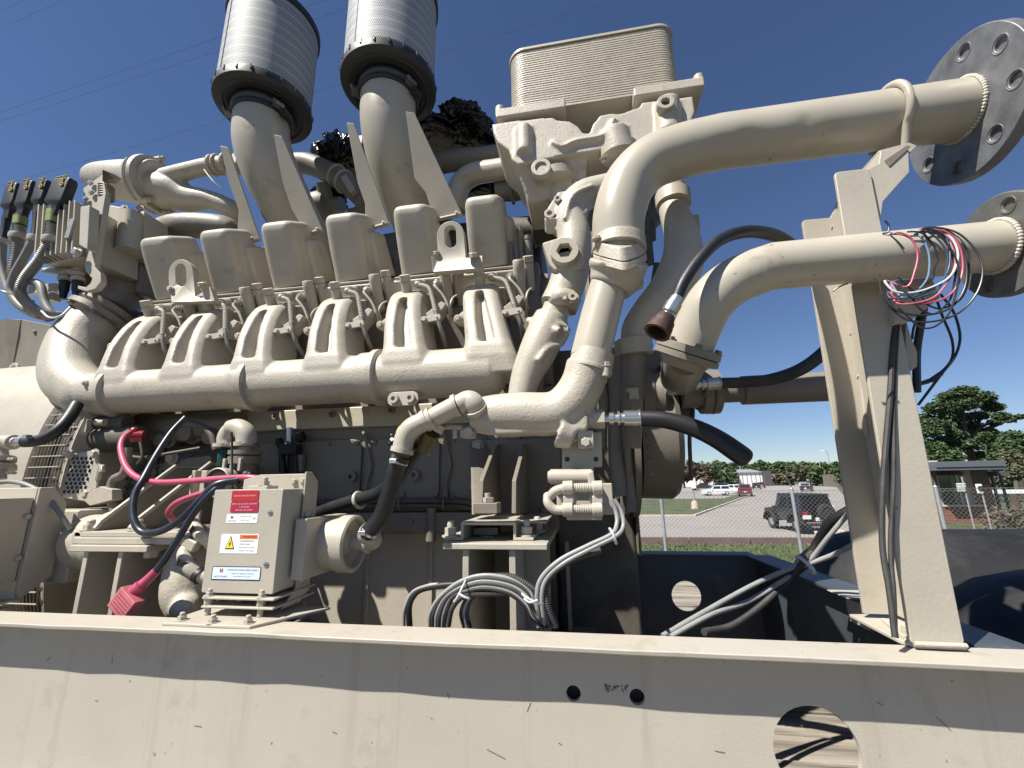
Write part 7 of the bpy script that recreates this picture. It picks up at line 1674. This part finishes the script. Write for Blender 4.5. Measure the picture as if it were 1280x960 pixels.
s2_ = sgn('white post with square plate carrying a dark round disc', 1225, 606, 655, [(1219, 605, 1229.5, 616.5, WHL, 'plate')])
p = A(1225.5, 610.5, 17.93); g = G(); g.cyl(p, p+V((0, -.02, 0)), .085, n=20); O('dark_disc', g, BLKL, s2_)
# street lamps
def lamp(lab, px, ytop, ybot, r, arm=None, base=False, Y=None):
    p = AZ(px, ybot, GZ); Y = p.y; tz = A(px, ytop, Y).z; t = thing('street_lamp', lab, 'street lamp', p, 'street lamps around the car park')
    g = G(); g.cyl(p, (p.x, p.y, tz), r, r*.7, n=12); O('pole', g, STEELP, t)
    if base: g = G(); g.lathe(p, (0, 0, 1), [(0, .36), (.62, .26), (.72, .2), (.72, .1)], 14); O('concrete_base', g, mat('tan_concrete', (.48,.36,.26), .8), t, bev=.02)
    if arm:
        g = G(); q = V((A(arm[0], arm[1], Y).x, Y, A(arm[0], arm[1], Y).z)); top = V((p.x, p.y, tz)); g.tube([top-V((0, 0, .3)), top+V(((q.x-top.x)*.3, 0, (q.z-top.z)*.6+.2)), q], [r*.7, r*.6, r*.6], 8, 5); O('arm', g, STEELP, t)
        g = G(); g.box(q+V((-.5, 0, -.05)), (1.2, .5, .22)); O('lamp_head', g, WHL, t, bev=.06)
    return t
lp = lamp('nearest pale lamp post standing on a tan concrete base in the grass', 869, 470, 636, .09, None, True)
p = AZ(869, 636, GZ); g = G(); q = A(866, 604, p.y); g.box(q+V((0, -.14, 0)), (.42, .14, .95)); O('meter_box', g, WALLW, lp, bev=.01)
lamp('short pale lamp post in front of the white warehouse', 928, 582, 606.5, .25)
lamp('curved arm street lamp nearest the post edge', 1042, 566, 607, .16, (1030, 563.5))
lamp('slim lamp pole just left of the curved arm street lamp', 1029, 577, 605.5, .18)
# power lines
WPL = mat('power_line', (.10,.13,.19), .8)
for i, (x0_, y0_, x1_, y1_, Y, lab, r_) in enumerate(((-60, 37, 60, -12, 38, 'overhead wire crossing the extreme top left corner', .018), (-60, 62, 150, -34, 40, 'overhead wire second from the top left corner', .018), (-60, 160, 440, -12, 42, 'overhead wire passing behind the left air filter, upper of two', .020), (-60, 170, 480, -5, 42, 'overhead wire passing behind the left air filter, lower of two', .020), (-60, 250, 800, -10, 46, 'lowest overhead wire running up behind both air filters', .022))):
    # a straight wire in space with slight sag
    a = A(x0_, y0_, Y+14); b = A(x1_, y1_, Y); g = G(); P_ = []
    for k in range(25):
        t = k/24; q = a.lerp(b, t); q.z -= 4*t*(1-t)*.35; P_.append(q)
    g.tube(P_, r_, 6, 1); O('power_line', g, WPL, None, label=lab, cat='power line', group='overhead wires')
# small cloud streak is left to the sky

# ================================================================== VEHICLES
CARM = {}
def paintm(n, c): 
    if n not in CARM: CARM[n] = mat('car_paint_'+n, c, .28, var=.03, coat=.6)
    return CARM[n]
TYRE = mat('tyre', (.02,.02,.02), .8); RIM = mat('rim', (.45,.45,.46), .35, metal=.6); TAIL = mat('tail_light', (.35,.015,.02), .3); PLATEW = mat('number_plate', (.7,.72,.74), .4); CHROME = mat('chrome', (.6,.6,.6), .15, metal=1)
def veh(name, lab, cat, pos, heading, prof, cab, width, wheels, wr, pm, grp, jeep=False):
    GL_ = mat('tinted_pane', (.008,.008,.009), .6, spec=.2) if jeep else GLASSD
    """profile in local x (length, front +x) / z; cab = glasshouse polygon"""
    t = thing(name, lab, cat, pos, grp); t.rotation_euler = (0, 0, 0)
    rm = Matrix.Rotation(heading, 3, 'Z'); P0 = V(pos)
    def L(p): return P0 + rm @ V(p)
    w = width/2
    g = G(); rings = []
    for y, s in ((-w, .97), (-w*.97, 1.0), (w*.97, 1.0), (w, .97)):
        cx = sum(p[0] for p in prof)/len(prof); rings.append([L((cx+(p[0]-cx)*s, y, p[1])) for p in prof])
    g.rings(rings); body = O('body', g, pm, t, bev=.03)
    g = G(); rings = []
    zc0 = min(p[1] for p in cab); zc1 = max(p[1] for p in cab)
    def inset(p): return w*(.97-.14*(p[1]-zc0)/(zc1-zc0))
    rings = [[L((p[0], -inset(p), p[1])) for p in cab], [L((p[0], inset(p), p[1])) for p in cab]]
    g.rings(rings); O('cabin', g, pm, t, bev=.04)
    # windows
    cxm = sum(p[0] for p in cab)/len(cab); czm = (zc0+zc1)/2
    for sy in (-1, 1):
        xs = sorted(p[0] for p in cab); xa, xb = min(xs)+.25, max(xs)-.35; n = 2
        for k in range(n):
            u0_, u1_ = xa+(xb-xa)*k/n+.05, xa+(xb-xa)*(k+1)/n-.05; zz0, zz1 = zc0+.08, zc1-.10
            g = G(); yy0 = sy*(w*(.97-.14*.15)+.006); yy1 = sy*(w*(.97-.14*.8)+.006)
            sl_ = .25 if (k == n-1) else .05; s0_ = .12 if k == 0 else 0
            g.prism([L((u0_, yy0, zz0)), L((u1_, yy0, zz0)), L((u1_-sl_, yy1, zz1)), L((u0_+s0_, yy1, zz1))], rm @ V((0, -sy*.01, 0))); O('window', g, GL_, t)
    xr0 = min(p[0] for p in cab)
    rb = [p for p in cab]
    g = G(); zb1, zt1_ = zc0+.1, zc1-.1; xb_ = [p[0] for p in cab if p[1] == zc0]; xt_ = [p[0] for p in cab if p[1] == zc1]
    for (xa, xb, sg, nm) in ((min(xb_), min(xt_), -1, 'rear_window'), (max(xb_), max(xt_), 1, 'windscreen')):
        g = G(); f = lambda z: xa+(xb-xa)*(z-zc0)/(zc1-zc0)+sg*.012
        g.prism([L((f(zb1), -w*.78, zb1)), L((f(zb1), w*.78, zb1)), L((f(zt1_), w*.70, zt1_)), L((f(zt1_), -w*.70, zt1_))], rm @ V((-sg*.01, 0, 0))); O(nm, g, GL_, t)
    for x in wheels:
        for sy in (-1, 1):
            g = G(); c = L((x, sy*(w-.10), wr)); d = rm @ V((0, sy, 0)); g.lathe(c-d*.11, d, [(0, wr*.7), (.01, wr*.97), (.04, wr), (.18, wr), (.21, wr*.95), (.22, wr*.62), (.19, wr*.6)], 22); tw = O('wheel', g, TYRE, t, sharp=40)
            g = G(); g.lathe(c+d*.07, d, [(0, wr*.6), (.02, wr*.6), (.02, wr*.3), (.035, wr*.15)], 14); O('rim', g, RIM, tw)
    xr_ = min(p[0] for p in prof); xf_ = max(p[0] for p in prof); zm = .62*max(p[1] for p in prof)+.1
    for sy in (-1, 1):
        g = G(); g.box(L((xr_-.0, sy*w*.8, zm)), (.06, .14, .22), rm); O('tail_light', g, TAIL, t, bev=.01)
        g = G(); g.box(L((xf_+.0, sy*w*.75, zm*.95)), (.06, .22, .13), rm); O('headlight', g, CHROME, t, bev=.02)
        g = G(); cb = max(xb_); g.box(L((cb-.25, sy*(w+.09), zc0+.08)), (.12, .16, .14), rm); O('mirror', g, pm, t, bev=.03)
    g = G(); g.box(L((xr_-.03, 0, zm-.12)), (.02, .34, .16), rm); O('number_plate', g, PLATEW, t)
    g = G(); g.box(L((xr_-.04, 0, .45)), (.12, width*.94, .16), rm); O('rear_bumper', g, TYRE if jeep else pm, t, bev=.04)
    g = G(); g.box(L((xf_+.04, 0, .45)), (.12, width*.94, .18), rm); O('front_bumper', g, TYRE if jeep else pm, t, bev=.04)
    return t, L, rm
suv = [(-2.25, .35), (2.2, .32), (2.25, .75), (1.9, .92), (1.1, 1.02), (-2.2, 1.06), (-2.3, .7)]
suvc = [(-2.15, 1.0), (1.15, 1.0), (.35, 1.60), (-1.75, 1.62)]
suvc = [(-2.15, 1.0), (1.15, 1.0), (.35, 1.62), (-1.75, 1.62)]
sed = [(-2.2, .32), (2.2, .30), (2.25, .65), (1.9, .82), (1.0, .92), (-2.15, .98), (-2.25, .7)]
sedc = [(-1.75, .92), (1.05, .92), (.2, 1.42), (-1.1, 1.42)]
trk = [(-2.7, .5), (2.6, .45), (2.65, .95), (2.2, 1.12), (1.3, 1.2), (-2.65, 1.2)]
trkc = [(-.9, 1.18), (1.35, 1.18), (.6, 1.82), (-.6, 1.82)]
GC = 'vehicles parked in the distant car park'
def at_g(px, py): return AZ(px, py, GZ)
white = paintm('white', (.72,.73,.74)); blackp = paintm('black', (.012,.012,.014)); maroon = paintm('maroon', (.10,.012,.02)); silver = paintm('silver', (.5,.5,.52)); dgrey = paintm('charcoal', (.03,.032,.036))
veh('parked_car', 'white car parked sideways beside the grass island, nearer of two', 'car', at_g(896, 619.5), math.pi, suv, suvc, 1.8, (-1.35, 1.35), .36, white, GC)
veh('parked_car', 'white car parked just behind the nearer white one', 'car', at_g(914, 617), math.pi-.25, suv, suvc, 1.85, (-1.35, 1.35), .38, white, GC)
veh('parked_pickup', 'dark red pickup seen from behind at the end of the kerb', 'pickup', at_g(932, 620), R(72), trk, trkc, 1.9, (-1.7, 1.7), .40, maroon, GC)
veh('parked_car', 'black car parked in front of the dark warehouse end', 'car', at_g(946, 611.5), R(70), suv, suvc, 1.8, (-1.35, 1.35), .36, blackp, GC)
veh('parked_car', 'dark red car parked beside the black one at the warehouse end', 'car', at_g(952, 609.8), R(72), suv, suvc, 1.8, (-1.35, 1.35), .36, maroon, GC)
veh('parked_car', 'black car with shiny roof on the road below the white banner', 'car', at_g(1009, 614), R(60), suv, suvc, 1.85, (-1.35, 1.35), .37, blackp, GC)
veh('parked_car', 'silver car just behind the black one on the road', 'car', at_g(1005, 609), R(60), sed, sedc, 1.8, (-1.35, 1.35), .34, silver, GC)
veh('parked_pickup', 'black pickup in the row behind the white cars, right of two', 'pickup', at_g(900, 612), math.pi, trk, trkc, 1.95, (-1.7, 1.7), .42, blackp, GC)
veh('parked_pickup', 'charcoal pickup in the row behind the white cars, left of two', 'pickup', at_g(880, 613), math.pi, trk, trkc, 1.95, (-1.7, 1.7), .42, dgrey, GC)
# the jeep-like off-roader
JB = paintm('gloss_black', (.010,.010,.012)); JT = mat('soft_top', (.018,.018,.02), .6, bump=.2, bscale=20)
jp = at_g(1006, 667); jp = V((10.75, 25.2, GZ)); hd = R(95)
body_ = [(-1.75, .55), (1.75, .55), (1.8, 1.05), (.75, 1.16), (.7, 1.12), (-1.75, 1.12)]
cab_ = [(-1.72, 1.08), (.72, 1.08), (.45, 1.80), (-1.62, 1.80)]
t, L, rm = veh('off_road_car', 'black boxy off-road car with spare wheel on its tailgate behind the fence', 'off-road car', jp, hd, body_, cab_, 1.62, (-1.25, 1.15), .42, JB, None, True)
g = G(); c = L((-1.93, -.22, 1.02)); d = rm @ V((-1, 0, 0)); g.lathe(c+d*-.02, d, [(0, .30), (.0, .38), (.03, .40), (.17, .40), (.20, .36), (.205, .25), (.18, .22)], 26); sp = O('spare_wheel', g, TYRE, t, sharp=40)
g = G(); g.lathe(c+d*.10, d, [(0, .22), (.03, .2), (.04, .08)], 16); O('rim', g, mat('dark_rim', (.08,.08,.085), .4, metal=.5), sp)
for sy in (-1, 1):
    for x in (-1.25, 1.15):
        g = G(); arc = [L((x+.56*math.cos(a), sy*.86, .42+.50*math.sin(a))) for a in [R(8)+R(164)*k/10 for k in range(11)]]
        up_ = V((0, 0, 1)); g2 = []
        rings = []
        for a_ in [R(5)+R(170)*k/10 for k in range(11)]:
            rings.append([L((x+r_*math.cos(a_), sy*y_, .40+r_*math.sin(a_))) for r_, y_ in ((.50, .72), (.56, .72), (.57, .96), (.52, .98))])
        g.rings(rings); O('wheel_flare', g, TYRE, t)
g = G(); rings = []
for x, s in ((-1.70, .9), (-1.68, 1.0), (.45, 1.0), (.5, .9)): rings.append([L((x, -.70*s, 1.79)), L((x, .70*s, 1.79)), L((x, .66*s, 1.87)), L((x, -.66*s, 1.87))])
g.rings(rings); O('soft_top_roof', g, JT, t, bev=.03)
g = G(); g.box(L((-1.83, .58, .80)), (.03, .38, .18), rm); O('number_plate', g, PLATEW, t); g = G(); g.box(L((-1.80, .62, .98)), (.05, .22, .14), rm); O('tail_light', g, TAIL, t)
g = G(); g.box(L((-1.80, -.72, 1.25)), (.04, .06, .18), rm); O('reflector', g, PLATEW, t)

# ================================================================== finish: lift everything to real heights
for o in list(scn.objects):
    if o.parent is None and o.type in ('MESH', 'EMPTY', 'CAMERA'):
        o.location.z += H
for o in scn.objects:
    if '_l' in o: del o['_l']
